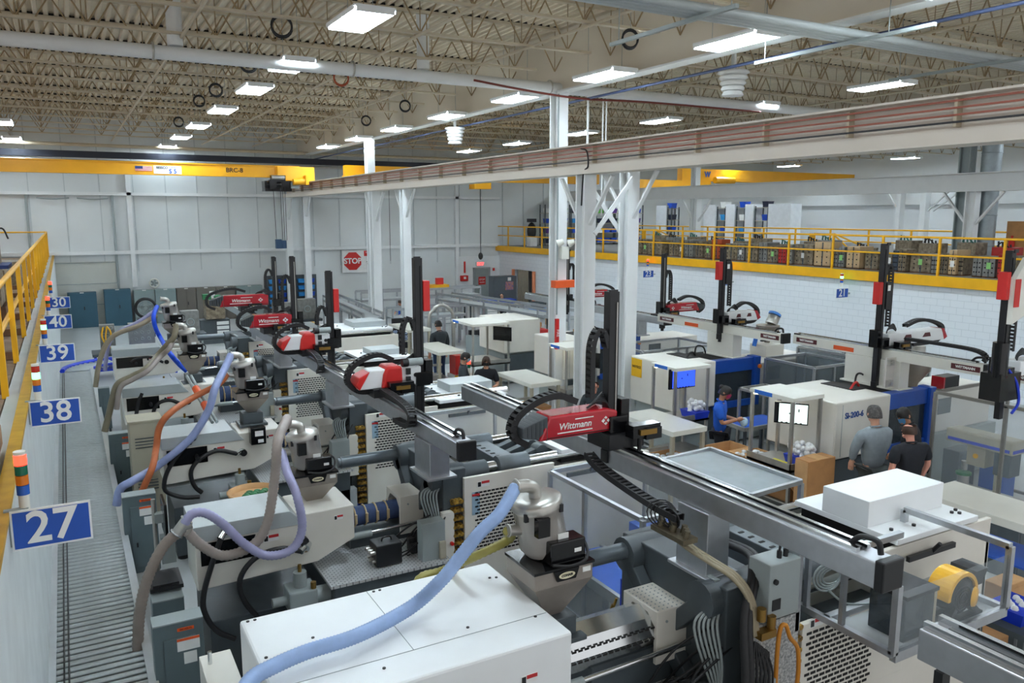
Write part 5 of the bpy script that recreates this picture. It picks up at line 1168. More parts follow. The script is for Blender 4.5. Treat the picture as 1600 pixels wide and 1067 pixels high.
# lower right corner: extrusion frame with a robot stand of the machine nearer than the picture edge
t = thing('extrusion_rack', 'low aluminium extrusion rack at the bottom right corner', 'rack', (5.6, 3.0, 0))
for y in (2.3, 2.55, 2.8): MB().box(4.6, 6.4, y, y + .09, .9, .98).build('extrusion', alu, t)
for x in (4.7, 6.3):
    for y in (2.3, 2.8): MB().box(x, x + .06, y, y + .06, 0, .9).each('leg', alu, t)
MB().box(5.3, 5.9, 2.4, 2.75, .98, 1.15).build('carton_tray', carton, t)
MB().bar((4.0, 2.35, 2.55), (4.0, 2.35, .9), .07, .05).bar((4.0, 2.35, .95), (4.7, 2.5, .95), .07, .05).build('robot_stand', black, t)
# ================================================================ TABLES at the machine ends
def outfeed(label, x0, x1, y0, y1, z, stuff=True):
    t = thing('outfeed_table', label, 'table', ((x0 + x1) / 2, (y0 + y1) / 2, 0))
    MB().box(x0, x1, y0, y1, z - .09, z).build('cream_cover', offwhite, t, bevel=.008)
    for x in (x0 + .02, x1 - .08):
        for y in (y0 + .03, y1 - .09): MB().box(x, x + .06, y, y + .06, 0, z - .09).each('leg', steel if False else tan, t)
    MB().box(x0 + .05, x1 - .05, y0 + .05, y1 - .05, .48, .51).build('lower_shelf', steel, t)
    MB().box(x0 - .75, x0 + .3, y0 + .45, y0 + .52, .95, 1.0).box(x0 - .75, x0 + .3, y0 + .45, y0 + .5, .7, .74).each('side_rail', steel, t)
    MB().box(x0 - .6, x0 - .02, y0 + .6, y1 - .35, .7, .98).build('conveyor_end', castiron, t)
    mb = MB()
    for y in (y0 + .65, y1 - .45): mb.box(x0 - .55, x0 - .5, y, y + .05, 0, .7); 
    mb.each('conveyor_leg', steel, t); return t
outfeed('cream-topped outfeed table right of the near robot mast, with a carton of bags under it', 8.68, 9.45, 10.0, 11.48, 1.4)
outfeed('cream-topped outfeed table left of the orange-banded column', 8.55, 9.33, 14.45, 16.0, 1.4)
outfeed('cream-topped outfeed table beside the man in black with blue jeans', 8.45, 9.2, 19.1, 20.8, 1.4)
outfeed('cream-topped outfeed table farthest away, beside the tall mast', 9.3, 10.1, 23.4, 25.1, 1.4)
t = thing('outfeed_cover', 'long cream cover of the near outfeed conveyor at the right edge', 'table', (9.2, 5.2, 0))
MB().box(8.75, 9.5, 4.2, 5.65, 1.62, 1.72).build('cream_cover', offwhite, t, bevel=.008)
mb = MB()
for x in (8.8, 9.4):
    for y in (4.25, 5.55): mb.box(x, x + .06, y, y + .06, 0, 1.62)
mb.each('leg', tan, t); MB().box(8.8, 9.45, 4.3, 5.6, 1.2, 1.22).build('blue_belt', MATS['belt_blue'], t)
def carton_open(label, x, y, z, sx, sy, sz, m=carton, bag=True, rz=0.):
    t = thing('open_carton', label, 'box', (x, y, z)); mb = MB(); w = .012
    mb.box(x - sx, x + sx, y - sy, y - sy + w, z, z + sz).box(x - sx, x + sx, y + sy - w, y + sy, z, z + sz).box(x - sx, x - sx + w, y - sy, y + sy, z, z + sz).box(x + sx - w, x + sx, y - sy, y + sy, z, z + sz).box(x - sx, x + sx, y - sy, y + sy, z, z + w)
    mb.build('carton_body', m, t)
    mb = MB(); mb.bar((x, y - sy, z + sz), (x, y - sy - .16, z + sz - .1), sx * 1.9, .008); mb.bar((x - sx, y, z + sz), (x - sx - .12, y, z + sz + .06), sy * 1.9, .008); mb.bar((x + sx, y, z + sz), (x + sx + .13, y, z + sz - .05), sy * 1.9, .008); mb.each('flap', m, t)
    if bag:
        random.seed(int(x * 100)); mb = MB()
        for k in range(22): mb.ball((x + random.uniform(-.8, .8) * sx, y + random.uniform(-.8, .8) * sy, z + sz * .8 + random.uniform(-.03, .06)), .06, .05, .04, 6, 4)
        mb.build('bagged_parts', mat('bag_film', (230, 234, 236), .25, 0, .15, 16), t)
    return t
carton_open('brown carton with clear bags on the shelf under the near cream outfeed table', 9.05, 10.5, .51, .3, .35, .28)
t = thing('plastic_tub', 'tan tub on the shelf under the cream table left of the banded column', 'tub', (9.0, 15.0, .51))
MB().frustum((8.75, 9.15, 14.75, 15.3, .51), (8.68, 9.22, 14.68, 15.38, .8)).build('tub_body', cardboard, t)
# ================================================================ RIGHT ROW MACHINES
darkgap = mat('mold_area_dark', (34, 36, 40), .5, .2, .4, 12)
def electric(label, x0, y0, text_=None, door=True, xb=None, L=1.4, dw=1.15, dp=1.45, z1=1.94, inj=True, warnp=False, hop=None):
    t = thing('molding_machine', label, 'molding machine', (x0 + 2, y0 + .7, 0)); x1 = x0 + L; x2 = x1 + dw; y1 = y0 + dp
    MB().box(x0 + .1, x2 + (2.4 if inj else 0), y0 + .15, y1 - .1, .05, .96).build('base_frame', boxgrey, t, bevel=.01)
    MB().box(x0 + .12, x2 - .1, y0 + .1, y0 + .15, .4, .9).build('base_panel', castiron, t)
    MB().box(x0, x1, y0, y1, .96, z1).build('clamp_housing', cream, t, bevel=.025)
    MB().box(x0 + .16, x0 + .17, y0 - .004, y0, 1.0, z1 - .05).build('panel_seam', boxgrey, t)
    if door:
        MB().box(x1 + .02, x2 + .02, y0 + .04, y0 + .25, z1 - .3, z1 - .02).box(x2 - .06, x2 + .1, y0 - .02, y0 + .25, .85, z1 + .0).box(x1 + .02, x2, y0 + .04, y0 + .2, .85, 1.0).build('blue_door_frame', blue, t, bevel=.012, label='blue safety door frame')
        MB().box(x1 + .05, x2 - .06, y0 + .08, y0 + .1, 1.0, z1 - .3).build('door_window', tint, t, label='dark window')
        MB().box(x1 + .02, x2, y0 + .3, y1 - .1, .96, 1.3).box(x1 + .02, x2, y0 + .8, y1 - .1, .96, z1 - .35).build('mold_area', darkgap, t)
        mb = MB()
        for k in range(6): mb.tube(catmull([(x1 + .4 + .06 * k, y0 + .3, z1 - .35), (x1 + .45 + .05 * k, y0 + .28, 1.4), (x1 + .5 + .07 * k, y0 + .3, 1.05)], 5), .013, 5)
        mb.each('red_hoses', redplain, t)
        MB().cyl((x2 + .05, y0 - .06, z1 - .22), (x2 + .05, y0 - .02, z1 - .22), .045).build('indicator_lamp', mat('lamp_orange', (240, 130, 40), .3), t)
        mb = MB(); mb.box(x1 - .35, x1 + .0, y0 + .5, y1 - .25, z1, z1 + .012); mb.box(x1, x2 - .1, y0 + .3, y1 - .2, z1 - .15, z1 - .05); mb.build('top_opening', shadowgap, t)
        MB().tube(catmull([(x1 - .3, y0 + .6, z1), (x1 - .2, y0 + .6, z1 + .1), (x1 - .05, y0 + .65, z1 + .08), (x1 + .1, y0 + .7, z1 - .1)], 6), .022).build('top_hose', redplain if text_ else rubber, t)
        MB().tube(catmull([(x1 + .2, y0 + .9, z1 - .1), (x1 + .25, y0 + .9, z1 + .16), (x1 + .5, y0 + .95, z1 + .12), (x1 + .65, y0 + 1.0, z1 - .1)], 6), .018).build('top_cable', rubber, t)
    if inj:
        MB().box(x2 + .12, x2 + 2.3, y0 + .25, y1 - .15, .96, 1.72).build('injection_cover', cream, t, bevel=.02)
        MB().box(x2 + .6, x2 + 1.0, y0 + .242, y0 + .25, 1.3, 1.6).build('side_screen', blackgl, t)
    if text_: text('model_letters', text_, .14, mat('lettering_blue', (24, 70, 140), .4), t, (x0 + .46, y0 - .003, z1 - .25), (1, 0, 0), (0, 0, 1), bold=.004)
    if warnp:
        MB().box(x0 - .004, x0, y0 + .15, y0 + .4, 1.55, 1.85).build('warning_placard', mat('placard_yellow', (244, 190, 20), .5), t)
    return t
electric('cream and blue molding machine lettered Si-200-6, where the three men stand', 10.9, 8.55, 'Si-200-6')
electric('cream and blue molding machine behind the woman in blue, with a yellow placard', 10.75, 12.4, None, warnp=False, L=1.15, dw=1.2)
electric('cream molding machine with blue panel seen between the white columns', 10.55, 16.25, None, L=1.1, dw=1.15)
electric('cream molding machine standing behind the two masked people', 11.07, 20.3, None, door=False, L=1.25, inj=False, dp=1.6)
t = thing('placard', 'yellow warning placard on the left end of the machine behind the woman in blue', 'placard', (10.73, 13.75, 1.4)); MB().box(10.738, 10.746, 13.45, 13.8, 1.5, 1.9).each('board', mat('placard_yellow', (244, 190, 20), .5), t); text('warning_letters', 'NOTICE', .08, black, t, (10.735, 13.62, 1.72), (0, -1, 0), (0, 0, 1))
def rhopper(x, y, z, lab):
    t = thing('material_hopper', lab, 'hopper', (x, y, z)); MB().box(x - .3, x + .3, y - .25, y + .25, z, z + .28).build('pedestal', cream, t, bevel=.01)
    MB().lathe([(.06, .3), (.08, .36), (.27, .62), (.27, .72)], (x, y, z), n=18).build('cone', brushed, t); MB().box(x - .2, x + .2, y - .03, y + .03, z + .34, z + .37).build('bracket', black, t)
    MB().lathe([(.14, 0), (.14, .2), (.1, .22)], (x + .1, y, z + .74), (.5, 0, .9), 16).build('receiver_can', steel, t); MB().lathe([(.15, 0), (.15, .05), (.1, .07)], (x + .2, y, z + .94), (.5, 0, .9), 16).build('can_lid', mat('can_blue', (60, 120, 190), .4), t)
    MB().tube(catmull([(x - .25, y, z + .6), (x - .35, y, z + .5), (x - .42, y, z + .25)], 5), .05).build('blue_hose', mat('hose_sky', (40, 120, 220), .4), t)
rhopper(14.35, 13.3, 1.72, 'steel hopper with blue-lidded can in front of the white block wall')
t = thing('material_hopper', 'steel hopper partly hidden under the right robot beam end', 'hopper', (14.0, 9.4, 1.72)); MB().lathe([(.08, 0), (.1, .08), (.3, .34), (.3, .5)], (14.15, 9.4, 1.72), n=18).build('cone', brushed, t); MB().lathe([(.15, .5), (.15, .8)], (14.2, 9.4, 1.72), n=16).build('receiver_can', steel, t)
t = thing('control_box', 'small black control box with red front under the right beam end', 'control box', (14.6, 8.9, 1.72)); MB().box(14.3, 14.75, 8.85, 9.1, 1.75, 1.98).build('case', black, t, bevel=.01); MB().box(14.26, 14.3, 8.85, 9.1, 1.75, 1.98).build('front_plate', redp, t)
# robots of the right row (masts on the camera side, arms reaching to the wall)
robot('pale pick robot with red axis cover standing before the sign reading 21', 12.92, 7.3, 11.2, 2.62, (8.75, 9.9, 1.9), (9.2, 14.6, 12.85, 2.66, 2.9), (12.74, 2.0, 4.5), 'pale', mirror=-1, gantry_w=.22, cov=.68, drag=[(13.1, 8.9, 2.8), (13.1, 8.2, 2.8), (13.1, 7.65, 2.78), (13.1, 7.45, 2.7), (13.1, 7.5, 2.58)])
robot('pale pick robot with red axis cover, second from the right along the block wall', 12.7, 11.3, 15.2, 2.62, (12.6, 13.4, 1.9), (13.0, 13.65, 12.65, 2.66, 2.9), (12.55, 2.4, 4.3), 'pale', mirror=-1, gantry_w=.22, cov=.3)
robot('red pick robot standing below the sign reading 23', 12.95, 15.25, 18.4, 2.5, (16.2, 17, 1.9), (15.5, 14.3, 13.05, 2.56, 2.8), (13.0, 2.3, 4.05), 'red', mirror=-1, gantry_w=.22)
robot('red pick robot mostly hidden behind the white columns', 13.1, 18.5, 22.4, 2.5, (20.4, 21, 1.9), (19.5, 14.4, 13.1, 2.56, 2.8), (12.75, 2.3, 4.0), 'red', mirror=-1, gantry_w=.22)
t = robot('black and white pick robot cut by the right edge of the picture', 12.9, 3.6, 7.15, 2.62, (4.6, 5.6, .0), (6.5, 13.6, 12.1, 2.66, 2.9), (11.8, 2.5, 4.5), 'pale', mirror=-1, loop=False, gantry_w=.22)
MB().prism([(11.74, 3.45), (12.5, 3.75), (12.5, 4.45), (12.0, 4.4), (11.74, 4.1)], 'y', 6.36, 6.44).build('side_cover', offwhite, t, label='large white and red side cover'); MB().box(11.73, 11.86, 6.35, 6.36, 3.7, 4.1).build('red_flash', redplain, t)
MB().cyl((11.6, 6.4, 2.7), (11.6, 6.4, 3.2), .11).box(11.5, 12.0, 6.3, 6.6, 2.35, 2.75).build('wrist_motor', blackgl, t); MB().tube(catmull([(11.75, 6.35, 2.8), (11.9, 6.3, 2.6), (12.0, 6.3, 2.3), (11.85, 6.3, 2.15)], 6), .02).build('blue_air_hose', royal, t); MB().box(11.72, 11.82, 6.4, 6.48, 2.05, 2.4).build('gripper', black, t)
t = thing('gripper_plate', 'square machined gripper plate with four corner clamps hung from the robot before sign 21', 'gripper', (12.85, 9.0, 1.95))
MB().box(12.55, 13.05, 8.86, 8.9, 1.97, 2.5).build('plate', mat('gripper_alu', (214, 210, 204), .4, .3), t, bevel=.006)
mb = MB()
for x in (12.62, 12.97):
    for z in (2.05, 2.42): mb.box(x - .06, x + .06, 8.8, 8.86, z - .05, z + .05); mb.cyl((x, 8.78, z), (x, 8.8, z), .03)
mb.each('corner_clamp', steel, t)
# guards round the right row
guard('clear guard with camera terminal right of the machine behind the woman in blue', 13.15, 14.4, 10.9, 12.2, .1, 1.92, mids=[('x', 13.75)], gm=mat('smoke_panel', (120, 132, 138), .1, alpha=.4))
guard('long clear guard below the sign reading 23', 11.2, 13.3, 14.0, 15.2, .1, 1.95, mids=[('x', 11.8), ('x', 12.5)])
guard('tinted-sided guard in front of the white block wall below sign 21', 14.6, 16.2, 10.4, 12.6, .1, 2.0, mids=[('x', 15.3)], gm=MATS['smoke_panel'])
guard('tall aluminium guard at the right edge enclosing the grey press with blue stripe', 12.45, 14.6, 5.4, 7.85, .1, 2.1, mids=[('y', 6.7), ('x', 13.5)], glassy='xY', m=mat('post_grey', (142, 140, 134), .4, .5, .08, 6))
t = thing('bench_press', 'grey bench press with a royal blue stripe inside the right guard', 'press', (12.95, 7.1, 0))
MB().box(12.66, 13.0, 6.65, 7.75, 1.27, 1.5).build('head', tan, t, bevel=.03); MB().box(12.652, 12.66, 6.7, 7.7, 1.31, 1.36).box(12.66, 13.0, 6.642, 6.65, 1.31, 1.36).build('blue_stripe', royal, t); MB().cyl((12.85, 6.95, 0.5), (12.85, 6.95, 1.27), .05).box(12.72, 12.98, 7.1, 7.4, .95, 1.27).build('column', tan, t)
MB().box(12.7, 13.0, 6.7, 6.95, .9, 1.27).build('motor', castiron, t); MB().box(12.6, 13.1, 6.6, 7.75, .45, .5).build('table', steel, t); MB().cyl((12.85, 7.5, .5), (12.85, 7.5, .72), .09).cyl((12.85, 7.5, .8), (12.85, 7.5, .95), .05).build('chuck', steel, t); MB().cyl((12.85, 7.5, .72), (12.85, 7.5, .76), .12).build('green_disc', green, t)
mb = MB()
for x in (12.62, 13.04):
    for y in (6.65, 7.68): mb.box(x, x + .05, y, y + .05, 0, .45)
mb.each('leg', alu, t); MB().cyl((12.7, 7.25, 1.12), (12.72, 7.25, 1.12), .04).build('knob', yellow, t)
t = thing('fixture_tower', 'tower of aluminium profiles with clamps beside the grey press', 'fixture', (13.3, 6.2, 0))
mb = MB()
for x, y in ((13.2, 6.0), (13.4, 6.0), (13.2, 5.8)): mb.box(x, x + .06, y, y + .06, 0, 2.0)
mb.box(13.15, 13.5, 5.75, 6.1, 1.2, 1.26).box(13.15, 13.5, 5.75, 6.1, .8, .86); mb.build('profile', alu, t)
mb = MB(); random.seed(3)
for k in range(16): mb.cbox((13.12 + random.random() * .3, 5.9 + random.random() * .25, 1.0 + random.random() * .9), .08, .06, .07)
mb.each('clamps', steel, t)
# ================================================================ WORKSTATIONS
screenw = mat('screen_white', (206, 226, 220), .3, emit=.5); screenb = mat('screen_blue', (40, 70, 220), .3, emit=.7)
def station(label, x0, x1, y0, y1, z, mon=None, scr=None, blue_label=True, shelf=1.0):
    t = thing('workstation_frame', label, 'workstation', ((x0 + x1) / 2, (y0 + y1) / 2, 0))
    MB().box(x0, x1, y0, y1, z - .07, z).build('canopy', offwhite, t, bevel=.008)
    for x in (x0 + .01, x1 - .06):
        for y in (y0 + .02, y1 - .07): MB().box(x, x + .05, y, y + .05, 0, z - .07).build('post', steel, t)
    if shelf: MB().box(x0, x1, y0, y1, shelf - .14, shelf - .1).box(x0, x1, y0, y0 + .02, shelf - .14, shelf).box(x0, x0 + .02, y0, y1, shelf - .14, shelf).build('work_shelf', steel, t); MB().box(x0, x1, y0 + .05, y1, .3, .33).build('lower_shelf', steel, t)
    if blue_label: MB().box(x0 - .006, x0, y1 - .5, y1 - .12, z - .068, z - .002).build('blue_label', mat('label_bright_blue', (36, 110, 210), .4), t)
    MB().box(x0 + .05, x1 - .05, y1 - .1, y1 - .08, z - .1, z - .07).build('strip_light', mat('strip_light', (255, 250, 220), .4, emit=2.5), t)
    if mon:
        mx, my, mz, wd, hg, dirx = mon; d = Vector(dirx).normalized(); c = Vector((mx, my, mz)); n = d.cross(Vector((0, 0, 1))).normalized()
        R = Matrix((d, n, Vector((0, 0, 1)))).transposed()
        m = MB().cbox(c, wd, .04, hg, R).build('monitor', blackgl, t, bevel=.005)
        MB().cbox(c + n * .022 + d * .03, wd - .09, .004, hg - .04, R).build('screen', scr, m)
        mb = MB()
        for k in range(5): mb.cbox(c + n * .026 + d * (-.14 + .075 * k) + Vector((0, 0, -hg * .43)), .035, .003, .014, R)
        mb.cbox(c + n * .026 + d * .12 + Vector((0, 0, .06)), .018, .003, .05, R); mb.cbox(c + n * .026 + d * -.02 + Vector((0, 0, -.0)), .03, .003, .02, R)
        mb.cbox(c + n * .024 - d * (wd * .5 - .03), .04, .003, hg - .05, R)
        mb.build('screen_marks', black, m); MB().bar(c - n * .03, c - n * .2 , .05, .05).build('arm', steel, m)
    return t
station('workstation frame with a white-lit monitor before the machine lettered Si-200-6', 10.0, 10.72, 8.65, 9.6, 2.1, (10.36, 9.0, 1.74, .54, .36, (.6, -.8, 0)), screenw)
station('workstation frame with a blue-lit monitor behind the cream outfeed table', 10.1, 11.0, 11.6, 12.35, 2.08, (10.39, 11.75, 1.84, .66, .4, (1, 0, 0)), screenb, shelf=1.1)
station('workstation frame with blue trays right of the orange-banded column base', 10.0, 10.9, 15.3, 16.1, 1.95, (10.75, 15.3, 1.6, .4, .36, (.4, -.9, 0)), blackgl, shelf=.95)
station('workstation frame with a dark monitor left of the farthest cream machine', 9.7, 10.9, 19.6, 21, 2.0, (10.75, 19.8, 1.65, .6, .4, (.5, -.86, 0)), blackgl, shelf=.95)
def bin_white(label, x, y, z, s=1.):
    t = thing('blue_bin', label, 'bin', (x, y, z)); mb = MB(); 
    mb.frustum((x - .16 * s, x + .16 * s, y - .2 * s, y + .2 * s, z), (x - .19 * s, x + .19 * s, y - .23 * s, y + .23 * s, z + .14 * s)); mb.build('bin_body', royal, t)
    random.seed(int(x * 70 + y)); mb = MB()
    for k in range(34): mb.ball((x + random.uniform(-.14, .14) * s, y + random.uniform(-.18, .18) * s, z + .13 * s + random.random() * .2 * s), .06 * s, .05 * s, .05 * s, 6, 4)
    mb.build('white_parts', mat('white_parts', (240, 242, 244), .4, 0, .1, 20), t); return t
bin_white('blue bin heaped with white parts beside the tall brown carton', 10.5, 8.85, .9)
bin_white('blue bin heaped with white parts beside the woman in blue', 10.8, 11.8, 1.0)
tag(MB().box(10.1, 10.3, 8.95, 9.25, .9, .91).build('paper_note', mat('note_yellow', (236, 226, 60), .6)), 'yellow sheet lying on the shelf under the white-lit monitor', 'paper')
t = thing('tall_carton', 'tall closed brown carton standing beside the white-lit workstation', 'box', (10.3, 8.4, 0))
MB().box(10.0, 10.62, 8.28, 8.56, 0, 1.15).build('carton_body', cardboard, t, bevel=.012); MB().box(9.992, 10.0, 8.3, 8.54, .02, 1.13).build('side_sleeve', carton, t); MB().box(10.2, 10.45, 8.28, 8.56, 1.15, 1.154).build('tape', carton, t); MB().box(10.15, 10.32, 8.274, 8.28, .28, .31).build('hand_slot', black, t)
t = thing('belt_table', 'blue-topped belt table in front of the woman in blue', 'table', (11.2, 10.6, 0)); z = .98
MB().add([(11.02, 10.64, z), (12.2, 10.64, z), (12.2, 11.33, z), (11.08, 11.33, z), (11.02, 10.64, z - .04), (12.2, 10.64, z - .04), (12.2, 11.33, z - .04), (11.08, 11.33, z - .04)], [(0, 1, 2, 3), (7, 6, 5, 4), (0, 4, 5, 1), (1, 5, 6, 2), (2, 6, 7, 3), (3, 7, 4, 0)]).build('blue_belt', MATS['belt_blue'], t)
MB().bar((11.02, 10.62, z), (12.2, 10.62, z), .05, .07).bar((11.0, 10.62, z), (11.06, 11.33, z), .05, .07).build('rim', steel, t)
mb = MB()
for x, y in ((11.06, 10.68), (12.1, 10.68), (12.1, 11.25), (11.12, 11.25)): mb.box(x, x + .05, y, y + .05, 0, z - .04)
mb.each('leg', castiron, t)
t = thing('glass_hood', 'small steel-framed clear hood at the end of the blue belt table', 'guard', (11.7, 10.7, 0))
for x in (11.55, 12.25):
    for y in (10.55, 11.35): MB().box(x, x + .05, y, y + .05, 0, 1.6).build('post', steel, t)
MB().box(11.55, 12.3, 10.55, 11.4, 1.55, 1.56).build('hood_top', glass, t); MB().box(11.55, 12.3, 10.55, 10.6, 1.55, 1.6).box(11.55, 12.3, 11.35, 11.4, 1.55, 1.6).box(11.55, 11.6, 10.55, 11.4, 1.55, 1.6).box(12.25, 12.3, 10.55, 11.4, 1.55, 1.6).each('rail', steel, t)
t = thing('parts_cart', 'low steel cart holding two open cartons in front of the woman in blue', 'cart', (10.2, 10, 0))
MB().box(9.75, 10.75, 9.55, 10.5, .5, .54).build('deck', steel, t)
mb = MB()
for x in (9.78, 10.68):
    for y in (9.58, 10.43): mb.box(x, x + .05, y, y + .05, .06, .5); mb.cyl((x, y, .06), (x + .05, y, .06), .06)
mb.each('leg', steel, t)
carton_open('open carton lined with clear film on the steel cart, nearer the woman', 10.15, 10.25, .54, .33, .24, .34, bag=False)
carton_open('open carton full of white and blue bagged parts on the steel cart', 10.35, 9.78, .54, .32, .22, .3)
t = thing('flip_shelf', 'grey flap shelf and low carton under the white-lit workstation', 'shelf', (10.1, 9.0, 0)); MB().box(9.72, 10.0, 8.7, 9.4, .62, .65).each('flap', boxgrey, t)
carton_open('light brown carton with flap on the lowest shelf of the white-lit workstation', 10.25, 9.0, .33, .2, .28, .3, m=cardboard, bag=False)
t = thing('blue_bin', 'blue bin of small fittings at the right edge beside the yellow blower', 'bin', PZ(1588, 950, .95)); p = PZ(1588, 950, .95); MB().frustum((p.x - .2, p.x + .2, p.y - .16, p.y + .16, .86), (p.x - .23, p.x + .23, p.y - .19, p.y + .19, 1.0)).build('bin_body', royal, t); mb = MB()
for k in range(7): mb.ball((p.x - .15 + .05 * k, p.y + .06 * (k % 3 - 1), 1.0), .04, .04, .05, 6, 4)
mb.build('fittings', paperw, t); MB().box(p.x - .35, p.x + .5, p.y - .3, p.y + .3, .8, .86).box(p.x - .3, p.x - .24, p.y - .25, p.y - .19, 0, .8).box(p.x + .4, p.x + .46, p.y - .25, p.y - .19, 0, .8).box(p.x - .3, p.x - .24, p.y + .19, p.y + .25, 0, .8).box(p.x + .4, p.x + .46, p.y + .19, p.y + .25, 0, .8).build('stand', castiron, t)
for k, (u, v, w_, d_, h_, lab, m_) in enumerate(((1572, 905, .5, .25, .5, 'light plywood box on the floor right of the yellow blower', carton), (1540, 990, .6, .3, .3, 'flat brown carton on the floor below the front frame', cardboard), (1585, 790, .4, .4, 1.0, 'dark motor cabinet under the long cream cover', castiron), (1500, 700, .5, .3, .9, 'grey drive cabinet inside the right guard', castiron), (1560, 720, .4, .4, .8, 'blue-panelled drive cabinet inside the right guard', blue))):
    p = PZ(u, v, h_); t = thing('floor_box', lab, 'box', (p.x, p.y, 0)); MB().box(p.x - w_ / 2, p.x + w_ / 2, p.y - d_ / 2, p.y + d_ / 2, 0, h_).build('body', m_, t, bevel=.01); MB().box(p.x - w_ / 2 + .04, p.x + w_ / 2 - .04, p.y - d_ / 2 - .006, p.y - d_ / 2, .08, h_ - .06).build('front_panel', m_, t)
tag(MB().cyl((9.0, 9.05, .45), (9.0, 9.05, .6), .07).cyl((9.0, 9.05, 0), (9.0, 9.05, .45), .03).build('teal_fitting', mat('teal_fitting', (40, 180, 180), .4)), 'teal-capped stub pipe behind the clear guard lid', 'fitting')
for nm, r in (('long', 0), ):
    pass
# ================================================================ RIGHT MEZZANINE
t = thing('safety_railing', 'yellow guard railing along the edge of the right mezzanine', 'railing', (21.95, 20, 3.25))
y = 8.6
while y < 41:
    MB().box(21.92, 21.98, y - .03, y + .03, 3.25, 4.37).build('post', yellow, t); y += 1.83
MB().cyl((21.95, 5, 4.36), (21.95, 40.9, 4.36), .032).build('top_rail', yellow, t); MB().cyl((21.95, 5, 3.85), (21.95, 40.9, 3.85), .028).build('mid_rail', yellow, t)
t = thing('safety_railing', 'second yellow railing farther back on the right mezzanine', 'railing', (29, 24, 3.25))
for k in range(12): MB().box(28.97, 29.03, 16 + 1.9 * k, 16.06 + 1.9 * k, 3.25, 4.4).build('post', yellow, t)
MB().cyl((29, 16, 4.4), (29, 36.9, 4.4), .032).build('top_rail', yellow, t); MB().cyl((29, 16, 3.9), (29, 36.9, 3.9), .028).build('mid_rail', yellow, t)
for y, lab in ((20.6, 'yellow stair gate left of the tan mold plate on the mezzanine'), (31, 'yellow stair rail before the white bin racks')):
    t = thing('stair_rail', lab, 'railing', (25.5, y, 3.25)); MB().tube([(25.5, y, 3.25), (25.5, y, 4.3), (25.5, y + .9, 4.3), (25.5, y + .9, 3.3)], .035).build('hoop', yellow, t); MB().bar((25.5, y - 1.2, 3.4), (25.5, y, 4.25), .05, .05).bar((25.5, y - 1.2, 3.9), (25.5, y, 4.3), .05, .05).box(25.48, 25.52, y + .9, y + 1.15, 3.6, 4.3).each('brace', yellow, t)
M_ = [(1004, 1011, 0), (1012, 1034, 0), (1045, 1059, 0), (1060, 1068, 0), (1069, 1082, 1), (1083, 1097, 0), (1101, 1110, 0), (1111, 1127, 'o'), (1133, 1151, 0), (1152, 1162, 1), (1165, 1183, 0), (1185, 1198, 1), (1199, 1215, 0), (1216, 1228, 'r'), (1229, 1237, 1), (1239, 1270, 0), (1272, 1297, 't'), (1300, 1309, 1), (1310, 1319, 1), (1323, 1343, 't'), (1352, 1372, 0), (1386, 1394, 0), (1395, 1403, 'b'), (1404, 1416, 0), (1423, 1455, 0), (1456, 1466, 1), (1468, 1482, 0), (1483, 1495, 't'), (1499, 1506, 0), (1521, 1535, 1), (1537, 1556, 1), (1560, 1573, 'r'), (1576, 1590, 0), (992, 1002, 0)]
mmat = {0: moldst, 1: moldst2, 'o': mat('mold_rust', (176, 74, 34), .5, .2, .2, 8), 'r': mat('mold_red', (176, 34, 28), .45, 0, .15, 8), 't': mat('mold_tan', (200, 172, 132), .55, .1, .12, 8), 'b': mat('mold_slate', (58, 70, 86), .5)}
cnm = {0: 'brown-grey steel', 1: 'grey steel', 'o': 'rust-orange', 'r': 'red', 't': 'tan', 'b': 'dark slate'}
random.seed(11)
order_ = sorted(range(len(M_)), key=lambda i: M_[i][0])
for k, i in enumerate(order_):
    a, b, c = M_[i]; xx = 22.55 + random.uniform(0, .25); ya = PX(a, 400, xx).y; yb = PX(b, 400, xx).y; hgt = {0: .62, 1: .6, 'o': .8, 'r': .62, 't': .72, 'b': .6}[c] + random.uniform(-.05, .14)
    near = 'lower rail, ' + ('%s block counting from the left column' % (['first', 'second', 'third', 'fourth', 'fifth', 'sixth', 'seventh', 'eighth', 'ninth', 'tenth', 'eleventh', 'twelfth', 'thirteenth', 'fourteenth', 'fifteenth', 'sixteenth', 'seventeenth', 'eighteenth', 'nineteenth', 'twentieth', 'twenty-first', 'twenty-second', 'twenty-third', 'twenty-fourth', 'twenty-fifth', 'twenty-sixth', 'twenty-seventh', 'twenty-eighth', 'twenty-ninth', 'thirtieth', 'thirty-first', 'thirty-second', 'thirty-third', 'thirty-fourth'][k]))
    t = thing('injection_mold', '%s mold behind the mezzanine %s' % (cnm[c], near), 'mold', (xx + .3, (ya + yb) / 2, 3.25), 'molds along the mezzanine edge')
    MB().box(xx, xx + random.uniform(.45, .7), yb, ya, 3.29, 3.25 + hgt).build('mold_block', mmat[c], t, bevel=.012)
    MB().box(xx - .01, xx + .5, yb + (ya - yb) * .45, yb + (ya - yb) * .52, 3.27, 3.25 + hgt * .98).build('parting_line', castiron, t)
    mb = MB()
    for q in range(3):
        for r in range(3): mb.cyl((xx - .012, yb + (ya - yb) * (.2 + .3 * q), 3.4 + hgt * .22 * r), (xx + .02, yb + (ya - yb) * (.2 + .3 * q), 3.4 + hgt * .22 * r), .022, n=7)
    mb.build('bolt_holes', shadowgap, t); MB().box(xx, xx + .4, yb, ya, 3.25, 3.29).build('wood_runner', pallet, t)
    if k % 3 == 1: MB().box(xx - .014, xx - .004, (ya + yb) / 2 - .06, (ya + yb) / 2 + .06, 3.5, 3.68).build('tag', mat('tag_green', (150, 220, 130), .5) if k % 2 else paperw, t)
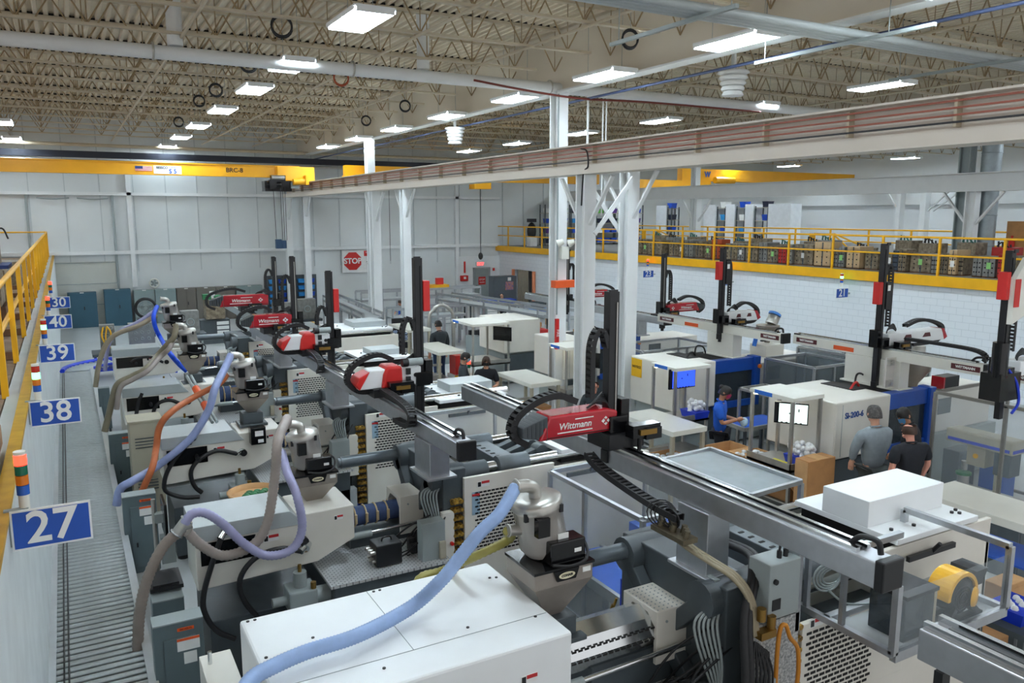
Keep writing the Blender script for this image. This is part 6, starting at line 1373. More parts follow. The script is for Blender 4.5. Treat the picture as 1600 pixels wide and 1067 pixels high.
# second row of molds further in
ordn = ['first', 'second', 'third', 'fourth', 'fifth', 'sixth', 'seventh', 'eighth', 'ninth', 'tenth', 'eleventh', 'twelfth', 'thirteenth', 'fourteenth']
for k in range(14):
    y = 13.5 + 1.25 * k + random.uniform(-.2, .2); xx = 24.2 + random.uniform(-.2, .5); hgt = random.uniform(.6, .95); c = random.choice([0, 0, 1, 'r', 0, 'o'])
    t = thing('injection_mold', '%s mold in the second mezzanine row, %s from the right' % (cnm[c], ordn[k]), 'mold', (xx, y, 3.25), 'molds in the second mezzanine row')
    MB().box(xx, xx + .6, y - .3, y + .3, 3.25, 3.25 + hgt).build('mold_block', mmat[c], t, bevel=.012)
    mb = MB()
    for q in range(4): mb.cyl((xx + .1, y - .2 + .12 * q, 3.25 + hgt), (xx + .12, y - .18 + .12 * q, 3.33 + hgt + .03 * q), .03, n=6)
    mb.tube(catmull([(xx, y - .2, 3.25 + hgt), (xx, y, 3.4 + hgt), (xx + .1, y + .2, 3.28 + hgt)], 5), .02, 6); mb.build('water_fittings', mat('fitting_teal', (50, 110, 100), .5) if k % 2 else rubber, t)
tag(MB().cyl((27.2, 15.0, 3.25), (27.2, 15.0, 4.15), .09, n=14).lathe([(.09, 0), (.03, .1), (.04, .18)], (27.2, 15.0, 4.15), n=10).build('fire_extinguisher', redplain), 'red fire extinguisher standing by the far white column at the right', 'fire extinguisher')
t = thing('plywood_board', 'two plywood boards leaning on the round duct', 'board', (27.4, 15.5, 3.25)); MB().box(27.3, 27.34, 15.9, 16.7, 3.25, 4.8).each('board', cardboard, t); MB().box(27.3, 27.34, 14.45, 15.25, 3.25, 4.8).each('board', cardboard, t)
# bin racks
def rack(label, x, y0, y1, z0=3.25, h=2.2, face='x', shelves=4):
    t = thing('bin_rack', label, 'shelving rack', (x, (y0 + y1) / 2, z0))
    for y in (y0, y1 - .06):
        for q in (0, .55): MB().box(x + q, x + q + .05, y, y + .06, z0, z0 + h).build('upright', castiron, t)
    for k in range(shelves): MB().box(x, x + .6, y0, y1, z0 + .12 + k * (h - .15) / (shelves - 1) * .97, z0 + .15 + k * (h - .15) / (shelves - 1) * .97).build('shelf', tan, t)
    return t
binc = {'blue': bluebin, 'green': mat('bin_green', (90, 190, 70), .45), 'dark': mat('bin_navy', (26, 34, 60), .5), 'purple': mat('bin_purple', (96, 60, 140), .5), 'cyan': mat('bin_cyan', (50, 150, 220), .45), 'white': paperw, 'grey': castiron}
B0 = {}
def bin_(x, y, z, c, label, s=(.4, .42, .26), group='storage bins on the mezzanine racks'):
    key = (c, s)
    if key in B0: return dup(B0[key], (x, y, z), label, group)
    t = thing('storage_bin', label, 'bin', (x, y, z), group); a, b, h = s
    mb = MB(); mb.frustum((x - a * .42, x + a * .42, y - b * .42, y + b * .42, z), (x - a / 2, x + a / 2, y - b / 2, y + b / 2, z + h)); mb.build('bin_body', binc[c], t); MB().box(x - a * .52, x + a * .52, y - b * .52, y + b * .52, z + h * .9, z + h).build('rim', binc[c], t)
    B0[key] = t; return t
def xrack(label, x0, x1, y, h=2.35):
    t = thing('bin_rack', label, 'shelving rack', ((x0 + x1) / 2, y, 3.25))
    for x in (x0, x1 - .06):
        for q in (0, .55): MB().box(x, x + .06, y + q, y + q + .05, 3.25, 3.25 + h).build('upright', castiron, t)
    for k in range(4): MB().box(x0, x1, y, y + .6, 3.35 + .58 * k, 3.38 + .58 * k).build('shelf', tan, t)
shn = ['bottom', 'second', 'third', 'top']
nrk = ['leftmost', 'second', 'third', 'fourth', 'fifth']
for j, x0 in enumerate((24.3, 26.1, 27.9, 29.7)):
    xrack('%s open steel rack of bins at the back of the right mezzanine' % nrk[j], x0, x0 + 1.75, 39.6)
    for k in range(4):
        for q in range(3):
            c = random.choice([['dark', 'dark', 'cyan', 'dark'], ['green', 'blue', 'purple', 'green'], ['blue', 'blue', 'dark', 'blue'], ['white', 'cyan', 'green', 'blue']][(k + j) % 4])
            bin_(x0 + .35 + .52 * q, 39.85, 3.38 + .58 * k, c, '%s bin on the %s shelf of the %s mezzanine rack, %s from its left' % (c, shn[k], nrk[j], ['first', 'second', 'third'][q]))
for j, (a, b) in enumerate(((1118, 1132), (1148, 1162), (1177, 1198), (1041, 1048))):
    xx = 31.0; ya = PX(a, 380, xx).y; yb = PX(b, 380, xx).y
    rack('%s bin rack between white panels beyond the mezzanine railing' % ['leftmost wide', 'middle', 'rightmost', 'narrow'][j], xx, yb, ya)
    for k in range(4):
        n2 = max(1, int((ya - yb - .2) / .42))
        for q in range(n2):
            c = ['blue', 'blue', 'cyan', 'white', 'blue', 'dark'][(k + q + j) % 6]
            bin_(xx + .28, yb + .3 + .42 * q, 3.41 + .66 * k, c, '%s bin on the %s shelf of the %s panel rack, %s from the right' % (c, shn[k], ['wide', 'middle', 'rightmost', 'narrow'][j], ['first', 'second', 'third', 'fourth', 'fifth', 'sixth'][q]), (.4, .4, .3))
for j, (a, b) in enumerate(((1025, 1041), (1099, 1117), (1133, 1147), (1163, 1176), (1199, 1234))):
    xx = 31.0; ya = PX(a, 380, xx).y; yb = PX(b, 380, xx).y
    tag(MB().box(xx - .05, xx + .7, yb, ya, 3.25, 5.55).build('white_cabinet', mat('white_cabinet', (224, 228, 232), .5)), 'tall white panel cabinet on the mezzanine, %s from the left' % ['first', 'second', 'third', 'fourth', 'fifth and widest'][j], 'cabinet')
t = thing('coat_stand', 'dark figure-like stack of bags beside the leftmost mezzanine rack', 'bags', (23.3, 39.4, 3.25)); MB().ball((23.3, 39.4, 4.1), .28, .22, .5).box(23.1, 23.5, 39.2, 39.6, 4.6, 4.8).build('dark_bag', black, t); MB().box(23.1, 23.55, 39.2, 39.6, 3.25, 3.8).build('white_sack', paperw, t)
# numbered signs on the block wall
for num, u, v, lab, lit in (('23', 1013, 428, ', on the white block wall to the left', 'r'), ('21', 1316, 458, ', on the white block wall under the tan molds', 'g'), ('22', 1135, 440, ', half hidden behind a robot mast on the block wall', 'r')):
    p = PX(u, v, 21.6); numsign(num, p.x - .28, p.x + .28, p.y, p.z, .3, lit, lab); stacklight(p.x, p.y + .05, p.z + .2, lit, 'small stack light above the %s blue number plate of the block wall' % WORDS[num], .05, .07)
    MB().box(p.x + .2, 22, p.y + .02, p.y + .05, p.z - .05, p.z).build('wall_bracket', boxgrey, [o for o in bpy.data.objects if o.get('label', '').startswith('blue number plate reading %s' % num)][0])
for num, u, v in (('27', 1107, 416), ('30', 1237, 424), ('31', 1318, 430), ('32', 1407, 437), ('20', 1508, 443)):
    pass
# doorway curtain and workshop items seen through it
t = thing('strip_curtain', 'orange-edged strip curtain in the doorway of the block wall', 'curtain', (21.95, 38, 0)); MB().box(21.86, 21.98, 39.0, 39.15, 0, 2.0).box(21.86, 21.98, 36.75, 36.9, 0, 2.0).each('orange_jamb', mat('jamb_orange', (238, 150, 110), .5), t)
mb = MB()
for k in range(6): mb.box(22.1, 22.11, 37.7 + .2 * k, 37.88 + .2 * k, .1, 2.0)
mb.each('clear_strips', mat('curtain_pvc', (224, 214, 190), .3, alpha=.4), t)
# ================================================================ BACK WALL
t = thing('stop_sign', 'large white notice with a red octagonal STOP sign on the back wall', 'sign', (13.4, 40.9, 2.0)); MB().box(12.65, 14.75, 40.88, 40.97, 2.0, 3.18).each('board', paperw, t)
oc = [(13.22 + .5 * math.cos(math.pi / 8 + k * math.pi / 4), 2.6 + .5 * math.sin(math.pi / 8 + k * math.pi / 4)) for k in range(8)]
MB().prism(oc, 'y', 40.86, 40.88).build('octagon', redplain, t); text('stop_letters', 'STOP', .4, paperw, t, (13.22, 40.85, 2.6), (1, 0, 0), (0, 0, 1), bold=.012)
MB().box(13.85, 14.7, 40.87, 40.88, 2.85, 3.13).build('red_header', redplain, t); text('header_letters', 'RESTRICTED\nAREA', .12, paperw, t, (14.27, 40.86, 2.98), (1, 0, 0), (0, 0, 1))
text('notice_letters', 'AUTHORIZED\nPERSONNEL\nONLY', .1, black, t, (14.27, 40.86, 2.45), (1, 0, 0), (0, 0, 1))
t = thing('exit_sign', 'lit red EXIT sign above the grey corner door', 'sign', (20.7, 40.8, 2.1)); MB().box(20.45, 20.95, 40.72, 40.86, 2.12, 2.36).build('case', paperw, t); text('exit_letters', 'EXIT', .2, mat('exit_red', (255, 60, 60), .4, emit=1.5), t, (20.7, 40.71, 2.24), (1, 0, 0), (0, 0, 1), bold=.008)
t = thing('extinguisher_marker', 'tall narrow red sign left of the grey corner door', 'sign', (19.75, 40.85, 1.8)); MB().box(19.7, 19.8, 40.82, 40.86, 1.75, 2.4).each('board', redplain, t)
t = thing('first_aid_box', 'red box on the white panelling left of the corner door', 'box', (19.6, 40.75, 1.2)); MB().box(19.45, 19.9, 40.66, 40.86, 1.3, 1.62).build('case', redplain, t, bevel=.03); MB().box(19.6, 19.75, 40.655, 40.66, 1.42, 1.55).build('label', paperw, t)
t = thing('fire_alarm', 'small red alarm right of the grey corner door', 'alarm', (21.6, 40.85, 1.8)); MB().box(21.55, 21.66, 40.8, 40.86, 1.82, 1.98).build('case', redplain, t)
t = thing('wall_fan', 'white round fan on the back wall above the lockers', 'fan', (3.6, 40.9, 1.9)); MB().torus((3.55, 40.7, 1.85), .2, .03, axis=(0, 1, 0)).build('ring', offwhite, t)
mb = MB()
for k in range(5): a = k * 1.257; mb.bar((3.55, 40.72, 1.85), (3.55 + .17 * math.cos(a), 40.72, 1.85 + .17 * math.sin(a)), .09, .01, (0, .6, .4))
mb.cyl((3.55, 40.68, 1.85), (3.55, 40.97, 1.85), .05); mb.build('blades', boxgrey, t)
def locker(label, x0, x1, m, h=1.58):
    t = thing('storage_cabinet', label, 'cabinet', ((x0 + x1) / 2, 40.5, 0)); MB().box(x0, x1, 40.3, 40.8, 0, h).build('body', m, t, bevel=.008); xm = (x0 + x1) / 2
    for a, b in ((x0 + .02, xm - .008), (xm + .008, x1 - .02)): d = MB().box(a, b, 40.28, 40.3, .08, h - .05).build('door', m, t); 
    MB().box(xm + .04, xm + .08, 40.25, 40.28, .8, .95).build('handle', black, t); MB().box(xm - .08, xm + .08, 40.285, 40.3, h - .03, h + .01).build('top_latch', paperw, t); return t
for a, b, m, lab in ((-.05, 1.1, tealc, 'teal double-door cabinet, leftmost along the back wall'), (1.4, 2.5, tealc, 'taller teal double-door cabinet beside the white wall post'), (2.62, 3.5, lockg, 'pale green-grey cabinet under the wall fan, left of two'), (3.52, 4.42, lockg, 'pale green-grey cabinet under the wall fan, right of two'), (4.45, 5.3, lockt, 'taupe cabinet, leftmost of the three taupe ones'), (5.32, 6.2, lockt, 'taupe cabinet with white notice, middle of the three taupe ones'), (6.22, 7.1, lockt, 'taupe cabinet, rightmost of the three taupe ones'), (7.15, 8.4, lockg, 'pale green-grey cabinet right of the taupe ones')):
    t = locker(lab, a, b, m, 1.66 if 'taller' in lab else 1.58)
    if 'notice' in lab: MB().box(5.9, 6.15, 40.27, 40.28, 1.05, 1.4).build('notice', paperw, t)
t = thing('pin_board', 'tall board of blue bins on the back wall behind the masts', 'bin board', (9.3, 40.4, 0)); MB().box(8.7, 11.2, 40.68, 40.78, 0, 2.0).each('board', castiron, t)
k = 0
for i in range(5):
    for j in range(5):
        c = 'blue' if (i * j) % 3 else 'cyan'
        bin_(8.95 + .48 * i, 40.568, .25 + .34 * j, c, '%s hanging bin on the back wall board' % c, (.36, .22, .2), 'bins on the back wall board'); k += 1
# benches with mold plates by the bend of the conveyor
t = thing('work_bench', 'dark bench of bright mold plates near the left wall', 'bench', (1.5, 27.5, 0)); MB().box(.5, 2.9, 27, 28, .72, .8).build('top', castiron, t)
for x in (.55, 2.8):
    for y in (27.05, 27.9): MB().box(x, x + .06, y, y + .06, 0, .72).each('leg', royal, t)
MB().box(.55, 2.85, 27.1, 27.9, .25, .3).build('lower_shelf', royal, t)
mb = MB(); random.seed(5)
for q in range(24): mb.ball((.8 + 1.8 * random.random(), 27.2 + .6 * random.random(), .38 + .1 * random.random()), .12, .1, .08, 6, 4)
mb.build('clear_bags', MATS['bag_film'], t)
for x, w_, lab, m in ((.75, .42, 'drilled bright mold plate with yellow hoses on the dark bench', moldst2), (1.55, .75, 'wide bright mold plate standing on the dark bench', mat('mold_bright', (170, 174, 174), .3, .7, .15, 7))):
    t = thing('mold_plate', lab, 'mold', (x + w_ / 2, 27.5, .8)); MB().box(x, x + w_, 27.35, 27.65, .8, 1.65).build('plate', m, t, bevel=.01)
    mb = MB()
    for i in range(3):
        for j in range(4): mb.torus((x + w_ * (.25 + .25 * i), 27.345, .95 + .2 * j), .045, .012, axis=(0, 1, 0), n=12, m=5)
    mb.build('cavities', boxgrey, t)
    if 'yellow' in lab: MB().tube(catmull([(x + .1, 27.3, 1.6), (x + .05, 27.25, 1.3), (x + .2, 27.22, 1.0), (x + .3, 27.25, 1.4), (x + .2, 27.28, 1.62)], 6), .025).tube(catmull([(x + .2, 27.3, 1.6), (x + .15, 27.22, 1.2), (x + .3, 27.2, .9)], 6), .022).each('yellow_hose', yellow, t)
t = thing('drum_fan', 'black drum fan standing in front of the teal cabinet', 'fan', (3.0, 36, 0)); MB().torus((2.75, 36, 1.2), .38, .06, axis=(0, 1, 0)).torus((2.75, 36.15, 1.2), .38, .05, axis=(0, 1, 0)).build('drum', black, t)
mb = MB()
for k in range(5): a = k * 1.257 + .3; mb.bar((2.75, 36.05, 1.2), (2.75 + .34 * math.cos(a), 36.05, 1.2 + .34 * math.sin(a)), .16, .012, (0, .6, .4))
mb.cyl((2.75, 35.98, 1.2), (2.75, 36.12, 1.2), .07)
for k in range(3): mb.torus((2.75, 35.95, 1.2), .12 + .1 * k, .008, axis=(0, 1, 0), n=16, m=4)
mb.build('blades', boxgrey, t); MB().box(2.4, 3.1, 35.8, 36.2, .74, .8).box(2.45, 2.5, 35.9, 36.1, 0, .74).box(3.0, 3.05, 35.9, 36.1, 0, .74).build('stand', castiron, t)
t = thing('tool_cart', 'dark tool cart with white drawers before the taupe cabinets', 'tool cart', (5.0, 33, 0)); MB().box(4.4, 5.5, 32.7, 33.3, .0, .95).build('body', castiron, t, bevel=.01); MB().box(4.6, 5.3, 32.5, 33.2, 1.0, 1.75).build('machine_block', moldst, t)
mb = MB()
for k in range(4): mb.box(5.0, 5.45, 32.68, 32.7, .2 + .18 * k, .33 + .18 * k)
mb.each('drawer_fronts', paperw, t); mb = MB(); mb.box(4.55, 4.85, 32.7, 33, 1.75, 1.95); mb.ball((5.1, 32.8, 1.83), .15, .12, .09); mb.build('clutter', green, t)
for x, y, w_, lab in ((3.7, 30, .6, 'steel mold half standing left of the farthest hopper'), (7.3, 31, .9, 'steel mold with round ports behind the farthest red robot'), (8.4, 32, .7, 'steel mold block right of the farthest red robot')):
    t = thing('mold_plate', lab, 'mold', (x, y, 0)); MB().box(x - w_ / 2, x + w_ / 2, y, y + .4, .85, 1.65).build('plate', moldst2, t, bevel=.015); MB().box(x - w_ / 2 - .2, x + w_ / 2 + .2, y - .2, y + .6, .75, .85).build('bench_top', castiron, t)
    mb = MB(); mb.torus((x, y - .005, 1.25), .12, .02, axis=(0, 1, 0)); mb.box(x - w_ / 2 - .1, x - w_ / 2 - .04, y, y + .06, 0, .75); mb.box(x + w_ / 2 + .04, x + w_ / 2 + .1, y, y + .06, 0, .75); mb.build('ports', boxgrey, t)
# long aluminium conveyor frames in the middle distance
def longframe(label, a, b, z0, z1, n, extra=None):
    t = thing('conveyor_frame', label, 'conveyor', ((a[0] + b[0]) / 2, (a[1] + b[1]) / 2, 0)); A = Vector((a[0], a[1], 0)); B = Vector((b[0], b[1], 0)); d = (B - A).normalized(); nrm = Vector((-d.y, d.x, 0))
    for q in (0, .7):
        for z in (z0, z1): MB().bar(A + nrm * q + Vector((0, 0, z)), B + nrm * q + Vector((0, 0, z)), .06, .09).each('rail', alu, t)
    for k in range(n + 1):
        for q in (0, .7): p = A.lerp(B, k / n) + nrm * q; MB().box(p.x - .03, p.x + .03, p.y - .03, p.y + .03, 0, z1).each('leg', alu, t)
    MB().bar(A + nrm * .35 + Vector((0, 0, z0 + .03)), B + nrm * .35 + Vector((0, 0, z0 + .03)), .62, .02).build('belt', greylid, t); return t
longframe('long aluminium conveyor frame crossing behind the masts', (10.4, 27.6), (13.4, 27.6), 1.2, 1.55, 5)
longframe('upper aluminium conveyor frame near the STOP sign', (10.5, 31.5), (16, 31.5), 1.5, 1.85, 6)
longframe('slanting aluminium conveyor frame before the corner door', (13.5, 30.5), (14.6, 22.2), 1.5, 1.75, 5)
longframe('aluminium conveyor frame running back beside the farthest left robot', (9.6, 26.5), (10.2, 33.5), 1.4, 1.6, 4)
ystack = thing('parts_tray', 'yellow tray on the upper aluminium conveyor frame', 'tray', (13.8, 31.7, 1.9)); MB().box(13.1, 14.5, 31.55, 32.1, 1.9, 2.02).build('tray', yellow, ystack); MB().box(14.0, 14.3, 31.7, 31.9, 2.02, 2.3).build('red_can', redplain, ystack)
for x, y, lab in ((15.5, 33.5, 'bench with drawers and opened brown carton before the white panelling'), (17.5, 32.5, 'bench piled with blue bins left of the seated man'), (17.0, 28.5, 'bench with orange and blue trays before the seated man')):
    t = thing('work_bench', lab, 'bench', (x, y, 0)); MB().box(x - .9, x + .9, y - .4, y + .4, .85, .92).build('top', tan, t); MB().box(x - .85, x - .2, y - .35, y + .35, .05, .85).build('drawer_unit', boxgrey, t); mb = MB()
    for k in range(4): mb.box(x - .82, x - .23, y - .37, y - .35, .1 + .18 * k, .25 + .18 * k)
    mb.each('drawer', paperw, t); MB().box(x + .8, x + .86, y - .35, y - .29, 0, .85).box(x + .8, x + .86, y + .29, y + .35, 0, .85).each('leg', castiron, t)
for i in range(9): bin_(16.8 + .42 * (i % 4), 32.35 + .3 * (i // 4), .93 + .0, 'blue', 'small blue bin piled on the bench left of the seated man', (.36, .26, .2), 'blue bins on the back bench')
for i in range(5): bin_(16.4 + .4 * i, 28.4, .93, 'cyan' if i % 2 else 'blue', 'small blue bin on the bench with orange trays', (.36, .26, .2), 'blue bins on the orange tray bench')
tag(MB().box(17.2, 17.8, 28.6, 28.85, .93, 1.05).build('parts_tray', orange), 'orange tray on the bench before the seated man', 'tray')
carton_open('opened brown carton on the bench before the white panelling', 15.9, 33.4, .93, .35, .25, .3, m=cardboard, bag=False)
t = thing('dark_cabinet', 'tall dark grey cabinet with posters left of the strip curtain', 'cabinet', (20.6, 37.8, 0)); MB().box(19.9, 21.3, 37.6, 38.2, 0, 1.75).build('body', mat('cab_dark', (88, 96, 104), .45), t, bevel=.01); MB().box(20.6, 21.1, 37.59, 37.6, 1.0, 1.45).build('poster', mat('poster_blue', (70, 90, 180), .6, 0, .5, 20, rgb2=(220, 150, 70)), t); MB().box(20.75, 20.95, 37.59, 37.6, 1.5, 1.68).build('note', paperw, t)
t = thing('arch_machine', 'steel arched test frame behind the man in black', 'frame', (10.9, 24.5, 0)); MB().tube(catmull([(10.5, 24.5, 0), (10.5, 24.5, 1.5), (10.65, 24.5, 1.85), (10.95, 24.5, 2.0), (11.25, 24.5, 1.85), (11.4, 24.5, 1.5), (11.4, 24.5, 0)], 6), .06).build('arch', steel, t); MB().box(10.6, 11.3, 24.45, 24.55, .3, 1.75).build('clear_panel', glass, t); MB().box(10.5, 11.4, 24.3, 24.7, .0, .3).build('base', boxgrey, t)
t = thing('logo_display', 'black panel with a column of blue logos behind the near white robot mast', 'display', (10.0, 25.6, 0)); MB().box(9.6, 10.2, 25.55, 25.65, .0, 1.5).each('board', black, t); text('logo_column', '3838\n3838\n3838', .2, mat('logo_pale', (170, 190, 220), .5), t, (9.9, 25.54, .9), (0, 0, 1), (-1, 0, 0), bold=.006)
t = thing('red_crate', 'red crate under the cream table by the man in black', 'crate', (9.75, 20.5, 0)); MB().box(9.45, 9.8, 20.2, 20.6, .5, 1.05).build('crate', redplain, t); MB().box(9.4, 9.85, 20.15, 20.65, 0, .5).build('cart', offwhite, t); MB().box(9.4, 9.85, 20.14, 20.15, .42, .5).build('yellow_edge', yellow, t)
stacklight(8.6, 17.6, 1.1, 'r', 'red and green stack light beside the masked woman in black', .045, .1, 'rg')
tag(MB().cyl((8.6, 17.6, 0), (8.6, 17.6, 1.1), .03).box(8.45, 8.75, 17.45, 17.75, 0, .03).build('light_stand', steel), 'thin steel stand carrying the red and green stack light', 'stand')
# clutter in the far middle aisle
random.seed(21)
for x, y, lab, m in ((13.5, 25.5, 'black reel machine with cables behind the dark monitor', black), (12.4, 24.6, 'grey pump cart in the far aisle', boxgrey), (15, 25, 'red and grey tool trolley in the far aisle', redplain), (16.5, 24, 'brown cardboard stack in the far aisle', cardboard), (19, 30, 'brown crates near the doorway', cardboard), (20, 33, 'grey tool chest near the strip curtain', castiron), (11.2, 28.6, 'navy bags on a bench behind the runway column', navy), (12, 29.6, 'orange tote below the STOP sign', orange)):
    t = thing('equipment_cart', lab, 'cart', (x, y, 0)); MB().box(x - .35, x + .35, y - .3, y + .3, .12, .85).build('body', m, t, bevel=.02)
    mb = MB()
    for k in range(4): mb.cyl((x + (-.3 if k % 2 else .3), y + (-.25 if k < 2 else .25), .06), (x + (-.27 if k % 2 else .33), y + (-.25 if k < 2 else .25), .06), .06, n=10)
    mb.each('wheel', rubber, t); mb = MB()
    for k in range(6): mb.cbox((x + random.uniform(-.25, .25), y + random.uniform(-.2, .2), .9 + .1 * random.random()), .16, .14, .16)
    mb.each('load', random.choice([boxgrey, black, carton, bluebin]), t)
# ================================================================ PEOPLE
skin1 = mat('skin_light', (222, 168, 140), .55, 0, .08, 12); skin2 = mat('skin_tan', (190, 136, 104), .55, 0, .08, 12); skin3 = mat('skin_rosy', (226, 160, 138), .55, 0, .08, 12)
hairblk = mat('hair_black', (24, 20, 20), .5, 0, .3, 30); hairbrn = mat('hair_brown', (66, 44, 32), .55, 0, .3, 30); hairgry = mat('hair_grey', (92, 88, 86), .6, 0, .4, 40, rgb2=(50, 48, 48))
def skinned(V, E, Rr, levels=1):
    me = bpy.data.meshes.new('s'); me.from_pydata([tuple(v) for v in V], E, []); o = bpy.data.objects.new('s', me); COL.objects.link(o)
    sk = o.modifiers.new('k', 'SKIN'); sk.use_smooth_shade = True; sk.branch_smoothing = .6
    for i, d in enumerate(me.skin_vertices[0].data): d.radius = Rr[i] if isinstance(Rr[i], tuple) else (Rr[i], Rr[i]); d.use_root = (i == 0)
    sb = o.modifiers.new('b', 'SUBSURF'); sb.levels = levels; sb.render_levels = levels
    dg = bpy.context.evaluated_depsgraph_get(); ev = bpy.data.meshes.new_from_object(o.evaluated_get(dg)); r = ([v.co.copy() for v in ev.vertices], [tuple(p.vertices) for p in ev.polygons])
    bpy.data.objects.remove(o); bpy.data.meshes.remove(ev); bpy.data.meshes.remove(me); return r
def person(label, loc, rz, H=1.72, skin=skin1, shirt=None, pants=None, hair=hairblk, arms=None, bend=0., head=(0, 0), mask=None, sleeve='short', legs='stand', hairstyle='short', group=None, hat=None, extra=None, build=1.):
    """local frame: facing -Y, arms = ((elbow, wrist) left, right) in units of H/1.75"""
    t = thing('person', label, 'person', loc, group); k = H / 1.75
    M = Matrix.Translation(Vector(loc)) @ Matrix.Rotation(rz, 4, 'Z') @ Matrix.Scale(k, 4)
    B = Matrix.Rotation(bend, 4, 'X')             # bend forward about the hips
    hip = Vector((0, 0, .93 if legs == 'stand' else .5))
    up = lambda p: hip + (B @ (Vector(p) - Vector((0, 0, .93))))
    J = {'pel': hip + Vector((0, 0, .02)), 'wst': up((0, .01, 1.1)), 'chs': up((0, .0, 1.32)), 'nkb': up((0, .01, 1.46)), 'nkt': up((0, -.01, 1.53))}
    Hd = Matrix.Rotation(head[1], 4, 'Z') @ Matrix.Rotation(bend * .6 + head[0], 4, 'X'); hc = J['nkt'] + (Hd @ Vector((0, -.02, .105)))
    hp = lambda p: hc + (Hd @ Vector(p))
    J['hd'] = hc; J['ht'] = hp((0, .01, .085))
    for s, n in ((1, 'L'), (-1, 'R')):
        J['sh' + n] = up((s * .185 * build, .01, 1.41)); d = (arms or {}).get(n, ((s * .25, .02, 1.14), (s * .26, -.05, .9)))
        J['el' + n] = up(d[0]); J['wr' + n] = up(d[1])
        if legs == 'stand': J['hp' + n] = Vector((s * .095, 0, .9)); J['kn' + n] = Vector((s * .1, -.02, .5)); J['an' + n] = Vector((s * .11, .02, .09)); J['to' + n] = Vector((s * .13, -.14, .04))
        else: J['hp' + n] = hip + Vector((s * .1, 0, -.02)); J['kn' + n] = hip + Vector((s * .13, -.42, .02)); J['an' + n] = Vector((s * .13, -.38, .09)); J['to' + n] = Vector((s * .13, -.54, .04))
    names = list(J); ix = {n: i for i, n in enumerate(names)}
    ed = [('pel', 'wst'), ('wst', 'chs'), ('chs', 'nkb'), ('nkb', 'nkt'), ('nkt', 'hd'), ('hd', 'ht')]
    for n in 'LR': ed += [('chs', 'sh' + n), ('sh' + n, 'el' + n), ('el' + n, 'wr' + n), ('pel', 'hp' + n), ('hp' + n, 'kn' + n), ('kn' + n, 'an' + n), ('an' + n, 'to' + n)]
    rad = {'pel': (.1 * build, .085), 'wst': (.1 * build, .075 * build), 'chs': (.115 * build, .08 * build), 'nkb': .06, 'nkt': .052, 'hd': (.078, .092), 'ht': (.06, .07), 'sh': .05, 'el': .042, 'wr': .03, 'hp': .075, 'kn': .055, 'an': .04, 'to': .035}
    rr = [rad.get(n, rad.get(n[:2])) for n in names]
    v, f = skinned([J[n] for n in names], [(ix[a], ix[b]) for a, b in ed], rr)
    mb = MB(); mb.M = M; mb.add(v, f, True)
    # face: nose, chin, ears
    mb.add(*(lambda q: ([hp(p) for p in q], [(0, 1, 2), (0, 2, 3), (0, 3, 1), (1, 3, 2)]))([(0, -.088, .035), (-.016, -.088, -.01), (.0, -.116, -.008), (.016, -.088, -.01)]), True)
    for s in (-1, 1): mb.ball(hp((s * .082, .012, .0)), .014, .024, .032, 8, 6)
    mb.ball(hp((0, -.06, -.075)), .04, .035, .03, 8, 6); mb.ball(hp((0, -.087, -.042)), .024, .012, .009, 8, 5)
    # hands: palm, four unequal fingers, thumb
    for s, n in ((1, 'L'), (-1, 'R')):
        w_, e = J['wr' + n], J['el' + n]; d = (w_ - e).normalized(); a = d.cross(Vector((0, 0, 1)) if abs(d.z) < .85 else Vector((0, 1, 0))).normalized(); b = a.cross(d)
        if b.z > 0 and abs(d.z) < .85: b = -b
        pc = w_ + d * .05; mb.tube([w_ - d * .01, w_ + d * .02, w_ + d * .06, w_ + d * .09], .03, 8, rf=lambda i: [.026, .034, .04, .036][i])
        for q, L in ((-1.5, .062), (-.5, .075), (.5, .08), (1.5, .07)):
            o = w_ + d * .085 + a * (q * .019); mb.tube([o, o + d * L * .45 + b * .008, o + d * L * .8 + b * .026, o + d * L * .95 + b * .045], .009, 6, rf=lambda i: [.0095, .009, .008, .0065][i])
        o = w_ + d * .03 + a * (.03 * s); mb.tube([o, o + d * .03 + a * (.02 * s) + b * .012, o + d * .06 + a * (.018 * s) + b * .028], .01, 6, rf=lambda i: [.012, .011, .008][i])
    mb.build('body', skin, t)
    ey = MB(); ey.M = M
    for s in (-1, 1): ey.ball(hp((s * .032, -.083, .022)), .011, .008, .007, 8, 5)
    ey.build('eyes', black, t); br = MB(); br.M = M
    for s in (-1, 1): br.bar(hp((s * .016, -.089, .046)), hp((s * .05, -.08, .048)), .008, .008)
    br.build('eyebrows', hair or hairbrn, t)
    # shirt
    g = 1.16; cn = ['pel', 'wst', 'chs', 'nkb']; V = [J['pel'] - Vector((0, 0, .1)), J['wst'], J['chs'], J['nkb'] + (J['nkb'] - J['chs']) * .12]; E = [(0, 1), (1, 2), (2, 3)]; Rr = [(.165 * build, .13), (.16 * build, .128 * build), (.185 * build, .135 * build), .1]
    for n in 'LR':
        i = len(V); s_, e_, w_ = J['sh' + n], J['el' + n], J['wr' + n]
        if sleeve == 'short': V += [s_ + Vector((0, 0, .012)), s_.lerp(e_, .85)]; E += [(2, i), (i, i + 1)]; Rr += [.092, .072]
        else: V += [s_, e_, e_.lerp(w_, .9)]; E += [(2, i), (i, i + 1), (i + 1, i + 2)]; Rr += [.09, .066, .05]
    v, f = skinned(V, E, Rr); mb = MB(); mb.M = M; mb.add(v, f, True); mb.torus(J['nkb'] + Vector((0, 0, .02)), .066, .014, axis=J['nkt'] - J['nkb'], n=16, m=6); mb.build('shirt', shirt, t)
    V = [J['pel'] + Vector((0, 0, -.01))]; E = []; Rr = [(.142 * build, .112)]
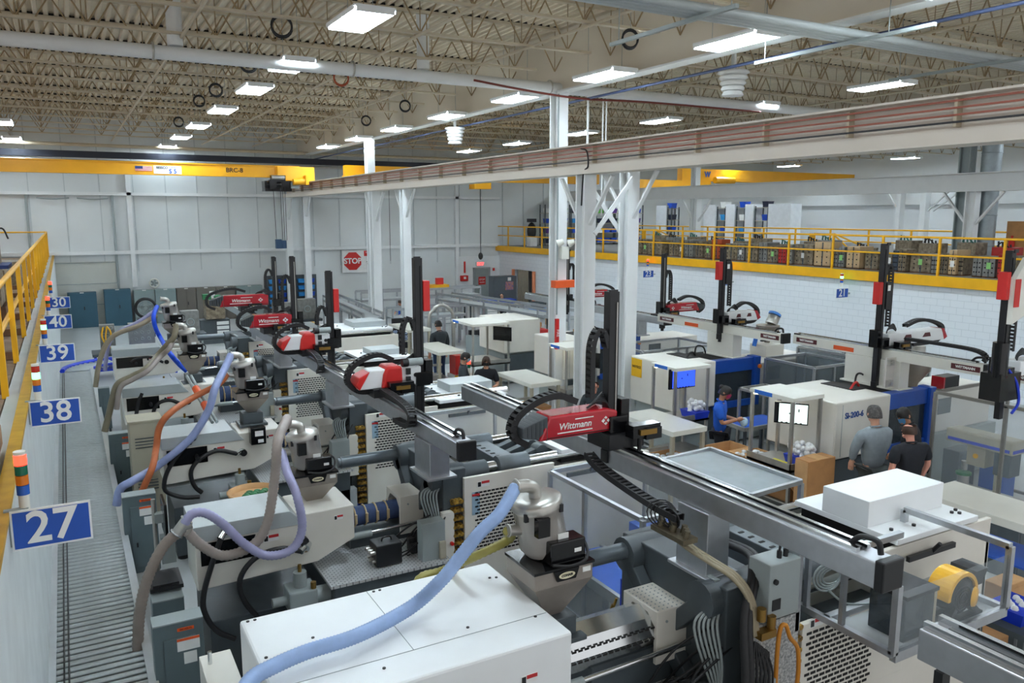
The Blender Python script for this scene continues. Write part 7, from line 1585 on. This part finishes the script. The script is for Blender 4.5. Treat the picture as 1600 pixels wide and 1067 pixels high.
    for n in 'LR': i = len(V); V += [J['hp' + n] - Vector((0, 0, .03)), J['kn' + n], J['an' + n] + Vector((0, 0, .02))]; E += [(0, i), (i, i + 1), (i + 1, i + 2)]; Rr += [.1, .074, .06]
    v, f = skinned(V, E, Rr); mb = MB(); mb.M = M; mb.add(v, f, True); mb.build('trousers', pants, t)
    for n in 'LR':
        mb = MB(); mb.M = M; a_, o_ = J['an' + n], J['to' + n]; v, f = skinned([a_ + Vector((0, .03, -.04)), a_.lerp(o_, .5) + Vector((0, 0, -.01)), o_ + Vector((0, -.05, .0))], [(0, 1), (1, 2)], [.048, .05, .04]); mb.add(v, f, True); mb.build('shoe', black, t)
    if hair and hairstyle != 'bald':
        mb = MB(); mb.M = M; n = 14
        ring = []
        for i in range(6):
            fz = i / 5
            for q in range(n):
                a = 2 * math.pi * q / n; front = max(0, -math.sin(a)); low = -.045 + .085 * front
                if hairstyle == 'long' : low -= .09 * max(0, math.sin(a))
                z = low + (.128 - low) * math.sin(fz * math.pi / 2); rad_ = math.cos(fz * math.pi / 2) ** .62
                ring.append(hp((.097 * rad_ * math.cos(a), .012 + .112 * rad_ * math.sin(a) , z)))
        mb.add(ring, [(i * n + q, i * n + (q + 1) % n, (i + 1) * n + (q + 1) % n, (i + 1) * n + q) for i in range(5) for q in range(n)], True)
        if hairstyle == 'bun': mb.ball(hp((0, .1, .07)), .05, .045, .045, 10, 8)
        mb.build('hair', hair, t)
    elif hairstyle == 'bald':
        mb = MB(); mb.M = M; n = 13; ring = []
        for z, q in ((-.065, .93), (-.03, 1.0), (.01, 1.0), (.045, .93)):
            for i in range(n): a = math.radians(-8 + 196 * i / (n - 1)); ring.append(hp((.1 * q * math.cos(a), .012 + .116 * q * math.sin(a), z + .02 * abs(math.cos(a)))))
        mb.add(ring, [(r * n + i, r * n + i + 1, (r + 1) * n + i + 1, (r + 1) * n + i) for r in range(3) for i in range(n - 1)], True)
        mb.build('hair', hair, t)
    if hat: mb = MB(); mb.M = M; mb.ball(hp((0, .012, .05)), .1, .115, .09, 14, 8); mb.build('beanie', hat, t)
    if mask:
        mb = MB(); mb.M = M; mb.add([hp(p) for p in ((-.07, -.055, .01), (0, -.115, .012), (.07, -.055, .01), (-.066, -.05, -.06), (0, -.112, -.05), (.066, -.05, -.06), (0, -.075, -.105), (-.04, -.06, -.095), (.04, -.06, -.095))], [(0, 1, 4, 3), (1, 2, 5, 4), (3, 4, 6, 7), (4, 5, 8, 6)], True)
        for s in (-1, 1): mb.tube([hp((s * .07, -.055, .005)), hp((s * .088, -.01, .01)), hp((s * .09, .02, .0))], .004, 5)
        mb.build('face_mask', mask, t)
    return t, M, J
poloblue = mat('polo_blue', (26, 96, 206), .75, 0, .12, 16); poloblk = mat('polo_black', (20, 24, 34), .75, 0, .2, 16); pologry = mat('shirt_grey', (136, 146, 152), .75, 0, .1, 16)
jacket = mat('jacket_charcoal', (50, 60, 66), .75, 0, .15, 16); jeans = mat('blue_jeans', (50, 76, 116), .8, 0, .15, 20); dpants = mat('dark_pants', (28, 34, 46), .8, 0, .15, 16); gpants = mat('grey_pants', (66, 72, 72), .8, 0, .12, 16)
p, M, J = person('woman in a blue polo with a pink mask at the blue belt table', (10.55, 10.82, 0), math.radians(38), 1.85, skin2, poloblue, dpants, hairblk, {'L': ((.25, -.04, 1.13), (.1, -.3, 1.12)), 'R': ((-.25, -.06, 1.12), (-.05, -.3, 1.17))}, head=(.35, 0), mask=mat('mask_pink', (196, 44, 96), .6), hairstyle='bun', build=1.22)
c = M @ (J['wrL'].lerp(J['wrR'], .5) + Vector((.02, -.1, -.03))); tag(MB().ball(c, .085, .075, .09, 12, 8).build('clear_part_bag', mat('bag_pale_blue', (186, 214, 232), .25, 0, .2, 20)), 'pale blue bag of parts held in both hands of the woman in blue', 'bag')
person('tall man in a grey shirt with his back turned, facing the machine lettered Si-200-6', (10.88, 7.8, 0), math.radians(170), 2.05, skin1, pologry, gpants, hairgry, {'L': ((.27, -.06, 1.16), (.2, -.16, .98)), 'R': ((-.27, -.06, 1.16), (-.2, -.16, .98))}, sleeve='long', head=(.12, -.2), build=1.2)
person('balding man in a black polo with his back turned, right of the grey-shirted man', (10.82, 7.15, 0), math.radians(168), 1.95, skin3, poloblk, jeans, hairbrn, {'L': ((.3, .03, 1.16), (.28, -.06, .93)), 'R': ((-.3, .03, 1.16), (-.28, -.06, .93))}, head=(.25, .05), hairstyle='bald', build=1.26)
person('man in a black shirt and blue mask bending toward the open blue door', (11.93, 7.72, 0), math.radians(205), 1.95, skin2, poloblk, dpants, hairblk, {'L': ((.24, -.1, 1.16), (.12, -.28, 1.1)), 'R': ((-.24, -.1, 1.16), (-.12, -.28, 1.1))}, bend=.32, head=(.3, 1.0), mask=mat('mask_blue', (90, 160, 210), .6), build=1.05)
person('man in charcoal jacket and blue jeans, back turned, in the far aisle', (9.4, 21.2, 0), math.radians(190), 1.95, skin1, jacket, jeans, hairblk, None, sleeve='long', head=(.1, 0), build=1.12)
person('man in dark clothes with a pale blue mask, left of the masked woman', (7.9, 16.45, 0), math.radians(60), 1.85, skin1, jacket, dpants, hairblk, {'L': ((.24, -.06, 1.14), (.16, -.26, 1.05)), 'R': ((-.24, -.06, 1.14), (-.16, -.26, 1.05))}, sleeve='long', head=(.2, 0), mask=mat('mask_pale', (176, 206, 222), .6))
person('woman in black with a black mask, hands together by the stack light', (8.18, 15.85, 0), math.radians(-22), 1.83, skin1, poloblk, dpants, hairbrn, {'L': ((.25, -.03, 1.12), (.06, -.24, 1.06)), 'R': ((-.25, -.03, 1.12), (-.06, -.24, 1.04))}, sleeve='short', head=(.1, 0), mask=mat('mask_black', (24, 24, 26), .6), hairstyle='long')
person('person in a dark beanie seen over the third left machine', (6.4, 14.55, 0), math.radians(50), 1.66, skin3, jacket, dpants, hairblk, None, sleeve='long', head=(.3, .3), hat=mat('beanie_dark', (28, 32, 40), .9, 0, .2, 30))
person('rosy-faced person glimpsed behind the nearest robot mast', (9.1, 12.9, 0), math.radians(-30), 1.72, skin3, jacket, dpants, hairbrn, None, sleeve='long', head=(.3, 0), hairstyle='bald')
st = thing('stool', 'plain stool under the man seated by the dark cabinet', 'stool', (18.3, 33.6, 0)); MB().cyl((18.3, 33.6, .4), (18.3, 33.6, .44), .2).build('seat', black, st); mb = MB()
for a in range(4): mb.cyl((18.3 + .14 * math.cos(a * 1.57), 33.6 + .14 * math.sin(a * 1.57), 0), (18.3 + .1 * math.cos(a * 1.57), 33.6 + .1 * math.sin(a * 1.57), .4), .015)
mb.each('leg', steel, st)
person('man in dark green seated at the bench before the dark cabinet', (18.3, 33.6, 0), math.radians(-60), 1.74, skin1, mat('shirt_dark_green', (34, 58, 62), .8), dpants, hairgry, {'L': ((.24, -.12, 1.16), (.14, -.36, 1.1)), 'R': ((-.24, -.12, 1.16), (-.14, -.36, 1.1))}, sleeve='long', legs='sit', bend=.15, head=(.3, 0), hairstyle='bald')
st = thing('stool', 'plain stool under the person in bright blue between the runway columns', 'stool', (12.9, 33.2, 0)); MB().cyl((12.9, 33.2, .4), (12.9, 33.2, .44), .2).build('seat', black, st); mb = MB()
for a in range(4): mb.cyl((12.9 + .14 * math.cos(a * 1.57), 33.2 + .14 * math.sin(a * 1.57), 0), (12.9 + .1 * math.cos(a * 1.57), 33.2 + .1 * math.sin(a * 1.57), .4), .015)
mb.each('leg', steel, st)
person('person in bright blue seated between runway columns near the STOP sign', (12.9, 33.2, 0), math.radians(-60), 1.7, skin1, poloblue, dpants, hairbrn, {'L': ((.24, -.12, 1.16), (.14, -.36, 1.1)), 'R': ((-.24, -.12, 1.16), (-.14, -.36, 1.1))}, legs='sit', bend=.1, head=(.2, 0))
